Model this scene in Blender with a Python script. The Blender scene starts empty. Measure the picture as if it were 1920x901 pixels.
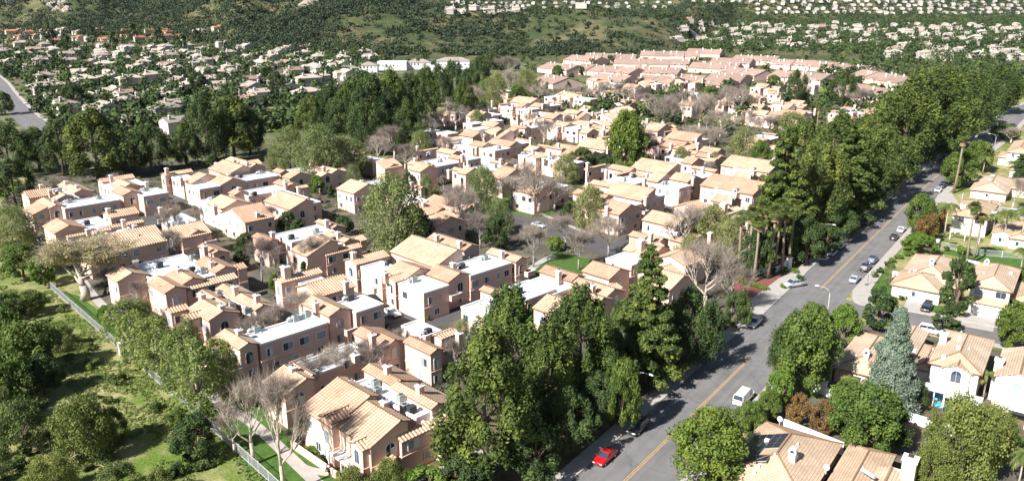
import bpy, math, random
import numpy as np
from mathutils import Vector, Matrix
R = math.radians
rnd = random.Random(7); HAZE = 0.00001
SC = bpy.context.scene
COL = SC.collection
# ---------------------------------------------------------------- camera, sky, sun, exposure
F = 1500.0; CX = 960.0; CY = 450.5; CAM_H = 65.0; PITCH = R(17.05)
cd = bpy.data.cameras.new('camera'); cam = bpy.data.objects.new('camera', cd); COL.objects.link(cam)
cam.location = (0, 0, CAM_H); cam.rotation_euler = (math.pi/2-PITCH, 0, 0)
cd.sensor_width = 36; cd.lens = 36*F/1920; cd.clip_start = 1; cd.clip_end = 20000
SC.camera = cam
SUN_AZ = R(-134.0); SUN_EL = R(40)       # azimuth measured from +Y towards +X
w = bpy.data.worlds.new('World'); SC.world = w; w.use_nodes = True
nt = w.node_tree; nt.nodes.clear()
sky = nt.nodes.new('ShaderNodeTexSky'); sky.sky_type = 'NISHITA'; sky.sun_disc = False
sky.sun_elevation = SUN_EL; sky.sun_rotation = SUN_AZ; sky.altitude = 300
bg = nt.nodes.new('ShaderNodeBackground'); bg.inputs[1].default_value = 0.05
wo = nt.nodes.new('ShaderNodeOutputWorld')
nt.links.new(sky.outputs[0], bg.inputs[0]); nt.links.new(bg.outputs[0], wo.inputs[0])
sd = bpy.data.lights.new('sun', 'SUN'); sd.energy = 5.0; sd.angle = R(0.5); sd.color = (1, .97, .925)
sun = bpy.data.objects.new('sun', sd); COL.objects.link(sun)
sdir = Vector((math.sin(SUN_AZ)*math.cos(SUN_EL), math.cos(SUN_AZ)*math.cos(SUN_EL), math.sin(SUN_EL)))
sun.rotation_euler = sdir.to_track_quat('Z', 'Y').to_euler(); sun.location = (0, 0, 300)
SC.view_settings.view_transform = 'Standard'; SC.view_settings.look = 'None'
SC.view_settings.exposure = 1.12; SC.view_settings.gamma = 1
SC.cycles.max_bounces = 5; SC.cycles.diffuse_bounces = 3; SC.cycles.transmission_bounces = 3
SC.cycles.use_denoising = True

# ---------------------------------------------------------------- measuring helpers
CP, SP = math.cos(PITCH), math.sin(PITCH)
def ray(px, py):
    u = (px-CX)/F; v = (py-CY)/F
    return u, CP - v*SP, -(SP + v*CP)          # x, y, z of the view direction
def G(px, py, z=0.0):
    x, y, dz = ray(px, py); t = (z-CAM_H)/dz
    return Vector((x*t, y*t, z))
def zat(X, Y, py):                              # height over (X,Y) that shows at row py
    v = (py-CY)/F
    return CAM_H - Y*(v*CP+SP)/(CP-v*SP)
def proj(X, Y, Z):
    zc = Y*CP + (CAM_H-Z)*SP
    return CX+F*X/zc, CY+F*((CAM_H-Z)*CP-Y*SP)/zc, zc

# ---------------------------------------------------------------- noise + terrain
def vnoise(x, y, seed=0):
    x = np.asarray(x, float); y = np.asarray(y, float)
    xi = np.floor(x).astype(np.int64); yi = np.floor(y).astype(np.int64)
    fx = x-xi; fy = y-yi; fx = fx*fx*(3-2*fx); fy = fy*fy*(3-2*fy)
    def h(a, b):
        n = (a*374761393 + b*668265263 + seed*974634777) & 0x7fffffff
        n = ((n ^ (n >> 13))*1274126177) & 0x7fffffff
        n = (n ^ (n >> 16)) & 0xffff
        return n/65535.0
    return (h(xi, yi)*(1-fx)+h(xi+1, yi)*fx)*(1-fy) + (h(xi, yi+1)*(1-fx)+h(xi+1, yi+1)*fx)*fy
def fbm(x, y, o=4, seed=0, ridge=False):
    s = 0; a = 1; t = 0
    for i in range(o):
        n = vnoise(x*2**i, y*2**i, seed+i)
        if ridge: n = 1-abs(2*n-1)
        s = s+a*n; t += a; a *= .5
    return s/t
def sst(a, b, x):
    t = np.clip((np.asarray(x, float)-a)/(b-a), 0, 1); return t*t*(3-2*t)
def hillmask(X, Y):
    X = np.asarray(X, float); Y = np.asarray(Y, float)
    az = X/np.maximum(Y, 1)
    foot = np.interp(az, [-.8, -.62, -.45, -.36, -.33, -.1, .05, .15, .21, .27, .8], [1500, 1400, 1250, 1120, 930, 905, 900, 930, 1050, 1700, 2300])
    return foot
def height(X, Y):
    X = np.asarray(X, float); Y = np.asarray(Y, float)
    foot = hillmask(X, Y); d = Y-foot
    az = X/np.maximum(Y, 1)
    plain = np.clip(Y-1000, 0, 1000)*.012 + np.clip(Y-2000, 0, 1e9)*.07
    amp = np.interp(az, [-.8, -.5, -.3, -.2, -.12, -.05, .03, .1, .2, .3, .8], [210, 230, 190, 120, 62, 34, 30, 32, 30, 50, 60])
    wid = np.interp(az, [-.8, -.3, -.15, 0, .2, .8], [700, 620, 420, 260, 240, 500])
    rd = fbm(X/170., Y/210., 4, 5, True)
    hill = amp*sst(0, 1, d/wid)*(.36+1.25*rd**1.8)
    back = np.interp(az, [-.2, -.1, .25, .4], [0, 1, 1, 0])*sst(260, 420, d)*14   # ground behind the low hill drops a little
    z = plain + np.maximum(hill-back, 0)
    return z*sst(0, 60, d+30)*(d > -30) + plain*(1-sst(0, 60, d+30)*(d > -30))
def T(px, py):
    x, y, dz = ray(px, py); ts = np.arange(300., 6000., 6.)
    hit = np.nonzero(CAM_H+dz*ts <= height(x*ts, y*ts))[0]; t = float(ts[hit[0]]) if len(hit) else 6000.
    return Vector((x*t, y*t, float(height(x*t, y*t))))

# ---------------------------------------------------------------- materials
MATS = {}
def mat(name, col, rough=.8, kind=None, **k):
    if name in MATS: return MATS[name]
    m = bpy.data.materials.new(name); m.use_nodes = True; n = m.node_tree.nodes; L = m.node_tree.links
    b = n['Principled BSDF']; b.inputs['Base Color'].default_value = (*col, 1); b.inputs['Roughness'].default_value = rough
    b.inputs['Specular IOR Level'].default_value = k.get('spec', .3)
    b.inputs['Metallic'].default_value = k.get('metal', 0)
    if 'coat' in k: b.inputs['Coat Weight'].default_value = k['coat']
    MATS[name] = m
    def N(t, **p):
        q = n.new(t)
        for a, v in p.items():
            if a.startswith('i_'): q.inputs[int(a[2:])].default_value = v
            else: setattr(q, a, v)
        return q
    def noise(scale, detail=4, co='Object', rough=.6):
        tc = N('ShaderNodeTexCoord'); t = N('ShaderNodeTexNoise'); t.inputs['Scale'].default_value = scale
        t.inputs['Detail'].default_value = detail; t.inputs['Roughness'].default_value = rough
        L.new(tc.outputs[co], t.inputs['Vector']); return t.outputs['Fac']
    def ramp(src, stops):
        r = N('ShaderNodeValToRGB'); L.new(src, r.inputs[0]); e = r.color_ramp.elements
        while len(e) < len(stops): e.new(.5)
        for q, (p, c) in zip(e, stops): q.position = p; q.color = (*c, 1)
        return r.outputs[0]
    def mix(f, a, c, mode='MIX'):
        x = N('ShaderNodeMix', data_type='RGBA', blend_type=mode)
        for s, v in ((0, f), (6, a), (7, c)):
            if hasattr(v, 'links') or isinstance(v, bpy.types.NodeSocket): L.new(v, x.inputs[s])
            elif s == 0: x.inputs[0].default_value = v
            else: x.inputs[s].default_value = (*v, 1)
        return x.outputs[2]
    def bump(src, st, dist=.1):
        q = N('ShaderNodeBump'); q.inputs['Strength'].default_value = st; q.inputs['Distance'].default_value = dist
        L.new(src, q.inputs['Height']); L.new(q.outputs[0], b.inputs['Normal'])
    c = lambda f: tuple(min(1, v*f) for v in col)
    if kind == 'mottle':                                   # weathering: base colour varied by two noises
        v = k.get('v', .12)
        a = ramp(noise(k.get('s', .5), 5), [(.3, c(1-v)), (.7, c(1+v))])
        f2 = ramp(noise(k.get('s2', 6), 3), [(.35, (1-v/2,)*3), (.65, (1, 1, 1))])
        L.new(mix(1.0, a, f2, 'MULTIPLY'), b.inputs['Base Color'])
        if k.get('bump'): bump(noise(k.get('bs', 20), 4), k['bump'])
    if kind == 'rtint':                                    # mottle plus a tint of its own for each object
        oi = N('ShaderNodeObjectInfo'); v = k.get('v', .2)
        a = ramp(oi.outputs['Random'], [(0, c(1-v)), (.5, col), (1, k.get('alt', c(1+v)))])
        f2 = ramp(noise(k.get('s', 1.5), 4), [(.3, (.82, .8, .78)), (.7, (1, 1, 1))])
        L.new(mix(1.0, a, f2, 'MULTIPLY'), b.inputs['Base Color'])
    if kind == 'leaf':
        at = N('ShaderNodeAttribute', attribute_name='tint'); oi = N('ShaderNodeObjectInfo')
        a = ramp(at.outputs['Fac'], [(0, c(.62)), (.5, col), (1, k.get('alt', c(1.45)))])
        v = k.get('v', .16)
        o = ramp(oi.outputs['Random'], [(0, (1-v, 1-v*.6, 1-v)), (1, (1+v, 1+v*.5, 1))])
        cc = mix(1.0, a, o, 'MULTIPLY'); L.new(cc, b.inputs['Base Color'])
        tr = N('ShaderNodeBsdfTranslucent'); L.new(cc, tr.inputs[0])
        ms = N('ShaderNodeMixShader'); ms.inputs[0].default_value = k.get('tr', .22)
        L.new(b.outputs[0], ms.inputs[1]); L.new(tr.outputs[0], ms.inputs[2])
        L.new(ms.outputs[0], n['Material Output'].inputs[0])
    if kind == 'tile':                                     # roof tile courses from the UV map (metres)
        uv = N('ShaderNodeUVMap'); sx = N('ShaderNodeSeparateXYZ'); L.new(uv.outputs[0], sx.inputs[0])
        def frac(src, s):
            mm = N('ShaderNodeMath', operation='MULTIPLY', i_1=s); L.new(src, mm.inputs[0])
            fr = N('ShaderNodeMath', operation='FRACT'); L.new(mm.outputs[0], fr.inputs[0]); return fr.outputs[0]
        fv = frac(sx.outputs[1], 1/k.get('course', .45))
        line = ramp(fv, [(0, (.72, .66, .6)), (.14, (1, 1, 1)), (.9, (1, 1, 1)), (1, (.8, .75, .7))])
        oi = N('ShaderNodeObjectInfo')
        a = ramp(oi.outputs['Random'], [(0, c(.9)), (1, k.get('alt', c(1.08)))])
        br = N('ShaderNodeTexBrick'); L.new(uv.outputs[0], br.inputs[0]); br.inputs['Scale'].default_value = 1
        br.inputs['Brick Width'].default_value = 1.0 if k.get('groove') else .42; br.inputs['Row Height'].default_value = k.get('course', .45)
        br.inputs['Mortar Size'].default_value = k.get('mort', .03)
        br.inputs['Color1'].default_value = (.82, .82, .82, 1); br.inputs['Color2'].default_value = (1, 1, 1, 1); br.inputs['Mortar'].default_value = (.62, .56, .5, 1)
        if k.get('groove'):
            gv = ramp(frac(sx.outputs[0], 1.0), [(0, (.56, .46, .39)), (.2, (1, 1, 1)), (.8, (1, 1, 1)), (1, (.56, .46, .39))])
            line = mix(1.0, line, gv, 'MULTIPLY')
        stain = ramp(noise(.22, 6), [(.35, (.78, .76, .74)), (.62, (1, 1, 1))])
        q = mix(1.0, mix(1.0, a, br.outputs[0], 'MULTIPLY'), stain, 'MULTIPLY')
        L.new(mix(1.0, q, line, 'MULTIPLY'), b.inputs['Base Color'])
        bump(br.outputs[0], .5, .04)
    if kind == 'ground':
        g1 = noise(.035, 8); g2 = noise(.4, 6); g3 = noise(2.5, 5)
        dry = ramp(g2, [(.3, (.15, .13, .05)), (.55, (.34, .30, .15)), (.75, (.13, .10, .05))])
        grn = ramp(g3, [(.25, (.045, .085, .012)), (.6, (.115, .175, .02)), (.8, (.21, .25, .05))])
        f = ramp(g1, [(.44, (0, 0, 0)), (.56, (1, 1, 1))])
        f2 = mix(.5, f, ramp(noise(.16, 6), [(.45, (0, 0, 0)), (.56, (1, 1, 1))]))
        L.new(mix(f2, dry, grn), b.inputs['Base Color']); bump(g3, .6, .3)
    if kind == 'hill':
        tc = N('ShaderNodeTexCoord')
        g1 = noise(.012, 8); g2 = noise(.07, 7)
        dry = ramp(g2, [(.3, (.07, .065, .03)), (.6, (.13, .115, .055)), (.8, (.20, .175, .11))])
        grn = ramp(g2, [(.25, (.025, .036, .012)), (.55, (.045, .062, .02)), (.8, (.09, .115, .03))])
        L.new(mix(ramp(g1, [(.42, (0, 0, 0)), (.56, (1, 1, 1))]), dry, grn), b.inputs['Base Color']); bump(g2, .8, 2)
    if kind == 'asphalt':
        a = ramp(noise(.25, 6), [(.3, c(.85)), (.7, c(1.15))])
        tc = N('ShaderNodeUVMap'); t = N('ShaderNodeTexNoise'); mp = N('ShaderNodeMapping'); mp.inputs[3].default_value = (1.1, .025, 1)
        L.new(tc.outputs[0], mp.inputs[0]); L.new(mp.outputs[0], t.inputs[0]); t.inputs['Scale'].default_value = 1; t.inputs['Detail'].default_value = 5
        s2 = ramp(t.outputs[0], [(.35, (.84, .84, .86)), (.65, (1.0, 1, 1))])
        vo = N('ShaderNodeTexVoronoi', feature='DISTANCE_TO_EDGE'); nz = N('ShaderNodeTexNoise'); nz.inputs['Scale'].default_value = .9; nz.inputs['Detail'].default_value = 4
        t2 = N('ShaderNodeTexCoord'); L.new(t2.outputs['Object'], nz.inputs[0]); ad = N('ShaderNodeVectorMath', operation='ADD'); L.new(t2.outputs['Object'], ad.inputs[0]); L.new(nz.outputs[1], ad.inputs[1])
        L.new(ad.outputs[0], vo.inputs['Vector']); vo.inputs['Scale'].default_value = .11
        ck = ramp(vo.outputs['Distance'], [(0, (.72, .72, .72)), (.012, (1, 1, 1))]); pt = ramp(noise(.045, 2), [(.40, (.88, .88, .88)), (.43, (1, 1, 1))])
        L.new(mix(1.0, mix(1.0, mix(1.0, a, s2, 'MULTIPLY'), ck, 'MULTIPLY'), pt, 'MULTIPLY'), b.inputs['Base Color']); bump(noise(30, 3), .3, .02)
    if kind == 'brick':
        tc = N('ShaderNodeTexCoord'); br = N('ShaderNodeTexBrick'); L.new(tc.outputs['Object'], br.inputs[0]); br.inputs['Scale'].default_value = 1.2
        for nm, f in (('Color1', .8), ('Color2', 1.15), ('Mortar', .6)): br.inputs[nm].default_value = (*c(f), 1)
        L.new(br.outputs[0], b.inputs['Base Color'])
    return m
def M(n): return MATS[n]
mat('stucco', (.66, .465, .375), .9, 'mottle', v=.07, s=.35, bump=.25, bs=14)
mat('stucco_white', (.70, .65, .60), .9, 'mottle', v=.06, s=.4, bump=.2, bs=14)
mat('stucco_rose', (.58, .42, .36), .9, 'mottle', v=.07, s=.4)
mat('stucco_far', (.50, .47, .42), .9, 'rtint', v=.3, alt=(.60, .52, .44))
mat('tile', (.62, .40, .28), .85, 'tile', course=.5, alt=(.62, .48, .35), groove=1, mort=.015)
mat('tile_tan', (.62, .46, .32), .85, 'tile', course=.4, mort=.035, alt=(.62, .50, .38))
mat('roof_far', (.42, .36, .31), .9, 'rtint', v=.35, alt=(.52, .44, .36))
mat('roof_rose', (.31, .215, .175), .9, 'rtint', v=.12, s=.3)
mat('roof_red', (.42, .16, .09), .9, 'rtint', v=.25)
mat('roof_white', (.62, .63, .66), .75, 'mottle', v=.17, s=.22, s2=.9)
mat('trim_white', (.74, .73, .72), .6, 'mottle', v=.05, s=2)
mat('trim_brown', (.42, .20, .12), .8, 'mottle', v=.1)
mat('metal_grey', (.34, .37, .36), .5, 'mottle', v=.15, s=3, metal=.2)
mat('metal_dark', (.05, .05, .055), .5)
mat('duct', (.62, .63, .65), .4, 'mottle', v=.1, s=4, metal=.3)
mat('glass', (.035, .05, .07), .08, spec=.9)
mat('glass_pale', (.28, .33, .36), .15, spec=.9)
mat('solar', (.012, .014, .022), .18, spec=.7)
mat('door_white', (.70, .69, .68), .6, 'mottle', v=.04, s=2)
mat('ground', (.15, .15, .08), .95, 'ground')
mat('hill', (.15, .15, .08), .95, 'hill')
mat('lawn', (.06, .125, .018), .95, 'mottle', v=.35, s=.8, s2=5, bump=.7, bs=14)
mat('planting', (.13, .105, .06), .95, 'mottle', v=.45, s=.5, s2=3, bump=.6, bs=5)
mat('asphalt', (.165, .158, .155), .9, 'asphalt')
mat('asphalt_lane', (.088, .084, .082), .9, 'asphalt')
mat('concrete', (.36, .33, .30), .9, 'mottle', v=.12, s=.6, s2=2)
mat('pavers', (.20, .075, .06), .85, 'brick')
mat('paint_yellow', (.50, .32, .10), .7, 'mottle', v=.2, s=2)
mat('paint_white', (.6, .6, .58), .7, 'mottle', v=.2, s=2)
mat('bark', (.16, .115, .085), .95, 'mottle', v=.3, s=3)
mat('bark_pale', (.42, .36, .30), .9, 'mottle', v=.25, s=3)
mat('bark_palm', (.24, .19, .14), .95, 'mottle', v=.25, s=4)
mat('twig', (.26, .215, .185), .95, 'rtint', v=.22, alt=(.36, .30, .25))
mat('rubber', (.02, .02, .02), .8)
mat('chrome', (.5, .5, .52), .25, metal=.9)
mat('lamp_head', (.6, .6, .58), .5)
mat('pole_grey', (.36, .36, .35), .6)
mat('light_red', (.35, .02, .02), .3); mat('light_clear', (.7, .7, .7), .2)
mat('rock', (.34, .29, .24), .95, 'mottle', v=.3, s=.1)

# ---------------------------------------------------------------- object helpers
def tag(o, label=None, cat=None, group=None, kind=None):
    if label: o['label'] = label
    if cat: o['category'] = cat
    if group: o['group'] = group
    if kind: o['kind'] = kind
    return o
def empty(name, loc=(0, 0, 0), rz=0):
    o = bpy.data.objects.new(name, None); COL.objects.link(o); o.location = loc; o.rotation_euler = (0, 0, rz)
    o.empty_display_size = .5; return o
class MB:
    def __init__(s): s.v = []; s.f = []; s.uv = []; s.mi = []; s.cur = 0
    def add(s, vs, fs, uvs=None):
        k = len(s.v); s.v += [tuple(p) for p in vs]
        for i, f in enumerate(fs):
            s.f.append(tuple(k+j for j in f)); s.mi.append(s.cur)
            s.uv += ([uvs[j] for j in f] if uvs else [(0, 0)]*len(f))
        return s
    def box(s, x0, x1, y0, y1, z0, z1, bottom=True):
        vs = [(x, y, z) for z in (z0, z1) for y in (y0, y1) for x in (x0, x1)]
        fs = [(0, 1, 5, 4), (1, 3, 7, 5), (3, 2, 6, 7), (2, 0, 4, 6), (4, 5, 7, 6)]
        if bottom: fs.append((0, 2, 3, 1))
        return s.add(vs, fs)
    def tube(s, pts, rs, n=6, cap=True):
        rings = []; k0 = len(s.v); pts = [Vector(p) for p in pts]
        for i, p in enumerate(pts):
            d = (pts[min(i+1, len(pts)-1)]-pts[max(i-1, 0)]).normalized()
            a = d.cross(Vector((0, 0, 1)))
            if a.length < .1: a = d.cross(Vector((1, 0, 0)))
            a.normalize(); b = d.cross(a); r = rs[i] if hasattr(rs, '__len__') else rs
            rings.append([p+a*(math.cos(2*math.pi*j/n)*r)+b*(math.sin(2*math.pi*j/n)*r) for j in range(n)])
        vs = [q for g in rings for q in g]; fs = []
        for i in range(len(pts)-1):
            for j in range(n):
                fs.append((i*n+j, i*n+(j+1) % n, (i+1)*n+(j+1) % n, (i+1)*n+j))
        if cap: fs += [tuple(range(n))[::-1], tuple((len(pts)-1)*n+j for j in range(n))]
        return s.add(vs, fs)
    def poly(s, pts, uvs=None): return s.add(pts, [tuple(range(len(pts)))], uvs)
    def build(s, name, mats, parent=None, smooth=False):
        me = bpy.data.meshes.new(name); me.from_pydata(s.v, [], s.f)
        if not isinstance(mats, (list, tuple)): mats = [mats]
        for m in mats: me.materials.append(m if not isinstance(m, str) else M(m))
        if len(mats) > 1: me.polygons.foreach_set('material_index', s.mi)
        ul = me.uv_layers.new(name='UVMap'); ul.data.foreach_set('uv', np.array(s.uv, 'f').ravel())
        if smooth: me.polygons.foreach_set('use_smooth', [True]*len(s.f))
        me.update(); o = bpy.data.objects.new(name, me); COL.objects.link(o)
        if parent: o.parent = parent
        return o
def npmesh(name, V, Fq, m, tint=None, parent=None):
    """V (n,3), Fq (k,4) quads"""
    me = bpy.data.meshes.new(name); V = np.asarray(V, np.float32); Fq = np.asarray(Fq, np.int32); k = Fq.shape[1]
    me.vertices.add(len(V)); me.vertices.foreach_set('co', V.ravel())
    me.loops.add(Fq.size); me.loops.foreach_set('vertex_index', Fq.ravel())
    me.polygons.add(len(Fq)); me.polygons.foreach_set('loop_start', np.arange(0, Fq.size, k, dtype=np.int32))
    if tint is not None:
        a = me.attributes.new('tint', 'FLOAT', 'POINT'); a.data.foreach_set('value', np.asarray(tint, np.float32))
    me.materials.append(M(m) if isinstance(m, str) else m); me.update(); me.validate()
    o = bpy.data.objects.new(name, me); COL.objects.link(o)
    if parent: o.parent = parent
    return o
KIDS = {}
def children(o): return KIDS.get(o.name, [])
def index_kids():
    KIDS.clear()
    for o in COL.objects:
        if o.parent: KIDS.setdefault(o.parent.name, []).append(o)
def copy_tree(o, parent=None, skip=()):
    c = o.copy(); COL.objects.link(c); c.parent = parent
    for ch in children(o):
        if ch.name.split('.')[0] not in skip: copy_tree(ch, c, skip)
    return c
ORD = ['zeroth', 'first', 'second', 'third', 'fourth', 'fifth', 'sixth', 'seventh', 'eighth', 'ninth', 'tenth', 'eleventh', 'twelfth']
def ordn(i):
    if i < 13: return ORD[i]
    return '%d%s' % (i, 'th' if 10 < i % 100 < 14 else {1: 'st', 2: 'nd', 3: 'rd'}.get(i % 10, 'th'))

# ---------------------------------------------------------------- terrain, one sheet from below the camera to beyond the hills
def terrain():
    ys = np.concatenate([np.arange(-300, 750, 30), np.arange(750, 2600, 11), np.arange(2600, 5200, 45)])
    az = np.linspace(-1.25, 1.25, 330)
    Yg, Ag = np.meshgrid(ys, az, indexing='ij')
    W_ = 500+np.maximum(Yg, 0)
    Xg = Ag*W_
    Z = height(Xg, Yg)
    Z = Z + sst(780, 1000, Yg)*0
    V = np.stack([Xg, Yg, Z], -1).reshape(-1, 3); n, m = Xg.shape
    idx = np.arange(n*m).reshape(n, m)
    Fq = np.stack([idx[:-1, :-1], idx[:-1, 1:], idx[1:, 1:], idx[1:, :-1]], -1).reshape(-1, 4)
    o = npmesh('ground', V, Fq, 'ground'); o.data.materials.append(M('hill'))
    yc = Yg[:-1, :-1].ravel(); mi = (yc > 760).astype(np.int32); o.data.polygons.foreach_set('material_index', mi)
    o.data.polygons.foreach_set('use_smooth', np.ones(len(Fq), bool))
    return tag(o, kind='structure')
terrain()
# ---------------------------------------------------------------- roads, pavements and other sheets on the ground
def sheet(name, pts, z, m, kind='structure', label=None, cat=None):
    mb = MB(); mb.poly([(p[0], p[1], z) for p in pts], [(p[0], p[1]) for p in pts]); o = mb.build(name, m); return tag(o, kind=kind)
def offset_line(pts, d):
    out = []
    for i, p in enumerate(pts):
        a = pts[max(i-1, 0)]; b = pts[min(i+1, len(pts)-1)]
        t = Vector((b[0]-a[0], b[1]-a[1])).normalized(); out.append(Vector((p[0]+t.y*d, p[1]-t.x*d)))   # +d = right of travel
    return out
def smooth_line(pts, n=6):
    pts = [Vector(p[:2]) for p in pts]; out = []
    for i in range(len(pts)-1):
        p0 = pts[max(i-1, 0)]; p1 = pts[i]; p2 = pts[i+1]; p3 = pts[min(i+2, len(pts)-1)]
        for k in range(n):
            t = k/n
            out.append(.5*((2*p1)+(p2-p0)*t+(2*p0-5*p1+4*p2-p3)*t*t+(3*p1-p0-3*p2+p3)*t**3))
    out.append(pts[-1]); return out
def ribbon(name, line, d0, d1, z, m, h=None, terr=False, dash=None):
    """a strip between two offsets from a line; with h it is a raised slab (a pavement or a kerb)"""
    a = offset_line(line, d0); b = offset_line(line, d1); mb = MB(); s = 0
    for i in range(len(line)-1):
        L_ = (line[i+1]-line[i]).length
        if dash and int(s/dash) % 2: s += L_; continue
        q = [a[i], b[i], b[i+1], a[i+1]]
        zz = [(float(height(p.x, p.y)) if terr else 0)+z for p in q]
        vs = [(p.x, p.y, c) for p, c in zip(q, zz)]; uv = [(d0, s), (d1, s), (d1, s+L_), (d0, s+L_)]
        if h is None: mb.add(vs, [(0, 1, 2, 3)], uv)
        else:
            lo = [(p.x, p.y, c-h) for p, c in zip(q, zz)]
            mb.add(vs+lo, [(0, 1, 2, 3), (0, 3, 7, 4), (1, 5, 6, 2)]+([(0, 4, 5, 1)] if i == 0 else [])+([(3, 2, 6, 7)] if i == len(line)-2 else []), uv+uv)
        s += L_
    return tag(mb.build(name, m), kind='structure')
def gl(*px): return [G(x, y).xy for x, y in px]
uv_r = Vector((math.sin(R(36)), math.cos(R(36))))       # direction of the main road
c0 = G(1400, 677).xy
main = [c0+uv_r*t for t in (-75, -40, -20, 0, 20, 40, 60, 80, 100, 130, 160)]
cp = [G(1761, 326).xy, G(1800, 296).xy, G(1841, 267).xy, G(1868, 246).xy, G(1895, 222).xy, G(1935, 200).xy, G(2000, 178).xy]
main = smooth_line(main+cp, 4)
ribbon('road', main, -6.1, 6.3, .02, 'asphalt')
def part_line(line, p, q):
    i0 = min(range(len(line)), key=lambda i: (line[i]-p).length); i1 = min(range(len(line)), key=lambda i: (line[i]-q).length)
    return line[min(i0, i1):max(i0, i1)+1]
# junctions on the right side: the kerbs are left open there
side = smooth_line(gl((1545, 567), (1600, 578), (1700, 597), (1780, 611), (1870, 629), (1990, 655)), 4)
side2 = smooth_line(gl((1690, 392), (1750, 390), (1840, 393), (1930, 402), (2050, 415)), 4)
side3 = smooth_line(gl((1850, 250), (1885, 236), (1930, 230), (2050, 225)), 4)
for sl, hw in ((side, 4.6), (side2, 4.6), (side3, 5)): ribbon('side_street', sl, -hw, hw, .014, 'asphalt')
ribbon('kerb', main, -6.35, -6.1, .15, 'concrete', .16)
ribbon('pavement', main, -8.6, -6.353, .146, 'concrete', .16)
jn = [G(1560, 566).xy, G(1700, 396).xy, G(1868, 246).xy]
def seg(line, a, b):
    s = 0; out = []
    for i in range(len(line)):
        if i: s += (line[i]-line[i-1]).length
        if a <= s <= b: out.append(line[i])
    return out
def dense(line, st=2.0):
    out = []
    for i in range(len(line)-1):
        n = max(1, int((line[i+1]-line[i]).length/st))
        out += [line[i].lerp(line[i+1], k/n) for k in range(n)]
    return out+[line[-1]]
dm = dense(main)
def arcpos(p):
    s = 0; best = (1e9, 0)
    for i in range(len(dm)):
        if i: s += (dm[i]-dm[i-1]).length
        d = (dm[i]-p).length
        if d < best[0]: best = (d, s)
    return best[1]
s1_, s2_ = arcpos(G(1411, 664).xy), arcpos(G(1537, 540).xy)
for sg in (seg(dm, 0, s1_), seg(dm, s2_, 1e9)):
    ribbon('road_marking', sg, -.22, -.10, .03, 'paint_yellow'); ribbon('road_marking', sg, .10, .22, .03, 'paint_yellow')
js = sorted(arcpos(p) for p in jn); edges = [0]
for j in js: edges += [j-9, j+9]
edges.append(1e9)
for i in range(0, len(edges), 2):
    sg = seg(dm, edges[i], edges[i+1])
    if len(sg) > 2:
        ribbon('kerb', sg, 6.3, 6.55, .15, 'concrete', .16); ribbon('pavement', sg, 6.553, 8.6, .146, 'concrete', .16)
for sl, hw in ((side, 4.6), (side2, 4.6)):
    sd_ = seg(dense(sl), 12, 1e9)
    ribbon('kerb', sd_, hw, hw+.25, .15, 'concrete', .16); ribbon('kerb', sd_, -hw-.25, -hw, .15, 'concrete', .16)
    ribbon('pavement', sd_, hw+.253, hw+1.7, .146, 'concrete', .16); ribbon('pavement', sd_, -hw-1.7, -hw-.253, .146, 'concrete', .16)
# curved corners of the junction pavements
def corner(px, pts):
    q = [G(x, y).xy for x, y in pts]; mb = MB()
    mb.add([(p.x, p.y, .142) for p in q]+[(p.x, p.y, 0) for p in q], [tuple(range(len(q)))]+[(i, (i+1) % len(q), len(q)+(i+1) % len(q), len(q)+i) for i in range(len(q))])
    tag(mb.build('pavement', 'concrete'), kind='structure')
corner(0, [(1600, 545), (1597, 556), (1601, 566), (1613, 572), (1640, 574), (1665, 577), (1648, 552), (1632, 545), (1660, 505), (1640, 505)])
corner(0, [(1762, 362), (1756, 369), (1761, 377), (1785, 384), (1800, 386), (1792, 374), (1784, 362)])
# town-house lanes and the curving access street
A_ = Vector((math.sin(R(45)), math.cos(R(45)))); B_ = Vector((-A_.y, A_.x))
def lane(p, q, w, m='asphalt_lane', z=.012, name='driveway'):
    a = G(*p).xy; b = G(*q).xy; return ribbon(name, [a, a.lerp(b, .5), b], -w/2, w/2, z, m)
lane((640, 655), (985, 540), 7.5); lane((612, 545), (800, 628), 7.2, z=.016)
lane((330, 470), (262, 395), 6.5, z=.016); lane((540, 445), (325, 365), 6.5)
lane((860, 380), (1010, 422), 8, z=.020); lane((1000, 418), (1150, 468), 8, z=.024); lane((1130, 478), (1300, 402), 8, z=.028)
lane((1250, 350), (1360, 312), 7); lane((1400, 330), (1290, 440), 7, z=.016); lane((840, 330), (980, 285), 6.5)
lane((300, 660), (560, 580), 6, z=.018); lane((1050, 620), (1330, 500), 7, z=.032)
# lawns and planting (each a sheet a few mm above the ground)
lawn_areas = [[(985, 512), (1040, 470), (1090, 482), (1165, 500), (1140, 522), (1080, 530), (1020, 528)],
              [(400, 745), (470, 740), (560, 840), (660, 901), (650, 960), (520, 960), (440, 850)],
              [(100, 540), (150, 555), (420, 760), (380, 760)],
              [(1636, 522), (1662, 508), (1668, 520), (1672, 560), (1650, 552), (1634, 540)],
              [(1752, 470), (1868, 462), (1925, 488), (1925, 510), (1860, 500), (1835, 492)],
              [(900, 355), (1000, 345), (1040, 400), (960, 405)],
              [(1640, 575), (1700, 583), (1712, 590), (1660, 584)], [(1750, 570), (1800, 580), (1786, 600), (1744, 594)],
              [(1690, 640), (1760, 650), (1735, 670), (1680, 660)], [(1770, 790), (1900, 800), (1930, 840), (1800, 815)],
              [(1515, 705), (1545, 700), (1545, 745), (1510, 745)], [(820, 385), (870, 375), (890, 385), (840, 395)]]
for i, a in enumerate(lawn_areas): sheet('lawn', [G(*p) for p in a], .006+.001*i, 'lawn')
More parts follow.
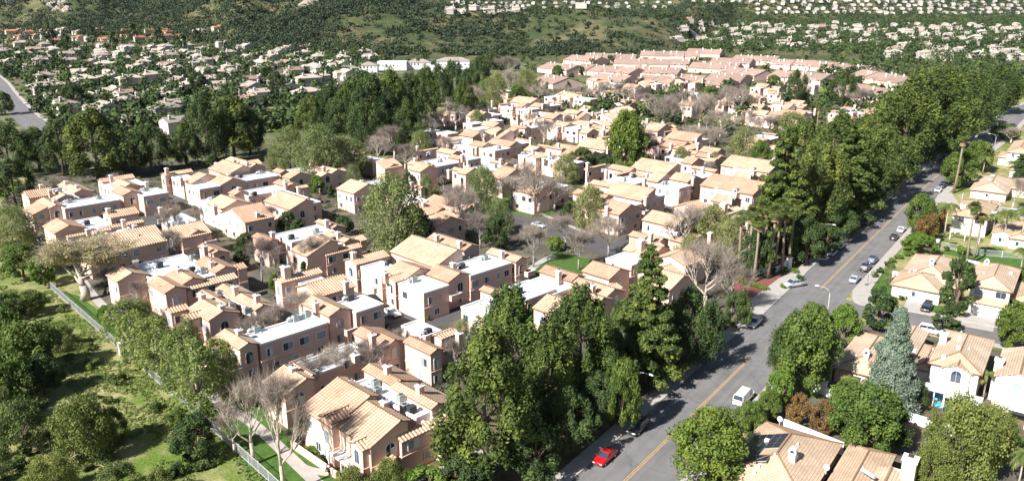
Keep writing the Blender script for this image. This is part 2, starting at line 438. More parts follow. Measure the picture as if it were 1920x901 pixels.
plant_areas = [[(560, 560), (1040, 900), (1120, 860), (1500, 500), (1760, 300), (1700, 290), (1380, 480), (1330, 620), (1000, 720), (830, 930), (760, 960), (1060, 960)]]
sheet('planting_bed', [G(*p) for p in [(1040, 930), (1240, 742), (1395, 590), (1330, 600), (1190, 700), (860, 800), (700, 960)]], .004, 'planting')
sheet('planting_bed', [G(*p) for p in [(1430, 560), (1510, 508), (1640, 385), (1765, 290), (1700, 270), (1560, 340), (1440, 440), (1380, 520)]], .005, 'planting')
sheet('planting_bed', [G(*p) for p in [(560, 790), (640, 850), (760, 930), (700, 960), (600, 880), (545, 830)]], .0055, 'planting')
sheet('planting_bed', [G(*p) for p in [(1640, 690), (1700, 700), (1920, 780), (1920, 880), (1650, 800), (1560, 770)]], .0045, 'planting')
# footpath beside the fence lawn
def path(pts, w, m='concrete', z=.03, name='footpath'): return ribbon(name, smooth_line(gl(*pts), 4), -w/2, w/2, z, m)
path([(150, 520), (185, 565), (265, 640), (400, 745), (470, 790), (560, 872), (640, 950)], 1.9)
path([(560, 872), (600, 884), (760, 905)], 1.5, z=.034); path([(760, 905), (800, 893), (905, 845)], 1.8, z=.038)
path([(995, 505), (1015, 490), (1040, 478)], 2.0); path([(985, 352), (1040, 365), (1075, 372), (1110, 395)], 1.8)
path([(1010, 398), (1060, 420), (1110, 440)], 1.5, z=.036)
# entrance court beside the main road: concrete apron, brick paving
sheet('forecourt', [G(*p) for p in [(1395, 596), (1430, 590), (1482, 541), (1512, 512), (1500, 505), (1460, 522), (1400, 565)]], .148, 'concrete')
sheet('brick_paving', [G(*p) for p in [(1378, 520), (1440, 524), (1468, 515), (1462, 521), (1402, 566), (1370, 560)]], .152, 'pavers')
# driveways of the houses
for i, q in enumerate([[(1702, 556), (1748, 565), (1746, 592), (1692, 582)], [(1812, 580), (1868, 592), (1862, 622), (1800, 610)],
          [(1830, 392), (1875, 388), (1880, 397), (1835, 400)], [(1690, 615), (1712, 612), (1700, 640), (1680, 640)]]):
    sheet('driveway', [G(*p) for p in q], .032+.001*i, 'concrete')
# left suburb: the wide street at the edge of the frame and the cross street
lw = smooth_line([T(-60, 118).xy, T(-14, 148).xy, T(10, 180).xy, T(40, 215).xy, T(72, 240).xy, T(100, 255).xy], 4)
ribbon('far_street', lw, -6, 6, .06, 'asphalt'); ribbon('far_pavement', lw, -8.5, -6.2, .1, 'concrete')
for pts in ([(260, 122), (420, 126), (560, 134), (700, 140)], [(100, 150), (260, 160), (420, 178), (560, 190)], [(150, 210), (300, 215), (460, 225)]):
    ribbon('far_street', smooth_line([T(*p).xy for p in pts], 4), -5, 5, .05, 'asphalt', terr=True)
for pts in ([(1290, 60), (1500, 62), (1700, 66), (1930, 72)], [(1280, 84), (1500, 88), (1750, 92), (1930, 96)]):
    ribbon('far_street', smooth_line([T(*p).xy for p in pts], 6), -6, 6, .1, 'asphalt', terr=True)

# ---------------------------------------------------------------- buildings
CR = {'A': (640, 420, 4.505), 'B': (310, 540, 4.505), 'C': (30, 300, 4.505), 'D': (280, 290, 4.742), 'F': (560, 670, 3.9), 'H': (1100, 290, 5.3),
      'R': (1640, 460, 5.632), 'O': (1380, 740, 4.8), 'G': (180, 430, 5.3), 'E': (480, 390, 6.008), 'I': (620, 560, 5.632), 'J': (640, 290, 6.435),
      'K': (780, 180, 5.647), 'L': (960, 400, 4.506), 'M': (1060, 190, 5.053), 'N': (860, 300, 6.857), 'P': (1680, 230, 6.4375), 'Q': (1680, 350, 6.4375),
      'S': (1540, 580, 4.095), 'T': (1340, 420, 5.007), '0': (0, 0, 1)}
TAN = math.tan(R(21))
def slope(mb, p0, u, v, Lu, Lv, corr, eave=.35, th=.14, per=.6, uvo=0):
    """a tiled slope: p0 lower corner on the wall line, u along the eave, v up the slope (unit vectors); corrugated when corr"""
    u = Vector(u); v = Vector(v); n = u.cross(v); n = n if n.z > 0 else -n
    p0 = Vector(p0)-u*.25-v*eave; Lu += .5; Lv += eave
    k = max(2, int(round(Lu/per)))*4 if corr else 1
    prof = [0, .12, .15, .12]
    vs = []; uvs = []
    for i in range(k+1):
        t = Lu*i/k; hh = th+(prof[i % 4] if corr else 0)
        a = p0+u*t; vs += [a+n*hh, a+v*Lv+n*hh, a, a+v*Lv]; uu = i/4 if corr else t; uvs += [(uu, 0), (uu, Lv), (uu, 0), (uu, Lv)]
    fs = []
    for i in range(k):
        a = i*4; b = a+4; fs += [(a, b, b+1, a+1), (a+2, a+3, b+3, b+2), (a, a+2, b+2, b), (a+1, b+1, b+3, a+3)]
    e = k*4; fs += [(0, 1, 3, 2), (e, e+2, e+3, e+1)]
    mb.add(vs, fs, uvs)
BL = []
class Bld:
    """one building in local metres: x along a, y along b"""
    def __init__(s, name, label, cat, crop, az, origin, group=None, st='stucco', tile='tile', corr=True, far=False):
        s.az = az; s.crop = CR[crop]; s.ea = Vector((math.sin(R(az)), math.cos(R(az)))); s.eb = Vector((-s.ea.y, s.ea.x))
        ox, oy, k = s.crop; g = G(ox+origin[0]/k, oy+origin[1]/k) ; s.o = Vector((g.x, g.y))
        s.root = empty(name, (g.x, g.y, 0), R(90-az)); tag(s.root, label, cat, group)
        s.wall = MB(); s.trim = MB(); s.blocks = []; s.st = st; s.tile = tile; s.corr = corr; s.nw = 0; s.far = far
        BL.append((s.root, s.blocks)); s.roofs = []; s.r = random.Random(hash(label) % 1000 if False else len(label)*7+int(g.x))
    def loc(s, p, z):
        ox, oy, k = s.crop; g = G(ox+p[0]/k, oy+p[1]/k, z).xy-s.o; return g.dot(s.ea), g.dot(s.eb)
    def rect(s, S, E, W, h):
        if h is None: return S[0], S[1], E, W
        x0, y0 = s.loc(S, h); x1, _ = s.loc(E, h); _, y1 = s.loc(W, h)
        if x1 < x0: x0, x1 = x1, x0
        if y1 < y0: y0, y1 = y1, y0
        return x0, max(x1, x0+.8), y0, max(y1, y0+.8)
    def inside(s, x, y, z, me):
        return any(b is not me and b['x0'] < x < b['x1'] and b['y0'] < y < b['y1'] and b['h'] > z-.5 for b in s.blocks)
    def b(s, t, S, E, W, h=6.4, rf=.5, win='auto', base=0, pitch=TAN):
        x0, x1, y0, y1 = s.rect(S, E, W, h)
        if t == 'sb':                                   # W marks the raised upper edge
            lo, hi = .5, 14.
            for _ in range(30):
                d = (lo+hi)/2; _x, yy = s.loc(W, h+d*pitch)
                if yy-y0 > d: lo = d
                else: hi = d
            y1 = y0+d
        if t == 'sa':
            lo, hi = .5, 14.
            for _ in range(30):
                d = (lo+hi)/2; xx, _y = s.loc(E, h+d*pitch)
                if xx-x0 > d: lo = d
                else: hi = d
            x1 = x0+d
        s.m(t, x0, x1, y0, y1, h, rf, win, base, pitch)
    def m(s, t, x0, x1, y0, y1, h, rf=.5, win='auto', base=0, pitch=TAN):
        h += s.r.uniform(-.03, .03); b = dict(t=t, x0=x0, x1=x1, y0=y0, y1=y1, h=h, rf=rf, win=win, base=base, p=pitch); s.blocks.append(b)
        W = s.wall
        if t == 'flat':
            p = .28
            W.add([(x0, y0, base), (x1, y0, base), (x1, y1, base), (x0, y1, base), (x0, y0, h), (x1, y0, h), (x1, y1, h), (x0, y1, h)], [(0, 1, 5, 4), (1, 2, 6, 5), (2, 3, 7, 6), (3, 0, 4, 7)])
            # parapet coping standing proud of the wall, and the sunken roof sheet
            c = MB(); q = .06; zz = h
            for (a0, a1, b0, b1) in ((x0-q, x1+q, y0-q, y0+p), (x0-q, x1+q, y1-p, y1+q), (x0-q, x0+p, y0+p, y1-p), (x1-p, x1+q, y0+p, y1-p)):
                c.box(a0, a1, b0, b1, zz-.34, zz+.04)
            o = c.build('parapet', 'trim_white', s.root)
            f = MB(); f.poly([(x0+p, y0+p, h-.3), (x1-p, y0+p, h-.3), (x1-p, y1-p, h-.3), (x0+p, y1-p, h-.3)]); f.build('flat_roof', 'roof_white', s.root)
            r_ = s.r
            if not s.far:
                for _ in range(int((x1-x0)*(y1-y0)/30)):                       # small roof vents
                    vx, vy = r_.uniform(x0+1, x1-1), r_.uniform(y0+1, y1-1)
                    v = MB(); v.box(vx-.15, vx+.15, vy-.15, vy+.15, h-.31, h+.05); v.build('roof_vent', 'duct', s.root)
        elif t in ('gb', 'ga'):
            mp = (lambda u, v: (u, v)) if t == 'gb' else (lambda u, v: (v, u))
            u0, u1, v0, v1 = (x0, x1, y0, y1) if t == 'gb' else (y0, y1, x0, x1)
            ur = u0+(u1-u0)*rf; zr = h+(ur-u0)*pitch; z1 = zr-(u1-ur)*pitch
            def P(u, v, z): a, b_ = mp(u, v); return (a, b_, z)
            for v in (v0, v1): W.add([P(u0, v, base), P(u1, v, base), P(u1, v, z1), P(ur, v, zr), P(u0, v, h)], [(0, 1, 2, 3, 4)])
            W.add([P(u0, v0, base), P(u0, v1, base), P(u0, v1, h), P(u0, v0, h)], [(0, 1, 2, 3)])
            W.add([P(u1, v0, base), P(u1, v1, base), P(u1, v1, z1), P(u1, v0, z1)], [(0, 1, 2, 3)])
            c = 1/math.sqrt(1+pitch*pitch); rb = MB()
            slope(rb, P(u0, v0, h), P(0, 1, 0), P(c, 0, c*pitch), v1-v0, (ur-u0)/c, s.corr)
            slope(rb, P(u1, v0, z1), P(0, 1, 0), P(-c, 0, c*pitch), v1-v0, (u1-ur)/c, s.corr)
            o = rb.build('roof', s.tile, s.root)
            rc = MB(); rc.tube([P(ur, v0-.25, zr+.17), P(ur, v1+.25, zr+.17)], .14, 6); rc.build('ridge_cap', s.tile, s.root)
            b['top'] = zr
        elif t in ('sa', 'sb', 'sA', 'sB'):    # lean-to: low edge at -a / -b / +a / +b
            ax = t[1].lower(); up = -1 if t[1].isupper() else 1
            mp = (lambda u, v: (u, v)) if ax == 'a' else (lambda u, v: (v, u))
            u0, u1, v0, v1 = (x0, x1, y0, y1) if ax == 'a' else (y0, y1, x0, x1)
            if up < 0: u0, u1 = u1, u0
            zr = h+abs(u1-u0)*pitch
            def P(u, v, z): a, b_ = mp(u, v); return (a, b_, z)
            for v in (v0, v1): W.add([P(u0, v, base), P(u1, v, base), P(u1, v, zr), P(u0, v, h)], [(0, 1, 2, 3)])
            W.add([P(u0, v0, base), P(u0, v1, base), P(u0, v1, h), P(u0, v0, h)], [(0, 1, 2, 3)])
            W.add([P(u1, v0, base), P(u1, v1, base), P(u1, v1, zr), P(u1, v0, zr)], [(0, 1, 2, 3)])
            c = 1/math.sqrt(1+pitch*pitch); rb = MB()
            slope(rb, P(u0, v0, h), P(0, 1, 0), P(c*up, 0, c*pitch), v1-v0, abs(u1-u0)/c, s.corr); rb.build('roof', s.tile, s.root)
            b['top'] = zr
        elif t == 'hip':
            W.add([(x0, y0, base), (x1, y0, base), (x1, y1, base), (x0, y1, base), (x0, y0, h), (x1, y0, h), (x1, y1, h), (x0, y1, h)], [(0, 1, 5, 4), (1, 2, 6, 5), (2, 3, 7, 6), (3, 0, 4, 7)])
            e = .55; X0, X1, Y0, Y1 = x0-e, x1+e, y0-e, y1+e; w = min(X1-X0, Y1-Y0)/2; z0 = h-e*pitch+.16; zr = z0+w*pitch
            A, B, C_, D = (X0, Y0, z0), (X1, Y0, z0), (X1, Y1, z0), (X0, Y1, z0)
            if X1-X0 >= Y1-Y0: r0, r1 = (X0+w, (Y0+Y1)/2, zr), (X1-w, (Y0+Y1)/2, zr)
            else: r0, r1 = ((X0+X1)/2, Y0+w, zr), ((X0+X1)/2, Y1-w, zr)
            rb = MB(); sl = math.sqrt(1+pitch*pitch)
            def face(pts, along):
                zz = z0
                uvs = [((p[0] if along == 'x' else p[1]), (p[2]-zz)*sl/pitch) for p in pts]; rb.poly(pts, uvs)
            if X1-X0 >= Y1-Y0:
                face([A, B, r1, r0], 'x'); face([C_, D, r0, r1], 'x'); face([B, C_, r1], 'y'); face([D, A, r0], 'y')
            else:
                face([A, B, r0], 'x'); face([B, C_, r1, r0], 'y'); face([C_, D, r1], 'x'); face([D, A, r0, r1], 'y')
            lo = [(p[0], p[1], z0-.16) for p in (A, B, C_, D)]
            rb.add([A, B, C_, D]+lo, [(0, 4, 5, 1), (1, 5, 6, 2), (2, 6, 7, 3), (3, 7, 4, 0), (4, 7, 6, 5)])
            rb.build('roof', s.tile, s.root)
            if not s.far:
                rc = MB()
                prs = [(r0, r1)]+([(A, r0), (D, r0), (B, r1), (C_, r1)] if X1-X0 >= Y1-Y0 else [(A, r0), (B, r0), (C_, r1), (D, r1)])
                for p, q in prs:
                    if (Vector(p)-Vector(q)).length > .3: rc.tube([Vector(p)+Vector((0, 0, .03)), Vector(q)+Vector((0, 0, .03))], .13, 5)
                rc.build('ridge_cap', s.tile, s.root)
            b['top'] = zr
        return b
    def window(s, x, y, z, w, h, face, arch=False, shade=False):
        """face: 'a' (looking along -x), 'b' (looking along -y); A/B the opposite sides"""
        sg = -1 if face in 'ab' else 1; ax = face.lower()
        def P(u, zz, d): return (x+sg*d, y+u, zz) if ax == 'a' else (x+u, y+sg*d, zz)
        fr = MB(); n = 10
        def outline(w, h, z):
            pts = [(-w/2, z), (w/2, z)]
            if arch: pts += [(w/2*math.cos(math.pi*i/n), z+h-w/2+w/2*math.sin(math.pi*i/n)) for i in range(n+1)]
            else: pts += [(w/2, z+h), (-w/2, z+h)]
            return pts
        o = outline(w+.26, h+.26, z-.13); k = len(o)
        fr.add([P(u, zz, .002) for u, zz in o]+[P(u, zz, .09) for u, zz in o], [tuple(range(k, 2*k))]+[(i, (i+1) % k, k+(i+1) % k, k+i) for i in range(k)])
        wo_ = fr.build('window', 'trim_white' if s.r.random() < .75 else 'stucco', s.root)
        p = MB(); i_ = outline(w, h, z); mid = w*.03
        p.add([P(u, zz, .094) for u, zz in i_], [tuple(range(len(i_)))]); 
        pn = p.build('pane', 'glass' if s.r.random() < .6 else 'glass_pale', wo_)
        if not s.far:
            mu = MB(); mu.add([P(-.04, z, .10), P(.04, z, .10), P(.04, z+h, .10), P(-.04, z+h, .10)], [(0, 1, 2, 3)])
            if s.r.random() < .7: mu.add([P(.04, z+.02, .098), P(w/2-.03, z+.02, .098), P(w/2-.03, z+(h-w/2 if arch else h)-.02, .098), P(.04, z+(h-w/2 if arch else h)-.02, .098)], [(0, 1, 2, 3)])
            mu.build('blind', 'glass_pale' if s.r.random() < .6 else 'trim_white', wo_)
        s.nw += 1
    def garage(s, x, y, w, h, face):
        sg = -1 if face in 'ab' else 1; ax = face.lower()
        def P(u, zz, d): return (x+sg*d, y+u, zz) if ax == 'a' else (x+u, y+sg*d, zz)
        g = MB(); nr = 4
        for i in range(nr):
            z0 = .05+h*i/nr; z1 = .05+h*(i+1)/nr-.04
            vs = [P(-w/2, z0, .0), P(w/2, z0, 0), P(w/2, z1, 0), P(-w/2, z1, 0), P(-w/2, z0, .06), P(w/2, z0, .06), P(w/2, z1, .06), P(-w/2, z1, .06)]
            g.add(vs, [(4, 5, 6, 7), (0, 1, 5, 4), (1, 2, 6, 5), (2, 3, 7, 6), (3, 0, 4, 7)])
        g.build('garage_door', 'door_white', s.root)
    def auto_windows(s, low=True):
        r = s.r
        for b in s.blocks:
            if b['win'] == 'none': continue
            for face in 'abAB':
                if face == 'a': L0, L1, fx = b['y0'], b['y1'], b['x0']
                elif face == 'A': L0, L1, fx = b['y0'], b['y1'], b['x1']
                elif face == 'b': L0, L1, fx = b['x0'], b['x1'], b['y0']
                else: L0, L1, fx = b['x0'], b['x1'], b['y1']
                if face in 'AB' and s.far: continue
                sg = -1 if face in 'ab' else 1
                L_ = L1-L0
                def clear(t, z, w=1.2):
                    for dt in (-w/2-.15, 0, w/2+.15):
                        q = (fx+sg*.35, t+dt) if face.lower() == 'a' else (t+dt, fx+sg*.35)
                        if s.inside(q[0], q[1], z, b): return False
                    return True
                def at(t): return (fx, t) if face.lower() == 'a' else (t, fx)
                gable_end = (b['t'] == 'gb' and face in 'bB') or (b['t'] == 'ga' and face in 'aA')
                hh = b['h']
                if L_ < 2 or hh < 4:
                    if hh < 4 and L_ > 3 and clear((L0+L1)/2, 1.5): s.window(*at((L0+L1)/2), 1.0, 1.3, 1.1, face)
                    continue
                if gable_end and L_ < 9:
                    t = (L0+L1)/2
                    if clear(t, 4.2, 1.6): s.window(*at(t), 3.4, min(1.5, L_*.4), 2.1, face, arch=True)
                else:
                    n = max(1, int(L_/2.9))
                    for i in range(n):
                        t = L0+L_*(i+.5)/n+r.uniform(-.3, .3)
                        if r.random() < .1: continue
                        w_ = r.choice((1.0, 1.4, 1.5, 1.9))
                        if clear(t, 4.3, w_) and L0+w_/2+.3 < t < L1-w_/2-.3: s.window(*at(t), 3.65, w_, 1.4, face)
                if low:
                    if face.lower() == 'a' and L_ > 6 and b['t'] == 'flat':
                        n = int(L_/5.6)
                        for i in range(n):
                            t = L0+L_*(i+.5)/n
                            if clear(t, 1.2, 4.6): s.garage(*at(t), 4.6, 2.2, face)
                    else:
                        n = max(1, int(L_/4.5))
                        for i in range(n):
                            t = L0+L_*(i+.5)/n+r.uniform(-.4, .4)
                            if clear(t, 1.4): s.window(*at(t), .9, 1.2, 1.25, face)
    def chimney(s, p, z=8.6, w=.95, base=5.5, col=None, white=False):
        x, y = s.loc(p, z) if p[0] > -900 else (0, 0)
        s.chim(x, y, z, w, base, col)
    def chim(s, x, y, z=8.6, w=.95, base=5.5, col=None):
        c = MB(); c.box(x-w/2, x+w/2, y-w/2, y+w/2, base, z-.3); o = c.build('chimney', col or s.st, s.root)
        k = MB(); q = w/2+.14; k.box(x-q, x+q, y-q, y+q, z-.3, z-.06); k.box(x-w*.3, x+w*.3, y-w*.3, y+w*.3, z-.06, z+.16); k.build('chimney_cap', 'trim_white', o)
        d = MB(); d.box(x-w*.2, x+w*.2, y-w*.2, y+w*.2, z+.161, z+.3); d.build('flue', 'metal_dark', o)
    def ac(s, p, h=6.1, dark=False, duct=True):
        x, y = s.loc(p, h+.6); s.acm(x, y, h, dark, duct)
    def acm(s, x, y, h=6.1, dark=False, duct=True):
        c = MB(); c.box(x-.62, x+.62, y-.5, y+.5, h+.15, h+1.15); c.box(x-.7, x+.7, y-.58, y+.58, h-.05, h+.14)
        o = c.build('air_conditioner', 'metal_grey' if not dark else 'metal_dark', s.root)
        g = MB(); n = 12; g.poly([(x+.36*math.cos(2*math.pi*i/n), y+.36*math.sin(2*math.pi*i/n), h+1.156) for i in range(n)]); g.build('fan_grille', 'metal_dark', o)
        if duct:
            d = MB(); d.tube([(x-.6, y+.1, h+.7), (x-1.2, y+.15, h+.85), (x-1.55, y+.2, h+.6), (x-1.6, y+.2, h-.2)], .26, 8); d.build('duct', 'duct', o)
    def balcony(s, p, w=2.6, d=1.1, face='b', z=3.1):
        x, y = s.loc(p, z+1); m_ = MB()
        if face == 'b': m_.box(x, x+w, y-d, y-d+.15, z, z+1.05); m_.box(x, x+.15, y-d+.15, y, z, z+1.05); m_.box(x+w-.15, x+w, y-d+.15, y, z, z+1.05); m_.box(x, x+w, y-d, y, z-.2, z-.002)
        else: m_.box(x-d, x-d+.15, y, y+w, z, z+1.05); m_.box(x-d+.15, x, y, y+.15, z, z+1.05); m_.box(x-d+.15, x, y+w-.15, y+w, z, z+1.05); m_.box(x-d, x, y, y+w, z-.2, z-.002)
        o = m_.build('balcony', s.st, s.root)
        c = MB()
        if face == 'b': c.box(x-.05, x+w+.05, y-d-.06, y-d+.2, z+1.053, z+1.13)
        else: c.box(x-d-.06, x-d+.2, y-.05, y+w+.05, z+1.053, z+1.13)
        c.build('railing', 'trim_white', o)
    def belt(s):
        m_ = MB()
        for b in s.blocks:
            if b['h'] < 5 or b['base'] > 0: continue
            for face, (x0, x1, y0, y1) in (('a', (b['x0']-.14, b['x0']-.001, b['y0'], b['y1'])), ('b', (b['x0']-.14, b['x1'], b['y0']-.14, b['y0']-.001))):
                L_ = (y1-y0) if face == 'a' else (x1-x0)
                n = max(1, int(L_/1.0))
                for i in range(n):
                    if face == 'a': q = (x0, x1, y0+L_*i/n, y0+L_*(i+1)/n)
                    else: q = (x0+L_*i/n, x0+L_*(i+1)/n, y0, y1)
                    cx, cy = (q[0]+q[1])/2, (q[2]+q[3])/2
                    if face == 'a': cx -= .3
                    else: cy -= .3
                    if not s.inside(cx, cy, 2.6, b): m_.box(*q, 2.78, 3.02)
        if m_.v: m_.build('string_course', s.st, s.root)
    def done(s, low=True):
        s.auto_windows(low)
        if not s.far: s.belt()
        s.wall.build('wall', s.st, s.root)
        index_kids(); return s.root
TG = 'tan stucco town houses with tiled gables and white flat roofs'
def town(crop, origin, label, **k): return Bld('town_house', label, 'town house', crop, 45, origin, TG, **k)
# ---- the town house blocks near the camera, measured corner by corner in enlarged crops of the photograph
bA = town('A', (790, 800), 'central town house block, wide tiled roof behind two white flat roofs with air conditioners')
bA.b('flat', (1090, 435), (1450, 325), (865, 360), 6.5)
bA.b('gb', (1475, 320), (1565, 290), (1240, 240), 6.5)
bA.b('flat', (695, 583), (900, 512), (470, 500), 6.4)
bA.b('gb', (545, 465), (755, 385), (380, 400), 6.5)
bA.b('ga', (455, 488), (560, 450), (368, 458), 6.3)
bA.b('gb', (905, 490), (1095, 430), (690, 425), 6.3)
bA.b('gb', (790, 365), (1010, 290), (390, 240), 6.9, rf=.8)
bA.b('ga', (125, 345), (400, 270), (20, 310), 6.6)
bA.b('flat', (340, 428), (500, 370), (145, 362), 6.3)
bA.b('gb', (1035, 225), (1170, 190), (735, 122), 6.8)
bA.b('flat', (900, 300), (1035, 255), (640, 150), 6.0)
for p, z in (((100, 232), 9.2), ((815, 190), 9.2), ((945, 322), 8.2), ((805, 88), 9), ((1000, 138), 9), ((1355, 222), 8.6), ((372, 405), 8)): bA.chimney(p, z)
for p, d in (((395, 318), 1), ((612, 465), 0), ((1020, 350), 1), ((1215, 280), 0), ((725, 150), 0), ((880, 190), 0)): bA.ac(p, 6.2, d)
bA.balcony((905, 600), 3.0, 1.0); bA.balcony((1545, 400), 2.5, 1.2); bA.balcony((300, 540), 1.2, .8, 'a')
bA.done()

bB = town('B', (1090, 620), 'long town house wing with one white flat roof between two small gables')
bB.b('flat', (800, 470), (1378, 290), (640, 395), 6.4)
bB.b('gb', (630, 515), (775, 470), (385, 415), 6.5)
bB.b('sa', (375, 578), (585, 505), (260, 520), 4.9)
bB.b('gb', (1385, 240), (1575, 190), (1155, 132), 6.5)
bB.b('flat', (1610, 205), (1845, 130), (1430, 125), 6.3)
for p, z in (((620, 345), 8.4), ((1270, 115), 8.6)): bB.chimney(p, z)
for p, d in (((770, 345), 0), ((1100, 250), 0), ((1560, 75), 1), ((1200, 215), 0)): bB.ac(p, 6.1, d)
bB.balcony((490, 700), 3.0, 1.2); bB.balcony((1510, 350), 2.4, 1.0)
bB.done()

bG = town('G', (1000, 900), 'town house with stepped tiled gables round a narrow roof well full of machines')
bG.b('gb', (1225, 790), (1380, 745), (735, 740), 6.4)
bG.b('gb', (1125, 905), (1420, 830), (870, 800), 6.4)
bG.b('ga', (930, 895), (1200, 790), (850, 860), 6.2)
bG.b('ga', (745, 830), (880, 760), (705, 790), 6.0)
bG.b('flat', (1560, 820), (1640, 790), (1120, 650), 6.2)
bG.b('gb', (1590, 800), (1790, 740), (1200, 590), 6.8, rf=.35)
bG.b('gb', (1010, 640), (1120, 610), (800, 740), 6.4)
for p, z in (((1055, 635), 8.8), ((1245, 745), 8.6), ((1380, 560), 9.2), ((1595, 645), 9.2)): bG.chimney(p, z)
for p, d in (((1225, 630), 0), ((1245, 690), 1), ((1350, 750), 0), ((1500, 800), 0)): bG.ac(p, 6.1, d, duct=False)
bG.done()

bG2 = town('G', (500, 700), 'town house with a dark arched window in its end wall beside the leaning yellow willow')
bG2.b('gb', (215, 520), (430, 400), (80, 460), 6.4)
bG2.b('flat', (560, 500), (1000, 310), (420, 340), 6.2)
bG2.b('gb', (690, 630), (860, 560), (500, 530), 6.4)
bG2.b('gb', (860, 550), (1040, 480), (640, 470), 6.5)
bG2.b('ga', (665, 615), (780, 570), (615, 580), 6.1)
bG2.b('sb', (905, 605), (1385, 470), (860, 560), 5.4)
bG2.b('flat', (1060, 480), (1180, 440), (860, 360), 6.1)
bG2.b('gb', (1190, 435), (1400, 390), (990, 335), 6.5)
bG2.b('ga', (1410, 400), (1500, 380), (1320, 370), 6.2)
bG2.b('gb', (1170, 240), (1420, 250), (975, 180), 6.4, rf=.3)
for p, z in (((390, 305), 8.6), ((820, 380), 8.4), ((1145, 315), 8.4), ((1080, 160), 8.4)): bG2.chimney(p, z)
for p, d in (((632, 345), 1), ((960, 275), 0), ((955, 395), 1), ((1060, 400), 0)): bG2.ac(p, 6.1, d)
bG2.done()

bF = town('F', (700, 700), 'nearest town house, large tiled roof with a sunken row of air conditioners')
bF.b('gb', (525, 655), (835, 550), (262, 480), 6.2, rf=.8)
bF.b('gb', (250, 510), (500, 330), (35, 360), 6.3, rf=.85)
q_ = bF.blocks[0]; bF.m('ga', q_['x0']-1.1, q_['x0']+6.5, q_['y1']-1.2, q_['y1']+1.7, 7.2)
bF.m('ga', q_['x0']-1.0, q_['x0']+3.2, q_['y0']+.5, q_['y0']+3.2, 6.0)
bF.b('sb', (752, 612), (1110, 455), (692, 580), 5.5)
bF.b('sa', (600, 830), (755, 755), (520, 780), 2.7)
bF.b('flat', (860, 440), (980, 385), (450, 165), 6.0, win='none')
bF.b('gb', (975, 372), (1190, 290), (705, 208), 6.7, rf=.2)
bF.b('gb', (700, 207), (900, 140), (455, 95), 6.8, rf=.25)
bF.b('flat', (1040, 540), (1120, 510), (860, 450), 5.2, win='none')
for p, z in (((375, 165), 8.6), ((628, 312), 8.9), ((648, 55), 8.8), ((885, 198), 8.7)): bF.chimney(p, z)
for p, d in (((562, 185), 0), ((750, 290), 0), ((575, 240), 0), ((775, 360), 0), ((825, 375), 1)): bF.ac(p, 5.75, d, duct=False)
bF.done()

bI = town('I', (800, 640), 'two small town house gables before a white flat roof, behind the nearest house')
bI.b('flat', (1000, 395), (1190, 340), (560, 345), 5.6)
bI.b('gb', (405, 440), (800, 400), (232, 370), 6.3, rf=.3)
bI.b('gb', (560, 530), (800, 450), (445, 455), 5.8, rf=.5)
bI.b('gb', (1055, 585), (1170, 540), (780, 455), 6.4, rf=.55)
bI.b('ga', (1170, 420), (1330, 350), (1100, 385), 5.6)
bI.chimney((438, 370), 8.8); bI.chimney((1355, 355), 8.6); bI.chimney((260, 580), 7); bI.ac((1030, 340), 5.4, True)
bI.done()

bY = town('B', (1350, 800), 'town house with grey white flat roof veiled by bare trees, behind the nearest house')
bY.b('flat', (1180, 760), (1740, 560), (1030, 655), 4.6)
bY.b('gb', (1120, 830), (1240, 770), (700, 830), 5.9, rf=.95)
bY.b('gb', (1010, 905), (1180, 780), (705, 835), 5.8, rf=.8)
bY.chimney((1075, 660), 8.2); bY.chimney((1600, 560), 6.4); bY.ac((1260, 720), 4.3, False)
bY.done()

bW = town('A', (1400, 800), 'white walled flat roofed town house half hidden behind the nearest roadside pines')
bW.b('flat', (1200, 770), (1330, 640), (940, 720), 6.4)
bW.b('flat', (1560, 640), (1800, 540), (1430, 520), 6.2)
bW.b('gb', (1260, 585), (1330, 560), (1215, 540), 6.0)
bW.ac((1500, 560), 6); bW.done()

bC = town('C', (600, 520), 'leftmost town house block, long white roof before small gables under the dark pines')
bC.b('flat', (410, 410), (885, 335), (330, 365), 6.4)
bC.b('gb', (280, 410), (405, 390), (175, 350), 6.4)
bC.b('sa', (140, 465), (290, 410), (100, 410), 5.2)
bC.b('gb', (905, 300), (1075, 285), (840, 255), 6.5)
bC.b('flat', (1075, 308), (1278, 268), (985, 265), 6.3)
bC.b('ga', (110, 325), (280, 265), (70, 285), 6.3)
bC.b('gb', (295, 330), (430, 290), (110, 380), 6.5, rf=.6)
bC.b('gb', (890, 245), (1060, 225), (810, 205), 6.8)
bC.b('gb', (495, 280), (720, 290), (370, 210), 6.6, rf=.4)
bC.b('flat', (470, 330), (500, 300), (330, 240), 6.2)
bC.b('ga', (730, 190), (1005, 150), (675, 175), 6.6)
bC.b('flat', (830, 250), (1110, 200), (740, 200), 6.2)
for p, z in (((210, 205), 8.6), ((420, 175), 8.6), ((515, 210), 8.6), ((800, 125), 9.2), ((1100, 180), 8.6), ((325, 335), 8.2), ((285, 250), 8.4)): bC.chimney(p, z)
for p, d in (((450, 345), 0), ((700, 315), 0), ((1095, 245), 0), ((370, 250), 0)): bC.ac(p, 6.1, d)
bC.balcony((190, 530), 3, 1.2)
bC.done()

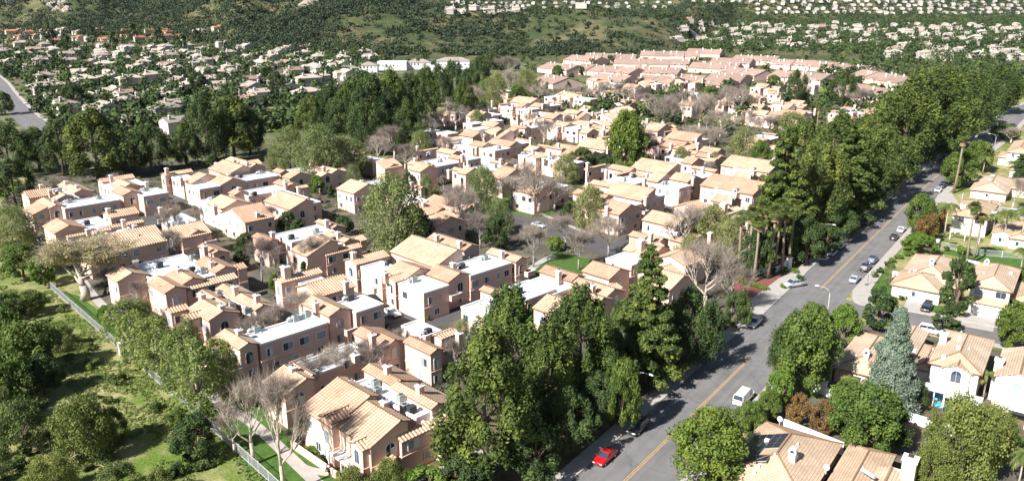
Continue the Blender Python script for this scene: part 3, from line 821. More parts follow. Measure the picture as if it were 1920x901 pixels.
bC2 = town('C', (900, 720), 'town house with long striped tile roof and small arched gable above the willow crown')
bC2.b('gb', (330, 620), (560, 560), (230, 560), 6.3)
bC2.b('flat', (570, 590), (800, 535), (470, 515), 5.2)
bC2.b('ga', (800, 490), (1025, 440), (740, 455), 6.2)
bC2.b('ga', (440, 655), (790, 580), (370, 655), 5.6)
bC2.b('ga', (800, 575), (1085, 525), (780, 560), 5.6)
bC2.b('sb', (960, 745), (1255, 670), (835, 615), 5.8)
bC2.b('sb', (620, 820), (960, 745), (500, 680), 5.6)
bC2.b('flat', (840, 660), (1040, 610), (560, 590), 5.2)
bC2.b('gb', (980, 670), (1095, 640), (910, 610), 6.8)
bC2.b('sb', (1110, 715), (1250, 690), (1095, 700), 4.8)
for p, z in (((775, 405), 8.6), ((905, 500), 8), ((1000, 548), 8.2), ((605, 580), 7.4)): bC2.chimney(p, z)
for p, d in (((600, 525), 1), ((700, 620), 0)): bC2.ac(p, 5.3, d)
bC2.done()

bC3 = town('D', (300, 680), 'small town house with striped tile roof between purple grey bare trees')
bC3.b('flat', (250, 620), (410, 570), (60, 560), 5.6)
bC3.b('sb', (290, 745), (570, 700), (215, 640), 5.9)
bC3.b('gb', (365, 715), (500, 690), (330, 690), 6.2)
bC3.b('ga', (120, 500), (285, 480), (0, 515), 5.8)
bC3.ac((130, 575), 5.3); bC3.chimney((95, 465), 7.6); bC3.chimney((350, 590), 7.4); bC3.balcony((490, 770), 3, 1)
bC3.done()

bD = town('D', (450, 400), 'upper left town house block with broad tiled roof and arched bays along the lane')
bD.b('flat', (445, 308), (630, 275), (320, 265), 6.4)
bD.b('flat', (815, 240), (1165, 185), (740, 200), 6.4)
bD.b('gb', (1165, 165), (1290, 165), (1105, 145), 6.6)
bD.b('gb', (380, 255), (570, 185), (285, 235), 6.6)
bD.b('gb', (640, 270), (800, 220), (515, 235), 6.4)
bD.b('gb', (700, 180), (840, 130), (420, 140), 7.0, rf=.7)
bD.b('ga', (140, 190), (380, 150), (45, 185), 6.6)
bD.b('flat', (300, 235), (400, 200), (140, 205), 6.2)
bD.b('gb', (870, 130), (1000, 95), (670, 60), 6.8)
bD.b('ga', (900, 95), (1005, 80), (830, 75), 6.6)
for p, z in (((150, 118), 9.2), ((280, 200), 8.4), ((755, 45), 9), ((870, 65), 9), ((1205, 235), 8), ((595, 70), 8.6), ((705, 170), 8.2)): bD.chimney(p, z)
for p, d in (((445, 240), 0), ((810, 190), 1), ((990, 155), 0)): bD.ac(p, 6.1, d)
bD.balcony((640, 310), 2.6, 1)
bD.done()

bD2 = town('D', (850, 690), 'town house block with sunlit arched wall and single chimney end, facing the dark lane')
bD2.b('flat', (600, 470), (690, 440), (388, 415), 6.4)
bD2.b('gb', (650, 485), (875, 420), (530, 430), 6.6)
bD2.b('gb', (760, 360), (875, 340), (600, 360), 6.6)
bD2.b('ga', (850, 605), (1080, 540), (735, 500), 6.2)
bD2.b('flat', (740, 520), (920, 470), (615, 480), 6.2)
bD2.b('gb', (1250, 490), (1405, 430), (925, 430), 6.4, rf=.7)
bD2.b('flat', (880, 370), (1180, 300), (830, 320), 6.2)
bD2.b('gb', (1230, 290), (1400, 290), (1115, 250), 6.6)
bD2.b('ga', (1340, 300), (1520, 320), (1300, 290), 6.2)
bD2.b('flat', (1400, 440), (1480, 400), (1230, 300), 6.0)
for p, z in (((795, 290), 8.6), ((1210, 240), 8.6), ((1325, 285), 8.4), ((960, 510), 8.2), ((580, 450), 8.2), ((1140, 320), 8.4)): bD2.chimney(p, z)
for p, d in (((935, 345), 1), ((1290, 370), 0), ((1410, 400), 0), ((565, 385), 0)): bD2.ac(p, 6.1, d)
bD2.done()

bE = town('E', (700, 600), 'town house with flat white roof and tiled gable veiled by a thin bare tree')
bE.b('flat', (400, 385), (860, 250), (220, 290), 6.2)
bE.b('gb', (575, 545), (860, 430), (370, 480), 6.4, rf=.75)
bE.b('sb', (790, 535), (1180, 430), (735, 500), 5.6)
bE.b('flat', (880, 420), (995, 400), (640, 330), 6.1)
bE.b('gb', (1000, 385), (1270, 375), (770, 295), 6.5, rf=.3)
bE.b('ga', (1180, 370), (1260, 360), (1100, 330), 6.0)
bE.b('gb', (870, 225), (1050, 210), (655, 160), 6.4, rf=.3)
bE.b('gb', (130, 390), (210, 350), (10, 310), 6.4)
for p, z in (((182, 265), 8.4), ((790, 130), 8.6), ((925, 265), 8.6)): bE.chimney(p, z)
for p, d in (((400, 320), 1), ((680, 250), 0), ((730, 320), 1), ((885, 350), 1)): bE.ac(p, 6, d)
bE.done()

bE2 = town('E', (500, 900), 'low town house with long striped ridge and a big square chimney')
bE2.b('ga', (285, 845), (735, 720), (130, 830), 6.4)
bE2.b('flat', (600, 900), (930, 860), (330, 880), 5.6)
bE2.b('ga', (700, 1000), (1100, 880), (600, 850), 6.0)
bE2.chimney((330, 650), 9.6, 1.5); bE2.chimney((1010, 815), 8.4)
bE2.done()

bJ = town('J', (800, 330), 'town house with corner balcony and long flat roof above the big green sycamore')
bJ.b('flat', (1110, 155), (1410, 95), (990, 90), 6.3)
bJ.b('gb', (1060, 150), (1110, 140), (750, 150), 6.5, rf=.9)
bJ.b('gb', (950, 210), (1080, 150), (860, 170), 6.3)
bJ.b('gb', (1420, 60), (1530, 70), (1310, 30), 6.4)
bJ.b('gb', (1500, 240), (1600, 200), (1190, 260), 6.3, rf=.7)
bJ.chimney((1300, 180), 8.6, 1.1); bJ.chimney((890, 40), 8.6); bJ.ac((1190, 70), 6.1); bJ.balcony((960, 290), 2.5, 1.2)
bJ.done()
bJ2 = town('J', (150, 600), 'pale town house end with tall arched window left of the big green sycamore')
bJ2.b('gb', (150, 470), (330, 380), (0, 400), 6.4, rf=.6)
bJ2.b('flat', (480, 400), (640, 350), (300, 330), 6.0)
bJ2.b('gb', (960, 410), (1090, 420), (870, 370), 6.0)
bJ2.chimney((240, 310), 8.8); bJ2.chimney((850, 330), 8.2)
bJ2.done()

bH = town('H', (900, 480), 'town house block right of centre with very wide tiled roof and white sunlit walls')
bH.b('ga', (300, 200), (440, 180), (135, 230), 6.6)
bH.b('flat', (520, 270), (600, 215), (310, 235), 6.3)
bH.b('gb', (780, 200), (880, 150), (375, 150), 7.0, rf=.75)
bH.b('gb', (700, 275), (810, 215), (590, 255), 6.4)
bH.b('flat', (920, 335), (1010, 295), (680, 295), 6.4)
bH.b('gb', (1000, 275), (1100, 230), (790, 250), 6.5)
bH.b('flat', (1110, 245), (1265, 190), (980, 190), 6.4)
bH.b('gb', (1275, 170), (1320, 160), (1045, 130), 6.5)
bH.b('gb', (880, 150), (950, 160), (510, 75), 6.8)
for p, z in (((195, 145), 9.4), ((575, 230), 8.6), ((735, 95), 9), ((1155, 120), 8.6), ((1060, 220), 8.4)): bH.chimney(p, z)
for p, d in (((465, 205), 1), ((780, 275), 0), ((1070, 170), 0)): bH.ac(p, 6.2, d)
bH.done()
bH2 = town('H', (430, 720), 'town house on the street corner before the very wide tiled roof')
bH2.b('gb', (320, 600), (440, 510), (170, 470), 6.2)
bH2.b('flat', (440, 515), (545, 480), (280, 430), 6.4)
bH2.b('gb', (540, 460), (590, 400), (340, 340), 6.6, rf=.9)
bH2.b('flat', (640, 440), (775, 400), (560, 380), 6.3)
bH2.b('gb', (160, 450), (240, 420), (0, 350), 6.2)
bH2.chimney((205, 510), 8.2); bH2.chimney((590, 410), 8.4); bH2.ac((600, 390), 6.2); bH2.balcony((550, 560), 2, 1)
bH2.done()
bH3 = town('H', (1300, 480), 'white walled town house with tile roof left of the tall roadside pines')
bH3.b('gb', (1650, 400), (1720, 330), (1350, 240), 6.2, rf=.7)
bH3.b('flat', (1490, 380), (1600, 330), (1245, 345), 6.4)
bH3.b('gb', (1420, 490), (1530, 450), (1280, 440), 5.6)
bH3.chimney((1440, 425), 7.6); bH3.ac((1490, 350), 6.2); bH3.done()
bT = town('H', (700, 800), 'pale town house end seen through a white barked bare tree')
bT.b('gb', (870, 720), (1000, 640), (640, 620), 6.2)
bT.b('ga', (1080, 560), (1220, 520), (860, 520), 5.6)
a_, b_ = bT.blocks; cx_ = sorted(((a_['x0']+a_['x1'])/2, (b_['x0']+b_['x1'])/2)); cy_ = sorted(((a_['y0']+a_['y1'])/2, (b_['y0']+b_['y1'])/2))
bT.m('flat', cx_[0], cx_[1], cy_[0], cy_[1], 4.9, win='none'); bT.done()

bL = town('L', (800, 600), 'town house with flat white roof and several tiled gables beside the green lawn')
bL.b('flat', (330, 690), (560, 590), (40, 600), 5.4)
bL.b('gb', (500, 575), (600, 530), (235, 490), 6.2)
bL.b('gb', (820, 555), (930, 470), (620, 480), 6.3)
bL.b('gb', (800, 700), (960, 640), (515, 600), 6.0, rf=.4)
bL.b('ga', (770, 690), (870, 610), (700, 650), 5.8)
bL.b('gb', (700, 780), (980, 770), (640, 720), 5.6)
bL.b('gb', (330, 850), (520, 740), (280, 760), 6.2)
bL.chimney((395, 480), 8.4); bL.chimney((680, 600), 8.2)
bL.done()
bL2 = town('L', (1200, 560), 'town house with white roof behind the tallest slim conifer near the road')
bL2.b('flat', (1010, 440), (1240, 330), (760, 390), 5.8)
bL2.b('gb', (1180, 370), (1330, 310), (990, 290), 6.2)
bL2.b('gb', (1330, 650), (1440, 520), (1230, 560), 6.0)
bL2.b('ga', (1400, 600), (1530, 560), (1250, 430), 5.8)
bL2.done()

bK = town('K', (840, 700), 'town house block past the sycamores with a big double gable and white sunlit walls')
bK.b('flat', (835, 580), (980, 545), (700, 550), 6.4)
bK.b('flat', (600, 550), (680, 500), (295, 500), 6.4)
bK.b('gb', (700, 540), (820, 520), (600, 510), 6.6)
bK.b('gb', (840, 480), (1000, 440), (640, 500), 7, rf=.8)
bK.b('gb', (985, 540), (1040, 500), (850, 480), 6.4)
bK.b('flat', (1050, 520), (1190, 485), (960, 470), 6.4)
bK.b('gb', (1200, 480), (1310, 490), (1000, 440), 6.6)
bK.b('ga', (290, 490), (440, 450), (190, 480), 6.4)
bK.b('gb', (600, 440), (800, 400), (490, 410), 6.8, rf=.4)
for p, z in (((345, 445), 9), ((640, 540), 8.6), ((725, 405), 9), ((845, 395), 9), ((1215, 440), 9)): bK.chimney(p, z)
for p, d in (((460, 490), 0), ((880, 540), 0), ((1020, 490), 0)): bK.ac(p, 6.2, d)
bK.done()
bK2 = town('K', (300, 740), 'town house block with long dark shaded wall just before the big double gable')
bK2.b('flat', (180, 750), (450, 700), (60, 690), 6.4)
bK2.b('gb', (470, 660), (560, 660), (360, 640), 6.5)
bK2.b('flat', (550, 680), (665, 650), (470, 640), 6.3)
bK2.b('gb', (380, 620), (480, 600), (200, 590), 6.6)
bK2.b('gb', (100, 760), (180, 740), (0, 700), 6.4)
bK2.b('ga', (20, 590), (210, 550), (-60, 600), 6.4)
bK2.chimney((15, 530), 8.8); bK2.chimney((120, 700), 8); bK2.chimney((490, 620), 8.4); bK2.ac((260, 680), 6.2); bK2.ac((150, 600), 6.2); bK2.done()
bK3 = town('K', (1400, 740), 'town house with long white sunlit front and arches beside a thin yellow tree')
bK3.b('flat', (1660, 720), (1700, 680), (1270, 670), 6.4)
bK3.b('ga', (1270, 660), (1400, 610), (1200, 640), 6.6)
bK3.b('flat', (1180, 640), (1300, 600), (985, 640), 6.4)
bK3.b('gb', (1240, 590), (1400, 570), (1100, 580), 6.4)
bK3.b('gb', (1540, 570), (1610, 570), (1320, 520), 6.6)
bK3.chimney((1140, 650), 8.4); bK3.chimney((1510, 500), 8.8); bK3.chimney((1240, 560), 8.6); bK3.ac((1150, 600), 6.2); bK3.ac((1440, 650), 6.2); bK3.done()
# ---------------------------------------------------------------- vegetation: prototypes
FA = dict()
mat('leaf_pine', (.056, .088, .019), .8, 'leaf', alt=(.175, .21, .038), tr=.06)
mat('leaf_dark', (.038, .066, .02), .75, 'leaf', alt=(.088, .13, .03), tr=.08)
mat('leaf_round', (.08, .13, .024), .7, 'leaf', alt=(.155, .20, .035), tr=.15)
mat('leaf_light', (.19, .25, .07), .75, 'leaf', alt=(.32, .37, .13), tr=.4)
mat('leaf_bright', (.11, .19, .03), .7, 'leaf', alt=(.19, .27, .045), tr=.3)
mat('leaf_willow', (.20, .20, .085), .8, 'leaf', alt=(.30, .29, .13), tr=.25)
mat('leaf_blue', (.17, .215, .165), .85, 'leaf', alt=(.27, .31, .25), tr=.12)
mat('leaf_olive', (.09, .125, .035), .8, 'leaf', alt=(.19, .22, .07), tr=.15)
mat('leaf_rust', (.18, .11, .04), .8, 'leaf', alt=(.27, .17, .06), tr=.2)
mat('leaf_palm', (.10, .145, .035), .6, 'leaf', alt=(.20, .21, .06), tr=.2)
mat('leaf_chaparral', (.030, .052, .024), .85, 'leaf', alt=(.085, .098, .042), tr=.1, v=.1)
mat('palm_skirt', (.26, .19, .11), .9, 'mottle', v=.3, s=4)

mat('leaf_pepper', (.13, .165, .04), .8, 'leaf', alt=(.24, .27, .075), tr=.2)
mat('leaf_wil2', (.30, .29, .14), .8, 'leaf', alt=(.42, .40, .22), tr=.3)
def leafcloud(cent, rad, per, size, seed, up=.25, aspect=1.0, hang=0, fill=.5, tint=None, tuft=0):
    g = np.random.default_rng(seed); n = len(cent); N_ = n*per
    c = np.repeat(cent, per, 0); r = np.repeat(rad, per, 0)
    d = g.normal(size=(N_, 3)); d /= np.linalg.norm(d, axis=1, keepdims=True)
    q = fill+(1-fill)*g.random((N_, 1))**.6
    dq = d*q
    if tuft: dq[:, :2] *= (1-tuft*dq[:, 2:3])
    p = c+dq*r
    nrm = d+g.normal(size=(N_, 3))*.55; nrm[:, 2] += up; nrm /= np.linalg.norm(nrm, axis=1, keepdims=True)
    a = np.cross(nrm, g.normal(size=(N_, 3))); 
    if hang: a = a*(1-hang)+np.array([0, 0, -1.])*hang
    a /= np.linalg.norm(a, axis=1, keepdims=True); b = np.cross(nrm, a); b /= np.linalg.norm(b, axis=1, keepdims=True)
    s = (size*g.uniform(.6, 1.4, (N_, 1)))
    a = a*s*aspect**.5; b = b*s/aspect**.5
    V = np.stack([p-a*.5, p+b*.5, p+a*.5, p-b*.5], 1).reshape(-1, 3)
    Fq = np.arange(N_*4).reshape(-1, 4)
    tc = np.repeat(tint if tint is not None else g.random(n), per)
    t = np.clip(tc*.65+g.random(N_)*.35, 0, 1)
    return V, Fq, np.repeat(t, 4)
def limb(mb, p, d, L_, r, seg, rr, bend=.15):
    pts = [Vector(p)]; d = Vector(d).normalized(); rs = [r]
    for i in range(seg):
        d = (d+Vector((rr.uniform(-1, 1), rr.uniform(-1, 1), rr.uniform(-.4, .8)))*bend).normalized()
        pts.append(pts[-1]+d*(L_/seg)); rs.append(r*(1-.75*(i+1)/seg))
    mb.tube(pts, rs, 5 if r < .12 else 7); return pts, d
def proto(name, trunk, crown_args, leafm, bark='bark', extra=None):
    root = empty(name); t = trunk.build('trunk', bark, root, True)
    if crown_args is not None: npmesh('crown', *crown_args[:2], leafm, crown_args[2], root)
    return root
def crown_points(g, n, Hc0, Hc1, prof, R_, inner=.55):
    t = g.random(n)**.9; z = Hc0+(Hc1-Hc0)*t; a = g.random(n)*2*math.pi
    rr = np.array([prof(x) for x in t])*R_*(inner+(1-inner)*g.random(n)**.5)
    return np.stack([np.cos(a)*rr, np.sin(a)*rr, z], 1), t
def pineproto(seed, H=18, R_=5.2, leafm='leaf_pine', nclump=92, per=130, size=.42, name='pine_tree', lobes=5, conical=.0, clump=(.95, 1.35)):
    g = np.random.default_rng(seed); rr = random.Random(seed)
    tb = MB(); pts = [(0, 0, 0), (.1, .05, H*.25), (-.1, .1, H*.5), (.1, -.1, H*.75), (0, 0, H*.93)]; tb.tube(pts, [.38, .3, .22, .13, .05], 8)
    ph = g.random(lobes)*6.28
    def prof(t): return (math.sin(math.pi*min(1, (t*.84+.14)))**.75)*(1-conical*t)
    c, t = crown_points(g, nclump, H*.16, H*.95, prof, R_)
    ang = np.arctan2(c[:, 1], c[:, 0]); lob = 1+.16*np.sin(ang*3+ph[0]+t*4)+.1*np.sin(ang*5+ph[1]-t*7); c[:, :2] *= lob[:, None]
    for i in range(12):
        k = rr.randrange(len(c)); q = c[k]; z0 = max(H*.12, q[2]-H*.14-rr.random()*2)
        tb.tube([(0, 0, z0), (q[0]*.5, q[1]*.5, z0*.5+q[2]*.5-.3), tuple(q)], [.11, .08, .03], 5)
    s = g.uniform(*clump, len(c)); rad = np.stack([s*.9, s*.9, s*g.uniform(1.3, 2.1, len(c))], 1)*(R_/5.2)**.5
    return proto(name, tb, leafcloud(c, rad, int(per*1.7), size*.7, seed, aspect=2.2, up=.35, fill=.3, tuft=.55), leafm)
def layered(seed, H=20, R_=4.6, leafm='leaf_pine', tiers=19, name='conifer_tree', per=95, size=.42, droop=.1, bare=.12, nbk=1.0, csz=1.0):
    g = np.random.default_rng(seed); tb = MB(); tb.tube([(0, 0, 0), (0, 0, H*.5), (.05, 0, H)], [.34, .2, .03], 8)
    cs = []; rs = []
    for i in range(tiers):
        t = i/(tiers-1); z = H*(bare+(0.97-bare)*t); L_ = R_*(1-t)**.75*(.8+.3*g.random())+.35; nb = int((4+5*(1-t))*nbk)
        for k in range(nb):
            a = g.random()*6.28; ln = L_*g.uniform(.55, 1.1); e = np.array([math.cos(a)*ln, math.sin(a)*ln, z-ln*droop+ln*.12])
            if ln > 1.2 and k % 2 == 0: tb.tube([(0, 0, z), tuple(e)], [.06, .02], 4)
            for f in ((.45, .8, 1.0) if ln > 2 else (.85,)):
                q = np.array([0, 0, z])*(1-f)+e*f; cs.append(q+g.normal(size=3)*.2); s = csz*(.45+.32*(1-t)*g.uniform(.7, 1.3)); rs.append([s*1.15, s*1.15, s*.75])
    return proto(name, tb, leafcloud(np.array(cs), np.array(rs), max(14, int(per*90/len(cs)*3.4)), size*.75, seed, aspect=2, up=.5, fill=.2), leafm)
def roundtree(seed, H=9, R_=4, leafm='leaf_round', name='broadleaf_tree', nclump=85, per=110, size=.34, bottom=.18, gap=.0, squash=1, clump=(.7, 1.15), aspect=1.4, bark='bark', hang=0, inner=.6, limbs=9):
    g = np.random.default_rng(seed); rr = random.Random(seed); tb = MB()
    tb.tube([(0, 0, 0), (.08, 0, H*.2), (0, .1, H*.42)], [.26, .2, .15], 8)
    def prof(t): return max(.25, math.sin(math.pi*(t*.8+.17))**.6)
    c, t = crown_points(g, nclump, H*bottom, H*.93, prof, R_*.85, inner=inner)
    ang = np.arctan2(c[:, 1], c[:, 0]); c[:, :2] *= (1+.12*np.sin(ang*3+seed)+.09*np.sin(ang*5-t*5))[:, None]
    for i in range(limbs):
        q = c[rr.randrange(len(c))]; tb.tube([(0, 0, H*.25), (q[0]*.4, q[1]*.4, H*.25*.5+q[2]*.5), tuple(q)], [.12, .08, .03], 5)
    s = g.uniform(*clump, len(c))*R_/4; rad = np.stack([s, s, s*squash], 1)
    return proto(name, tb, leafcloud(c, rad, int(per*1.7), size*.72, seed, aspect=aspect, fill=.3, hang=hang), leafm, bark)
def branching(seed, H=12, R_=5, levels=4, kids=3, spread=.55, tr=.24, bark='bark_pale', twigs=5, name='bare_tree', leaf=None, per=18, size=.3, lrad=.9, twl=1.1, trunk_h=.22, upb=.25, tw=.02):
    rr = random.Random(seed); tb = MB(); tw_pts = []; tips = []
    def go(p, d, L_, r, lev):
        pts, d2 = limb(tb, p, d, L_, r, 3, rr, .16)
        if lev == 0:
            tips.append(pts[-1]); tips.append(pts[-2])
            for q in (pts[1], pts[2], pts[3]):
                for _ in range(twigs):
                    dd = (d2+Vector((rr.gauss(0, .7), rr.gauss(0, .7), rr.gauss(.2, .5)))).normalized(); tw_pts.append((q, q+dd*twl*rr.uniform(.5, 1.3)))
            return
        for k in range(kids+(1 if rr.random() < .35 else 0)):
            a = rr.uniform(0, 6.28); dd = (d2+Vector((math.cos(a), math.sin(a), rr.uniform(0, .4)))*spread*rr.uniform(.7, 1.3)+Vector((0, 0, upb))).normalized()
            go(pts[-1] if k < 2 else pts[-2], dd, L_*rr.uniform(.62, .85), r*.58, lev-1)
    t0 = H*trunk_h; k0 = Vector((0, 0, t0)); tb.tube([(0, 0, 0), (.05, .05, t0*.5), k0], [tr*1.25, tr, tr*.85], 8)
    go(k0, (0, 0, 1), H*.2, tr*.8, levels)
    for k in range(3):
        a = rr.uniform(0, 6.28); go(k0+Vector((0, 0, H*.05*k)), (math.cos(a)*.9, math.sin(a)*.9, .7), H*.19, tr*.5, levels-1)
    allv = np.array(tb.v); sx = R_/max(1, np.percentile(np.hypot(allv[:, 0], allv[:, 1]), 97)); sz = H*.95/allv[:, 2].max()
    sc = np.array([sx, sx, sz]); tb.v = [tuple(v) for v in allv*sc]
    root = empty(name); tb.build('trunk', bark, root, True)
    A = np.array([p for p, q in tw_pts])*sc; B = np.array([q for p, q in tw_pts])*sc; g = np.random.default_rng(seed)
    if len(A):
        s1 = g.normal(size=A.shape); s1 /= np.linalg.norm(s1, axis=1, keepdims=True); s1 *= tw
        V = np.stack([A-s1, A+s1, B+s1*.4, B-s1*.4], 1).reshape(-1, 3); V2 = V.copy()
        npmesh('twigs', V, np.arange(len(V)).reshape(-1, 4), 'twig', None, root)
    if leaf:
        c = np.array([list(t) for t in tips])*sc; s = np.full((len(c), 3), lrad)*g.uniform(.6, 1.2, (len(c), 1))
        Vl, Fl, tl = leafcloud(c, s, per, size, seed, aspect=1.6, fill=.1); npmesh('crown', Vl, Fl, leaf, tl, root)
    return root
def fanpalm(seed, H=16, skirt=True):
    rr = random.Random(seed); tb = MB(); tb.tube([(0, 0, 0), (.15, 0, H*.3), (.25, .1, H*.6), (.2, .2, H)], [.34, .26, .22, .2], 8)
    root = empty('fan_palm'); tb.build('trunk', 'bark_palm', root, True); V = []; Fq = []; T_ = []
    top = Vector((.2, .2, H))
    for i in range(64):
        el = rr.uniform(-.9, 1.35); a = rr.uniform(0, 6.28); d = Vector((math.cos(a)*math.cos(el), math.sin(a)*math.cos(el), math.sin(el)))
        st = top+d*rr.uniform(.8, 1.15); side = d.cross(Vector((0, 0, 1))).normalized(); upv = side.cross(d).normalized(); tn = rr.random()
        n = 11
        for k in range(n):
            th = (k/(n-1)-.5)*3.6; e = (d*math.cos(th)+side*math.sin(th)); L_ = rr.uniform(.75, 1.0)
            p0 = st; p1 = st+e*L_*.6+upv*.05; p2 = st+e*L_-Vector((0, 0, .28))
            w_ = e.cross(upv).normalized()*.075; k0 = len(V); V += [p0, p1+w_, p2, p1-w_]; Fq.append((k0, k0+1, k0+2, k0+3)); T_ += [tn]*4
    npmesh('crown', np.array([list(v) for v in V]), Fq, 'leaf_palm', T_, root)
    V = []; Fq = []; T_ = []
    for i in range(60):
        a = rr.uniform(0, 6.28); z = H-rr.uniform(.2, 1.0); p = Vector((.2+math.cos(a)*.3, .2+math.sin(a)*.3, z)); q = p+Vector((math.cos(a)*.45, math.sin(a)*.45, -rr.uniform(.9, 1.7)))
        w_ = Vector((-math.sin(a), math.cos(a), 0))*.22; k0 = len(V); V += [p-w_*.3, p+w_*.3, q+w_, q-w_]; Fq.append((k0, k0+1, k0+2, k0+3)); T_ += [rr.random()]*4
    npmesh('dead_fronds', np.array([list(v) for v in V]), Fq, 'palm_skirt', T_, root); return root
def queenpalm(seed, H=8):
    rr = random.Random(seed); tb = MB(); tb.tube([(0, 0, 0), (.1, 0, H*.5), (.05, .1, H)], [.24, .17, .14], 8)
    root = empty('queen_palm'); tb.build('trunk', 'bark_pale', root, True); V = []; Fq = []; T_ = []
    for i in range(24):
        a = rr.uniform(0, 6.28); el = rr.uniform(.1, 1.3); L_ = rr.uniform(2.6, 3.5); tn = rr.random(); h = Vector((math.cos(a), math.sin(a), 0)); s = Vector((-math.sin(a), math.cos(a), 0))
        sp = []
        for k in range(9):
            t = k/8; sp.append(Vector((.05, .1, H))+h*(L_*t*math.cos(el*(1-t*.6)))+Vector((0, 0, L_*(math.sin(el)*t-1.25*t*t*.75))))
        for k in range(8):
            p, q = sp[k], sp[k+1]; w_ = .75*math.sin(math.pi*(k+.8)/9)
            for sg in (-1, 1):
                for j in range(3):
                    b = p.lerp(q, j/3); tip = b+s*sg*w_+(q-p)*.9-Vector((0, 0, w_*.75)); k0 = len(V)
                    dd = (q-p)*.16; V += [b-dd, b+dd, tip+dd*.3, tip-dd*.3]; Fq.append((k0, k0+1, k0+2, k0+3)); T_ += [tn]*4
    npmesh('crown', np.array([list(v) for v in V]), Fq, 'leaf_palm', T_, root); return root
def shrubproto(seed, leafm, R_=1.2, H=1.4, n=14, per=90, size=.2, name='shrub'):
    g = np.random.default_rng(seed); c = np.stack([g.normal(0, .4, n)*R_, g.normal(0, .4, n)*R_, g.uniform(.25, .75, n)*H], 1)
    s = g.uniform(.35, .6, n)*R_*.8; V, Fq, t = leafcloud(c, np.stack([s, s, s*H/R_*.7], 1), per, size, seed, fill=.3)
    V[:, 2] = np.abs(V[:, 2]); root = empty(name); npmesh('crown', V, Fq, leafm, t, root)
    m_ = MB(); m_.tube([(0, 0, 0), (0, .05, H*.5)], [.07, .04], 5); m_.build('trunk', 'bark', root); return root

PR = {}
def P_(k, H, Rr, f, *seeds): PR[k] = dict(H=H, R=Rr, v=[f(s) for s in seeds], used=set())
P_('pine', 18, 5.2, lambda s: pineproto(s, conical=.3), 11, 12, 13)
P_('pineD', 16, 6.0, lambda s: pineproto(s, 16, 6.0, 'leaf_dark', 80, 120, .45), 21, 22)
P_('pineL', 17, 5.5, lambda s: pineproto(s, 17, 5.5, 'leaf_pine', 95, 120, .45, clump=(.9, 1.35)), 23, 24)
P_('conifer', 20, 4.6, lambda s: layered(s, tiers=23, per=160, nbk=1.25, csz=1.15), 31, 32)
P_('deodar', 13, 4.0, lambda s: layered(s, 13, 4.0, 'leaf_blue', 36, 'deodar_tree', per=420, size=.3, droop=.25, bare=.03, nbk=1.7, csz=1.25), 35)
P_('cypress', 9, .9, lambda s: layered(s, 9, .9, 'leaf_dark', 20, 'cypress_tree', per=60, size=.3, bare=.04), 36)
P_('round', 9, 4, lambda s: roundtree(s), 41, 42, 43)
P_('roundD', 9, 4, lambda s: roundtree(s, leafm='leaf_dark', nclump=75), 44, 45)
P_('bright', 6, 3, lambda s: roundtree(s, 6, 3, 'leaf_bright', nclump=55, per=90, size=.34), 46, 47)
P_('rust', 6, 3, lambda s: roundtree(s, 6, 3, 'leaf_rust', nclump=45, per=70, size=.3), 48)
P_('magnolia', 8, 3, lambda s: roundtree(s, 8, 3, 'leaf_dark', nclump=48, per=80, size=.42, clump=(.6, 1.0)), 49)
mat('leaf_syc', (.21, .25, .095), .8, 'leaf', alt=(.34, .37, .17), tr=.4, v=.2)
mat('leaf_ficus', (.12, .175, .03), .75, 'leaf', alt=(.22, .27, .045), tr=.25)
P_('ficus', 9, 4, lambda s: roundtree(s, leafm='leaf_ficus', nclump=100, bottom=.08), 56)
P_('syc', 13, 5.5, lambda s: roundtree(s, 13, 5.5, 'leaf_syc', name='sycamore_tree', nclump=120, per=62, size=.36, bottom=.1, clump=(.75, 1.25), squash=1.25, aspect=1.5, bark='bark_pale', inner=.3, limbs=30), 51, 52, 53)
P_('birch', 11, 3.4, lambda s: roundtree(s, 11, 3.4, 'leaf_light', name='birch_tree', nclump=85, per=40, size=.32, bottom=.12, clump=(.65, 1.05), squash=1.3, aspect=1.5, bark='bark_pale', inner=.25, limbs=26), 54, 55)
P_('willow', 11, 6.5, lambda s: branching(s, 11, 6.5, 4, 3, leaf='leaf_wil2', per=40, size=.2, lrad=1.25, twigs=6, tr=.24, spread=.62, name='willow_tree', bark='bark_pale'), 57)
mat('bark_grey', (.27, .25, .24), .9, 'mottle', v=.2, s=3)
P_('bare', 11, 4.5, lambda s: branching(s, 11, 4.5, 4, 3, twigs=5, tw=.016), 61, 62, 63)
P_('bareW', 11, 4.2, lambda s: branching(s, 11, 4.2, 4, 3, twigs=3, tr=.26, tw=.016), 64, 65)
P_('purple', 7, 3.6, lambda s: branching(s, 7, 3.6, 4, 3, twigs=5, twl=.8, tr=.13, spread=.6, bark='bark_grey', tw=.015), 66, 67)
P_('oak', 8, 5, lambda s: roundtree(s, 8, 5, 'leaf_olive', name='oak_tree', nclump=70, per=110, size=.3, bottom=.1, clump=(.7, 1.2)), 71, 72)
P_('pepper', 8, 5.5, lambda s: roundtree(s, 8, 5.5, 'leaf_pepper', name='pepper_tree', nclump=75, per=120, size=.3, bottom=.12, hang=.5), 73, 74)
P_('fan', 16, 2.0, fanpalm, 81, 82)
P_('queen', 8, 3.2, queenpalm, 83, 84)
P_('shrubG', 1.4, 1.2, lambda s: shrubproto(s, 'leaf_dark'), 91, 92)
P_('shrubB', 1.4, 1.2, lambda s: shrubproto(s, 'leaf_bright'), 93)
P_('shrubO', 1.4, 1.2, lambda s: shrubproto(s, 'leaf_olive'), 94, 95)
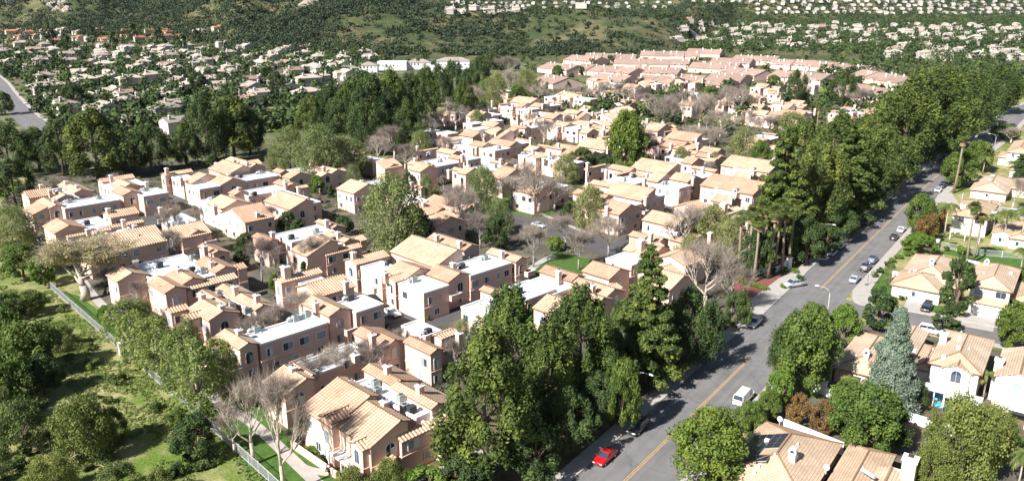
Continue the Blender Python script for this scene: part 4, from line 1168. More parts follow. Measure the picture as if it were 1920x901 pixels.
# light versions for the middle and far distance
def farpr(k, H, Rr, leafm, name, seeds, con=0, ncl=26, per=26, size=1.0):
    def f(s):
        g = np.random.default_rng(s); tb = MB(); tb.tube([(0, 0, 0), (0, 0, H*.5)], [.3, .12], 5)
        c, t = crown_points(g, ncl, H*.15, H*.92, lambda t: max(.2, math.sin(math.pi*(t*.8+.17))**.7*(1-con*t)), Rr*.85)
        q = g.uniform(.22, .36, len(c))*Rr; return proto(name, tb, leafcloud(c, np.stack([q, q, q*1.1], 1), per, size, s, fill=.3, aspect=1.4), leafm)
    P_(k, H, Rr, f, *seeds)
farpr('fpine', 14, 4.2, 'leaf_dark', 'pine_tree', (101, 102), .3)
farpr('fgreen', 9, 4, 'leaf_round', 'broadleaf_tree', (103, 104))
farpr('flight', 8, 4, 'leaf_light', 'broadleaf_tree', (105,))
farpr('fbright', 7, 3.6, 'leaf_bright', 'broadleaf_tree', (109,))
farpr('folive', 9, 4.4, 'leaf_olive', 'broadleaf_tree', (110, 111))
farpr('fbrown', 7, 4, 'leaf_willow', 'bare_tree', (106,), ncl=18, per=16)
farpr('fdark', 9, 4.6, 'leaf_dark', 'broadleaf_tree', (107, 108))
index_kids()
NT = [0]; TREE_LABELS = set()
def plant(k, X, Y, H, Wd, label, group=None, cat=None, rz=None, zg=0.0):
    d = PR[k]; i = rnd.randrange(len(d['v'])); 
    for j in range(len(d['v'])):
        if j not in d['used']: i = j; break
    p = d['v'][i]; o = p if i not in d['used'] else copy_tree(p); d['used'].add(i)
    o.location = (X, Y, zg); o.rotation_euler = (0, 0, rnd.uniform(0, 6.28) if rz is None else rz)
    sx = Wd/2/d['R']; o.scale = (sx, sx, H/d['H'])
    cat = cat or {'fan': 'palm', 'queen': 'palm', 'shrubG': 'shrub', 'shrubB': 'shrub', 'shrubO': 'shrub'}.get(k, 'tree')
    tag(o, label, cat, group); NT[0] += 1; return o
def tree(k, bx, by, ty, wpx, label, group=None, hmin=None):
    g = T(bx, by) if by < 120 else G(bx, by); zc = g.y*CP+(CAM_H-g.z)*SP
    H = zat(g.x, g.y, ty)-g.z; Wd = wpx*zc/F
    if k in ('fan', 'queen'): H *= .9
    return plant(k, g.x, g.y, max(H, .5), Wd, label, group, zg=g.z)
# ---------------------------------------------------------------- trees placed one by one
GR = 'tall pines along the left side of the main road'
row = [('pine', 910, 905, 615, 185, 'nearest big pine left of the road, many upright yellow green tufts'),
 ('pine', 955, 790, 535, 140, 'rounded pine directly behind the nearest big pine'),
 ('pineL', 1085, 770, 540, 130, 'wide bright tufted pine beside the lane end, second behind the nearest pine'),
 ('conifer', 1208, 720, 458, 125, 'tallest slim conifer with tiered branches and a pointed top'),
 ('pineD', 1290, 690, 545, 110, 'dark pine in front of the white barked bare tree'),
 ('pineD', 1060, 850, 735, 120, 'dark shaded pine between the nearest big pine and the pavement'),
 ('roundD', 1000, 905, 790, 120, 'low dark tree under the nearest big pine'),
 ('round', 1165, 815, 668, 68, 'narrow light green tree beside the street lamp in the pines shade'),
 ('pineD', 1150, 745, 625, 100, 'dark shaded pine behind the narrow light green tree'),
 ('pineD', 1245, 655, 580, 90, 'dark pine right beside the foot of the tallest slim conifer'),
 ('roundD', 1380, 615, 545, 55, 'small dark round tree at the corner of the entrance forecourt'),
 ('roundD', 1510, 498, 405, 72, 'dense dark green tree at the right end of the entrance wall'),
 ('roundD', 1570, 452, 385, 75, 'dark green roadside tree behind the two cars parked in shade'),
 ('roundD', 1545, 478, 420, 55, 'low dark tree between the entrance wall and the shaded cars'),
 ('conifer', 1458, 470, 235, 120, 'tall yellow green conifer rising behind the palm group'),
 ('pineL', 1525, 440, 265, 115, 'tall pine with horizontal fans just right of the yellow green conifer'),
 ('conifer', 1580, 410, 232, 120, 'broad layered conifer in the middle of the roadside row'),
 ('pine', 1560, 380, 215, 130, 'pale topped pine behind the broad layered conifer'),
 ('pineL', 1640, 380, 230, 105, 'pine with trailing foliage overhanging the shaded road'),
 ('roundD', 1680, 345, 255, 80, 'low dark round tree where the shade first crosses the road'),
 ('pine', 1690, 325, 145, 130, 'massive pine before the end of the pink roofed rows'),
 ('pine', 1745, 300, 130, 130, 'second massive pine in the far clump beside the road'),
 ('pineL', 1720, 290, 120, 110, 'yellow tipped pine at the back of the far roadside clump'),
 ('pine', 1795, 268, 135, 110, 'rightmost massive pine of the far roadside clump'),
 ('pineD', 1830, 240, 135, 90, 'dark pine at the bend of the road'),
 ('pineL', 1860, 212, 125, 90, 'pale pine beyond the bend of the road'),
 ('pine', 1655, 300, 170, 90, 'pine behind the massive pines near the white palm house'),
 ('pineL', 1500, 350, 225, 90, 'rounded pine behind the yellow green conifer'),
 ('pine', 1610, 345, 215, 95, 'dark crowned pine right of the pale topped pine'),
 ('roundD', 1750, 300, 240, 70, 'dark low tree at the foot of the far clump, road side'),
 ('roundD', 1415, 520, 430, 60, 'dark tree behind the palm trunks'),
 ('roundD', 1625, 395, 330, 60, 'small dark tree leaning over the shaded pavement'),
 ('pineD', 1100, 690, 590, 80, 'dark pine beside the gable behind the wide tufted pine'),
 ('pine', 1025, 805, 610, 120, 'pine wedged between the nearest big pine and the wide tufted one'),
 ('pineD', 1128, 800, 700, 90, 'low dark pine left of the street lamp in the shade'),
 ('pine', 1170, 700, 560, 95, 'pine directly left of the tallest slim conifer'),
 ('pineD', 1330, 640, 570, 60, 'short dark pine below the white barked bare tree'),
 ('roundD', 870, 930, 850, 110, 'low round tree at the bottom edge under the nearest pine'),
 ('bright', 800, 940, 880, 100, 'bright green bush at the bottom edge beside the concrete path'),
 ('pepper', 730, 935, 868, 90, 'yellow green bush under the nearest town house'),
 ('pepper', 660, 945, 880, 80, 'olive yellow bush at the bottom edge by the pergola')]
for k, bx, by, ty, w_, lb in row: tree(k, bx, by, ty, w_, lb, GR if 'pine' in k or k == 'conifer' else None)
palms = [(1398, 520, 385), (1412, 530, 402), (1425, 515, 372), (1440, 522, 380), (1452, 505, 368), (1466, 510, 385), (1478, 500, 372), (1385, 505, 395), (1432, 500, 395)]
for i, (bx, by, ty) in enumerate(sorted(palms)):
    tree('fan', bx, by, ty, 40, 'tall fan palm in the cluster by the entrance wall, %s from the left' % ordn(i+1), 'fan palms clustered by the entrance wall')
NM = [('fan', 1812, 494, 376, 32, 'left one of the two tall fan palms standing in the dry slope'),
 ('fan', 1824, 492, 398, 32, 'right one of the two tall fan palms standing in the dry slope'),
 ('fan', 1788, 362, 245, 30, 'lone tall fan palm beside the round tree at the kerb'),
 ('round', 1793, 352, 283, 66, 'dense round green tree at the kerb behind the lone palm'),
 ('round', 1830, 320, 262, 56, 'olive round tree with yellow leaves right of the lone palm'),
 ('queen', 1842, 326, 292, 34, 'yellowing feather palm behind the tan hipped house'),
 ('queen', 1898, 330, 300, 34, 'feather palm before the yellow house at the right edge'),
 ('cypress', 1908, 340, 290, 12, 'narrow dark cypress at the right edge'),
 ('round', 1880, 262, 232, 55, 'spreading green tree in the bend of the side street'),
 ('bare', 1895, 270, 238, 40, 'brown bare tree under the spreading green tree'),
 ('round', 1722, 440, 362, 56, 'tall green garden tree overhanging the kerb, left of the orange one'),
 ('rust', 1735, 455, 395, 44, 'orange brown tree in the garden beside the road'),
 ('bright', 1722, 475, 437, 62, 'bright green spreading bush above the parked cars'),
 ('queen', 1770, 446, 378, 46, 'shaggy feather palm left of the pale house with the white pergola'),
 ('rust', 1757, 430, 382, 30, 'orange leaved tree touching the shaggy feather palm'),
 ('queen', 1880, 455, 392, 50, 'golden feather palm left of the second one at the right edge'),
 ('queen', 1912, 460, 388, 46, 'golden feather palm cut by the right edge of the picture'),
 ('queen', 1860, 440, 400, 36, 'smaller feather palm beside the white corner house'),
 ('bare', 1898, 394, 335, 54, 'pink brown leafless tree before the white car on the side street'),
 ('magnolia', 1790, 590, 478, 66, 'dark glossy tree between the two garages'),
 ('magnolia', 1772, 625, 575, 56, 'small dark tree standing in the kerb lawn'),
 ('magnolia', 1646, 618, 538, 66, 'black green tree on the street corner'),
 ('round', 1898, 660, 562, 72, 'big green tree at the right edge beside the driveway'),
 ('birch', 1667, 535, 492, 26, 'thin young street tree by the hedge on the corner'),
 ('round', 1900, 545, 500, 40, 'green tree behind the fence at the right edge'),
 ('queen', 1910, 520, 462, 40, 'palm on the slope at the right edge'),
 ('shrubB', 1806, 478, 458, 26, 'round green bush on the dry slope'),
 ('purple', 1745, 478, 462, 24, 'grey rounded bush on the dry slope'),
 ('round', 1500, 740, 578, 118, 'large pine like tree covering the right kerb below the junction'),
 ('pineD', 1478, 735, 590, 90, 'dark bushy tree left of the street lamp at the junction'),
 ('round', 1520, 655, 565, 60, 'yellow green tree top just below the junction'),
 ('bright', 1578, 650, 572, 62, 'orange and green tree right of the lamp at the junction'),
 ('bareW', 1556, 715, 612, 58, 'white barked leafless tree before the brick red house'),
 ('deodar', 1663, 770, 578, 92, 'blue grey cone shaped conifer between the right hand houses'),
 ('bright', 1462, 765, 690, 58, 'bright green tree beside the white van'),
 ('round', 1405, 815, 752, 62, 'dark hedge like tree between the van and the round kerb tree'),
 ('round', 1440, 785, 730, 50, 'green hedge like tree right behind the white van'),
 ('ficus', 1328, 905, 768, 142, 'big round olive green tree on the right kerb at the bottom'),
 ('round', 1618, 850, 718, 130, 'wide green tree filling the space below the blue grey conifer'),
 ('round', 1580, 815, 715, 90, 'green tree left part of the thicket below the blue grey conifer'),
 ('roundD', 1665, 845, 760, 80, 'dark green tree at the right of the thicket above the tan roof'),
 ('rust', 1492, 800, 735, 48, 'brown bush behind the white garden wall'),
 ('rust', 1537, 815, 750, 50, 'reddish olive bush above the white garden wall'),
 ('pepper', 1790, 912, 752, 150, 'large feathery yellow green tree at the lower right'),
 ('pepper', 1850, 870, 765, 100, 'feathery tree at the lower right edge behind the larger one'),
 ('pepper', 1745, 930, 830, 90, 'low feathery bush between the two lower right houses'),
 ('queen', 1905, 925, 842, 60, 'golden palm in the lower right corner'),
 ('queen', 1843, 750, 695, 52, 'feather palm by the white patio house'),
 ('roundD', 1712, 765, 710, 50, 'green bush between the conifer and the blue toys'),
 ('queen', 1590, 745, 705, 44, 'low palm before the blue grey conifer'),
 # around the town houses
 ('willow', 160, 562, 448, 185, 'big leaning willow with yellow grey twigs beside the white fence'),
 ('birch', 245, 650, 560, 95, 'pale green birch beside the fence, nearest the leaning willow'),
 ('birch', 300, 700, 590, 105, 'pale green birch midway along the fence'),
 ('birch', 262, 690, 580, 80, 'thin pale birch touching the fence midway'),
 ('birch', 376, 778, 632, 115, 'pale green birch before the brown balcony'),
 ('birch', 345, 742, 612, 95, 'slender birch left of the brown balcony'),
 ('birch', 415, 745, 630, 80, 'birch in front of the balcony house corner'),
 ('bareW', 532, 930, 690, 110, 'large leafless tree in the foreground beside the footpath'),
 ('bareW', 475, 870, 700, 95, 'second leafless tree in the foreground, next to the fence'),
 ('bare', 440, 850, 770, 80, 'low brown leafless thicket tree leaning over the fence'),
 ('bare', 548, 790, 705, 80, 'leafless tree shading the wall left of the nearest town house'),
 ('purple', 640, 720, 650, 70, 'grey bare tree on the white roof side behind the nearest house'),
 ('purple', 700, 715, 640, 70, 'grey bare tree before the pair of small gables'),
 ('purple', 590, 730, 670, 60, 'grey bare tree left of the roof well'),
 ('purple', 570, 620, 548, 70, 'lilac grey bare tree between the long wing and the striped ridge'),
 ('purple', 525, 640, 570, 60, 'lilac grey bare tree against the long white roof'),
 ('purple', 480, 650, 590, 52, 'lilac grey bare tree behind the stepped gables'),
 ('purple', 325, 460, 385, 44, 'purple bare tree between two striped roofs'),
 ('purple', 320, 490, 430, 44, 'purple bare tree before the round window house'),
 ('purple', 492, 530, 445, 52, 'large purple grey bare tree left of the veiled gable'),
 ('purple', 515, 500, 460, 40, 'grey bare tree touching the veiled gable'),
 ('purple', 510, 440, 385, 44, 'pink grey bare tree before the single chimney wall'),
 ('roundD', 462, 475, 436, 40, 'dark green tree left of the flat white roof'),
 ('roundD', 542, 440, 395, 34, 'dark green shrub tree by the single chimney wall'),
 ('cypress', 560, 450, 410, 20, 'small dark cypress beside the pale arcade'),
 ('roundD', 645, 440, 405, 40, 'dark green tree beside the curved dark lawn edge'),
 ('bare', 590, 520, 440, 50, 'thin bare tree in front of the tiled gable'),
 ('syc', 272, 640, 560, 60, 'yellow green tree against the arched end wall'),
 ('bright', 205, 605, 570, 40, 'small bright bush at the fence lawn'),
 ('purple', 245, 615, 560, 50, 'lilac bare tree below the arched end wall'),
 ('round', 45, 520, 455, 80, 'green tree at the left edge, before the leftmost town house'),
 ('syc', 25, 460, 385, 100, 'pale green tree against the leftmost town house wall'),
 ('bright', 85, 535, 478, 60, 'bright green tree left of the leaning willow'),
 ('syc', 740, 490, 328, 130, 'big green sycamore in the middle of the town houses'),
 ('round', 775, 470, 385, 70, 'darker green tree attached to the right of the big sycamore'),
 ('syc', 600, 345, 235, 105, 'tall light sycamore right of the upper left block'),
 ('syc', 650, 335, 255, 90, 'light sycamore in the middle of the belt behind the houses'),
 ('syc', 545, 315, 238, 70, 'light sycamore next to the dark pine mass'),
 ('roundD', 625, 320, 270, 80, 'dark green tree below the light sycamores'),
 ('bare', 710, 320, 255, 60, 'grey brown bare tree at the right end of the sycamore belt'),
 ('bare', 740, 300, 235, 60, 'brown bare tree before the great dark pines'),
 ('syc', 905, 400, 312, 70, 'green and grey sycamore beside the curving street'),
 ('syc', 935, 440, 375, 60, 'bright green sycamore on the street corner'),
 ('purple', 862, 440, 345, 60, 'lilac grey bare tree at the end of the tiled terrace'),
 ('purple', 900, 465, 400, 60, 'purple brown bare tree above the central block'),
 ('roundD', 930, 470, 400, 50, 'dark green tree among the purple ones'),
 ('bareW', 960, 390, 325, 90, 'white branched bare tree before the arched gables'),
 ('bareW', 1010, 400, 318, 90, 'second white branched bare tree before the arched gables'),
 ('bare', 985, 360, 300, 60, 'brown bare tree hiding the small gables'),
 ('bare', 1040, 395, 335, 60, 'tangled brown bare tree right of the white branched ones'),
 ('syc', 1105, 430, 348, 70, 'yellow green tree before the street corner house'),
 ('purple', 1085, 505, 430, 52, 'dark bare tree in the middle of the green lawn'),
 ('purple', 1000, 500, 420, 50, 'dark bare tree at the left edge of the green lawn'),
 ('purple', 1140, 480, 408, 60, 'dark spreading tree beside the street bend'),
 ('purple', 1060, 465, 405, 56, 'grey bare tree behind the lawn'),
 ('bright', 1040, 470, 443, 34, 'yellow green bush at the back of the lawn'),
 ('ficus', 1172, 322, 206, 76, 'big rounded bright green tree above the wide tiled roof'),
 ('roundD', 1090, 325, 278, 66, 'dark green tree left of the big rounded one'),
 ('roundD', 1130, 325, 290, 50, 'second dark green tree left of the big rounded one'),
 ('syc', 1060, 345, 290, 60, 'thin yellow tree at the end of the long white front'),
 ('bareW', 1205, 310, 240, 50, 'white trunked bare tree right of the big rounded tree'),
 ('purple', 1225, 310, 262, 44, 'purple bare tree before the white gable'),
 ('syc', 1275, 320, 275, 34, 'green young tree beside the white gable'),
 ('syc', 1340, 325, 285, 34, 'yellow flowering tree before the pale wall'),
 ('bareW', 1278, 490, 380, 90, 'white barked bare tree on the lane mouth'),
 ('bareW', 1320, 590, 440, 100, 'large white bare tree left of the entrance forecourt'),
 ('bareW', 1370, 590, 480, 80, 'leaning white bare tree at the forecourt corner'),
 ('syc', 1330, 450, 385, 90, 'yellow green sycamore left of the palm cluster'),
 ('syc', 1370, 490, 410, 80, 'pale sycamore directly left of the first palms'),
 ('syc', 1290, 520, 440, 70, 'thin yellow grey tree beside the pale house end'),
 ('round', 1425, 320, 262, 44, 'green tree at the upper end of the white walled houses'),
 ('syc', 1390, 310, 240, 60, 'pale sycamore above the white gables'),
 ('bare', 1310, 250, 175, 70, 'tall grey bare tree in the park right of centre'),
 ('bare', 1240, 250, 180, 70, 'brown bare tree in the park right of centre'),
 ('bare', 1350, 260, 205, 70, 'lilac brown bare tree in the park, nearer the pines'),
 ('bareW', 1390, 225, 165, 60, 'white branched tree in the park'),
 ('bare', 1170, 210, 150, 60, 'brown bare tree behind the bright rounded tree'),
 ('bare', 1130, 205, 150, 56, 'pale brown bare tree left of the park'),
 ('roundD', 1400, 215, 178, 44, 'dark tree right of the white branched park tree'),
 ('pineD', 1490, 200, 133, 46, 'dark pine before the pink roofed rows'),
 ('pineD', 1580, 200, 133, 52, 'dark conical pine before the last pink roofs'),
 ('round', 1450, 160, 140, 26, 'small round tree between two pink roofs'),
 ('fan', 1530, 262, 190, 20, 'left palm of the pair by the tan house in the park'),
 ('fan', 1545, 265, 195, 20, 'right palm of the pair by the tan house in the park'),
 ('fan', 1575, 245, 203, 16, 'slim palm behind the pair in the park'),
 ('fan', 1637, 230, 188, 18, 'palm at the corner of the last pink roof'),
 ('bare', 1610, 215, 165, 44, 'grey bush tree below the last pink roof'),
 ('syc', 1480, 265, 210, 80, 'pale sycamore between the park and the pines'),
 ('bare', 1440, 265, 215, 60, 'brown bare tree between the park and the pines')]
for t_ in NM: tree(*t_)
# bottom left slope
SL = [('round', 55, 705, 600, 110), ('round', 10, 665, 575, 95), ('oak', 112, 655, 612, 60), ('round', 20, 760, 660, 100), ('roundD', 85, 740, 665, 70), ('oak', 45, 850, 750, 100), ('pepper', 160, 860, 752, 120), ('oak', 0, 800, 720, 70),
 ('oak', 215, 830, 765, 60), ('roundD', 372, 862, 775, 84), ('round', 335, 800, 765, 40), ('pepper', 100, 930, 862, 100), ('oak', 225, 930, 872, 90), ('roundD', 20, 600, 550, 70), ('oak', 5, 905, 840, 60), ('oak', 300, 935, 880, 60), ('round', 60, 590, 545, 60)]
for i, (k, x, y, ty, w_) in enumerate(sorted(SL, key=lambda q: q[1])):
    tree(k, x, y, ty, w_, 'grey green scrub oak on the slope below the fence, %s from the left edge' % ordn(i+1), 'scrub oaks on the slope below the fence')
# dark pines behind the leftmost houses and in the belt at the upper left
DP = [(20, 330, 235, 100), (75, 320, 240, 90), (120, 330, 225, 80), (185, 335, 205, 120), (235, 330, 235, 90), (285, 325, 235, 80), (30, 385, 300, 90), (395, 305, 178, 90), (440, 300, 180, 100), (470, 290, 205, 70), (350, 310, 230, 60),
      (140, 212, 155, 50), (10, 215, 172, 40), (520, 180, 135, 36), (375, 175, 135, 36)]
for i, (x, y, ty, w_) in enumerate(sorted(DP)):
    tree('pineD' if i % 3 else 'pine', x, y, ty, w_, 'dark pine in the belt behind the leftmost town houses, %s from the left' % ordn(i+1), 'dark pines at the upper left')
DQ = [(620, 240, 160, 60), (655, 250, 155, 70), (700, 275, 140, 90), (735, 270, 130, 90), (770, 250, 140, 80), (690, 290, 190, 80), (640, 265, 190, 80), (800, 220, 125, 60), (760, 285, 205, 80), (825, 200, 122, 50),
      (850, 190, 118, 50), (880, 195, 128, 50), (870, 230, 150, 50), (900, 180, 108, 50), (585, 255, 180, 60)]
for i, (x, y, ty, w_) in enumerate(sorted(DQ)):
    tree('pineD' if i % 3 else 'pine', x, y, ty, w_, 'dark pine in the great clump left of the far town houses, %s from the left' % ordn(i+1), 'dark pines in the central clump')
CB = [('syc', 930, 205, 135, 50), ('bare', 960, 195, 125, 44), ('syc', 985, 185, 130, 50), ('bare', 890, 215, 160, 44), ('syc', 910, 200, 150, 40), ('round', 970, 195, 160, 36), ('bare', 1010, 195, 155, 40), ('bare', 950, 150, 105, 44), ('round', 1045, 150, 122, 24), ('pineD', 925, 130, 100, 34),
      ('bare', 830, 260, 205, 44), ('bare', 800, 270, 215, 44), ('syc', 790, 300, 245, 50), ('bare', 760, 320, 270, 50), ('bare', 855, 250, 190, 50), ('syc', 895, 250, 205, 34), ('bare', 830, 300, 255, 44), ('bare', 690, 330, 290, 40),
      ('bare', 1000, 250, 210, 36), ('bare', 1020, 270, 225, 40), ('bare', 1060, 255, 215, 40), ('purple', 965, 300, 262, 30), ('bare', 905, 290, 240, 34), ('round', 1100, 220, 190, 30), ('bare', 1085, 200, 160, 40), ('purple', 1245, 235, 205, 40), ('bare', 1205, 215, 175, 46), ('round', 1250, 225, 185, 34), ('purple', 1300, 275, 235, 50), ('purple', 1340, 275, 240, 44), ('bare', 1400, 260, 205, 50), ('bare', 1280, 230, 170, 50), ('roundD', 1255, 235, 200, 26), ('bare', 1360, 215, 160, 44), ('round', 1330, 200, 160, 44)]
for i, (k, x, y, ty, w_) in enumerate(sorted(CB, key=lambda q: q[1])):
    kd = {'syc': 'pale green', 'bare': 'leafless brown', 'round': 'round green', 'roundD': 'dark green', 'purple': 'leafless purple grey', 'pineD': 'dark pine'}[k]
    tree(k, x, y, ty, w_, '%s tree among the far town houses, %s from the left' % (kd, ordn(i+1)), 'trees among the far town houses')
# small shrubs on the slope and along walls
SH = []
for i in range(85):
    x = rnd.uniform(-10, 420); y = rnd.uniform(560, 900)
    if x > 95+(y-540)*1.12-25: continue
    SH.append((x, y))
for i, (x, y) in enumerate(sorted(SH)):
    g = G(x, y); plant(rnd.choice(['shrubO', 'shrubG', 'shrubO']), g.x, g.y, rnd.uniform(1, 2), rnd.uniform(1.8, 3.6), 'low shrub in the slope grass below the fence, %s from the left' % ordn(i+1), 'low shrubs in the slope grass')
hs = [(1408, 536), (1420, 540), (1432, 544), (1396, 532), (1386, 527)]
for i, (x, y) in enumerate(sorted(hs)):
    g = G(x, y); plant('shrubB', g.x, g.y, 1.1, 2.2, 'clipped hedge block on the brick court, %s from the left' % ordn(i+1), 'clipped hedge blocks in the brick court')
gsh = [(600, 760), (585, 850), (600, 868), (620, 884), (560, 800), (548, 775), (845, 855), (830, 872), (860, 838), (1640, 520), (1652, 512), (1664, 500), (1674, 492), (1684, 484), (1450, 512), (1470, 508), (1490, 512), (690, 600), (770, 615), (800, 600), (720, 617),
       (1682, 548), (1690, 562), (1730, 630), (1560, 700), (1700, 480), (1775, 470), (1790, 462), (1000, 380), (1015, 388), (1055, 405), (1180, 420), (1215, 410), (1880, 505), (1470, 540), (1500, 525)]
for i, (x, y) in enumerate(sorted(gsh)):
    g = G(x, y); plant(rnd.choice(['shrubG', 'shrubB', 'shrubG']), g.x, g.y, rnd.uniform(1, 1.7), rnd.uniform(1.6, 2.6), 'garden shrub by a wall or kerb, %s from the left' % ordn(i+1), 'garden shrubs')
# ---------------------------------------------------------------- detached houses right of the road
def house(crop, az, origin, label, st='stucco_white', tile='tile_tan', corr=False): return Bld('house', label, 'house', crop, az, origin, 'detached houses right of the main road', st=st, tile=tile, corr=corr)
def gdoor(h, S, E, W, hh, w=4.9):
    x0, x1, y0, y1 = h.rect(S, E, W, hh); h.garage((x0+x1)/2, y0, w, 2.25, 'b')
def cowl(h, p, z):
    x, y = h.loc(p, z); m = MB(); m.box(x-.45, x+.45, y-.4, y+.4, z-2.6, z-.35); o = m.build('chimney', 'trim_white', h.root)
    m = MB(); n = 10; pts = [(.55*math.cos(math.pi*i/n), .75*math.sin(math.pi*i/n)) for i in range(n+1)]
    for s_ in (-.42, .42): m.add([(x+a, y+s_, z-.35+b_) for a, b_ in pts], [tuple(range(n+1))])
    for i in range(n): m.add([(x+pts[i][0], y-.42, z-.35+pts[i][1]), (x+pts[i+1][0], y-.42, z-.35+pts[i+1][1]), (x+pts[i+1][0], y+.42, z-.35+pts[i+1][1]), (x+pts[i][0], y+.42, z-.35+pts[i][1])], [(0, 1, 2, 3)])
    m.build('chimney_cap', 'trim_white', o)
    m = MB(); m.poly([(x+a*.55, y-.43, z-.33+b_*.6) for a, b_ in pts]); m.build('flue', 'metal_dark', o)
def onroof(h, x, y):
    """height of the roof surface over a local point"""
    z = 0
    for b in h.blocks:
        if not (b['x0'] <= x <= b['x1'] and b['y0'] <= y <= b['y1']): continue
        if b['t'] == 'hip': d = min(x-b['x0'], b['x1']-x, y-b['y0'], b['y1']-y); z = max(z, b['h']+d*b['p']+.16)
        elif b['t'] == 'flat': z = max(z, b['h'])
    return z
def vents(h, n, seed):
    r = random.Random(seed)
    for i in range(n):
        b = r.choice(h.blocks); x = r.uniform(b['x0']+1, b['x1']-1); y = r.uniform(b['y0']+1, b['y1']-1); z = onroof(h, x, y)
        m = MB(); w = r.choice((.12, .18, .3)); m.box(x-w, x+w, y-w, y+w, z-.3, z+.25+w*.5); m.build('roof_vent', 'trim_white', h.root)
def panel(h, x0, x1, y0, y1):
    """solar panels lying on the west slope of a hip block: x is measured up from the low eave"""
    m = MB(); f = MB(); b = h.blocks[0]; p = b['p']
    zz = lambda x: b['h']+(x-b['x0'])*p+.27
    ny = max(1, int(round((y1-y0)/1.65))); nx = max(1, int(round((x1-x0)/1.0)))
    for i in range(nx):
        for j in range(ny):
            a0 = x0+(x1-x0)*i/nx+.02; a1 = x0+(x1-x0)*(i+1)/nx-.02; c0_ = y0+(y1-y0)*j/ny+.02; c1 = y0+(y1-y0)*(j+1)/ny-.02
            m.add([(a0, c0_, zz(a0)), (a1, c0_, zz(a1)), (a1, c1, zz(a1)), (a0, c1, zz(a0))], [(0, 1, 2, 3)])
    f.add([(x0, y0, zz(x0)-.02), (x1, y0, zz(x1)-.02), (x1, y1, zz(x1)-.02), (x0, y1, zz(x0)-.02), (x0, y0, zz(x0)-.2), (x1, y0, zz(x1)-.2), (x1, y1, zz(x1)-.2), (x0, y1, zz(x0)-.2)], [(0, 1, 2, 3), (0, 4, 5, 1), (1, 5, 6, 2), (2, 6, 7, 3), (3, 7, 4, 0)])
    o = f.build('solar_panel', 'metal_grey', h.root); m.build('panel_glass', 'solar', o)
def dish(h, p, z):
    x, y = h.loc(p, z); m = MB(); m.tube([(x, y, z-1), (x, y, z)], .04, 5); n = 10
    m.add([(x-.1, y-.1, z)]+[(x+.4*math.cos(6.283*i/n), y+.25+.1*math.sin(6.283*i/n)-.25, z+.4*math.sin(6.283*i/n)) for i in range(n)], [(0, 1+i, 1+(i+1) % n) for i in range(n)]); m.build('satellite_dish', 'trim_white', h.root)
r1 = house('R', 126, (430, 420), 'single storey corner house with black car on its driveway', 'stucco_white')
r1.b('hip', (262, 335), (860, 430), (440, 95), 3.0); r1.b('hip', (190, 402), (690, 497), (300, 270), 3.0); gdoor(r1, (190, 402), (690, 497), (300, 270), 3.0); cowl(r1, (610, 150), 6.6); vents(r1, 7, 1); r1.done()
r2 = house('R', 126, (1200, 560), 'two storey house with solar panels and white garage, right of the corner house', 'stucco_white')
r2.b('hip', (1020, 405), (1440, 465), (1160, 190), 5.7); r2.b('hip', (860, 300), (1110, 340), (990, 205), 3.2); r2.b('sb', (1005, 585), (1385, 645), (1010, 520), 2.8, win='none')
x0, x1, y0, y1 = r2.rect((1005, 585), (1385, 645), (1010, 520), 2.8); r2.garage((x0+x1)/2+.3, y0, 5.6, 2.2, 'b'); cowl(r2, (1188, 160), 7.2)
pb = r2.blocks[1]; m = MB(); cxx, cyy = (pb['x0']+pb['x1'])/2, pb['y0']+1.2
m.add([(cxx-1.8, cyy-1, pb['h']+.45), (cxx+1.8, cyy-1, pb['h']+.45), (cxx+1.8, cyy+.8, pb['h']+.45+1.8*TAN), (cxx-1.8, cyy+.8, pb['h']+.45+1.8*TAN)], [(0, 1, 2, 3)]); m.build('solar_panel', 'solar', r2.root)
vents(r2, 6, 2); r2.done()
r3 = house('S', 126, (300, 500), 'single storey house with brick red wall, behind the blue grey conifer', 'stucco_rose')
r3.b('hip', (110, 432), (470, 500), (275, 165), 3.0); r3.b('gb', (520, 330), (745, 290), (510, 110), 3.4); cowl(r3, (350, 320), 5.4); r3.chimney((700, 300), 5.6); vents(r3, 5, 3); r3.done()
r4 = house('S', 126, (1000, 620), 'two storey pink white house with patio cover and blue toys in its garden', 'stucco_white')
r4.b('hip', (850, 400), (1215, 480), (985, 165), 5.8); r4.b('gb', (940, 440), (1150, 480), (1080, 300), 5.6); r4.b('hip', (715, 435), (850, 450), (810, 275), 3.0)
r4.chimney((945, 175), 8.0, 1.1, 3); vents(r4, 8, 4)
def cover(h, p, w, d, z=2.7, name='patio_cover', slats=True):
    x, y = h.loc(p, z); m = MB()
    n = int(w/.3)
    if slats:
        for i in range(n): m.box(x+w*i/n, x+w*i/n+.13, y-d, y, z, z+.12)
        m.box(x-.1, x+w+.1, y-d+.1, y-d+.25, z-.2, z-.003); m.box(x-.1, x+w+.1, y-.3, y-.15, z-.2, z-.003)
    else: m.box(x, x+w, y-d, y, z, z+.14)
    o = m.build(name, 'trim_white', h.root)
    for q in (x+.1, x+w/2, x+w-.25):
        c = MB(); c.box(q, q+.16, y-d+.12, y-d+.28, 0, z-.2); c.build('post', 'trim_white', o)
cover(r4, (800, 560), 3.4, 2.6, 2.7, slats=False); cover(r4, (960, 610), 5.4, 3.2, 2.6, slats=False)
r4.done()
r5 = house('S', 126, (1400, 700), 'white two storey house cut by the right edge of the picture', 'stucco_white')
r5.b('gb', (1345, 505), (1700, 560), (1440, 310), 5.9); r5.chimney((1372, 375), 7.4, 1.2, 0); cover(r5, (1420, 700), 6, 3, 2.7, slats=False); vents(r5, 3, 5); r5.done()
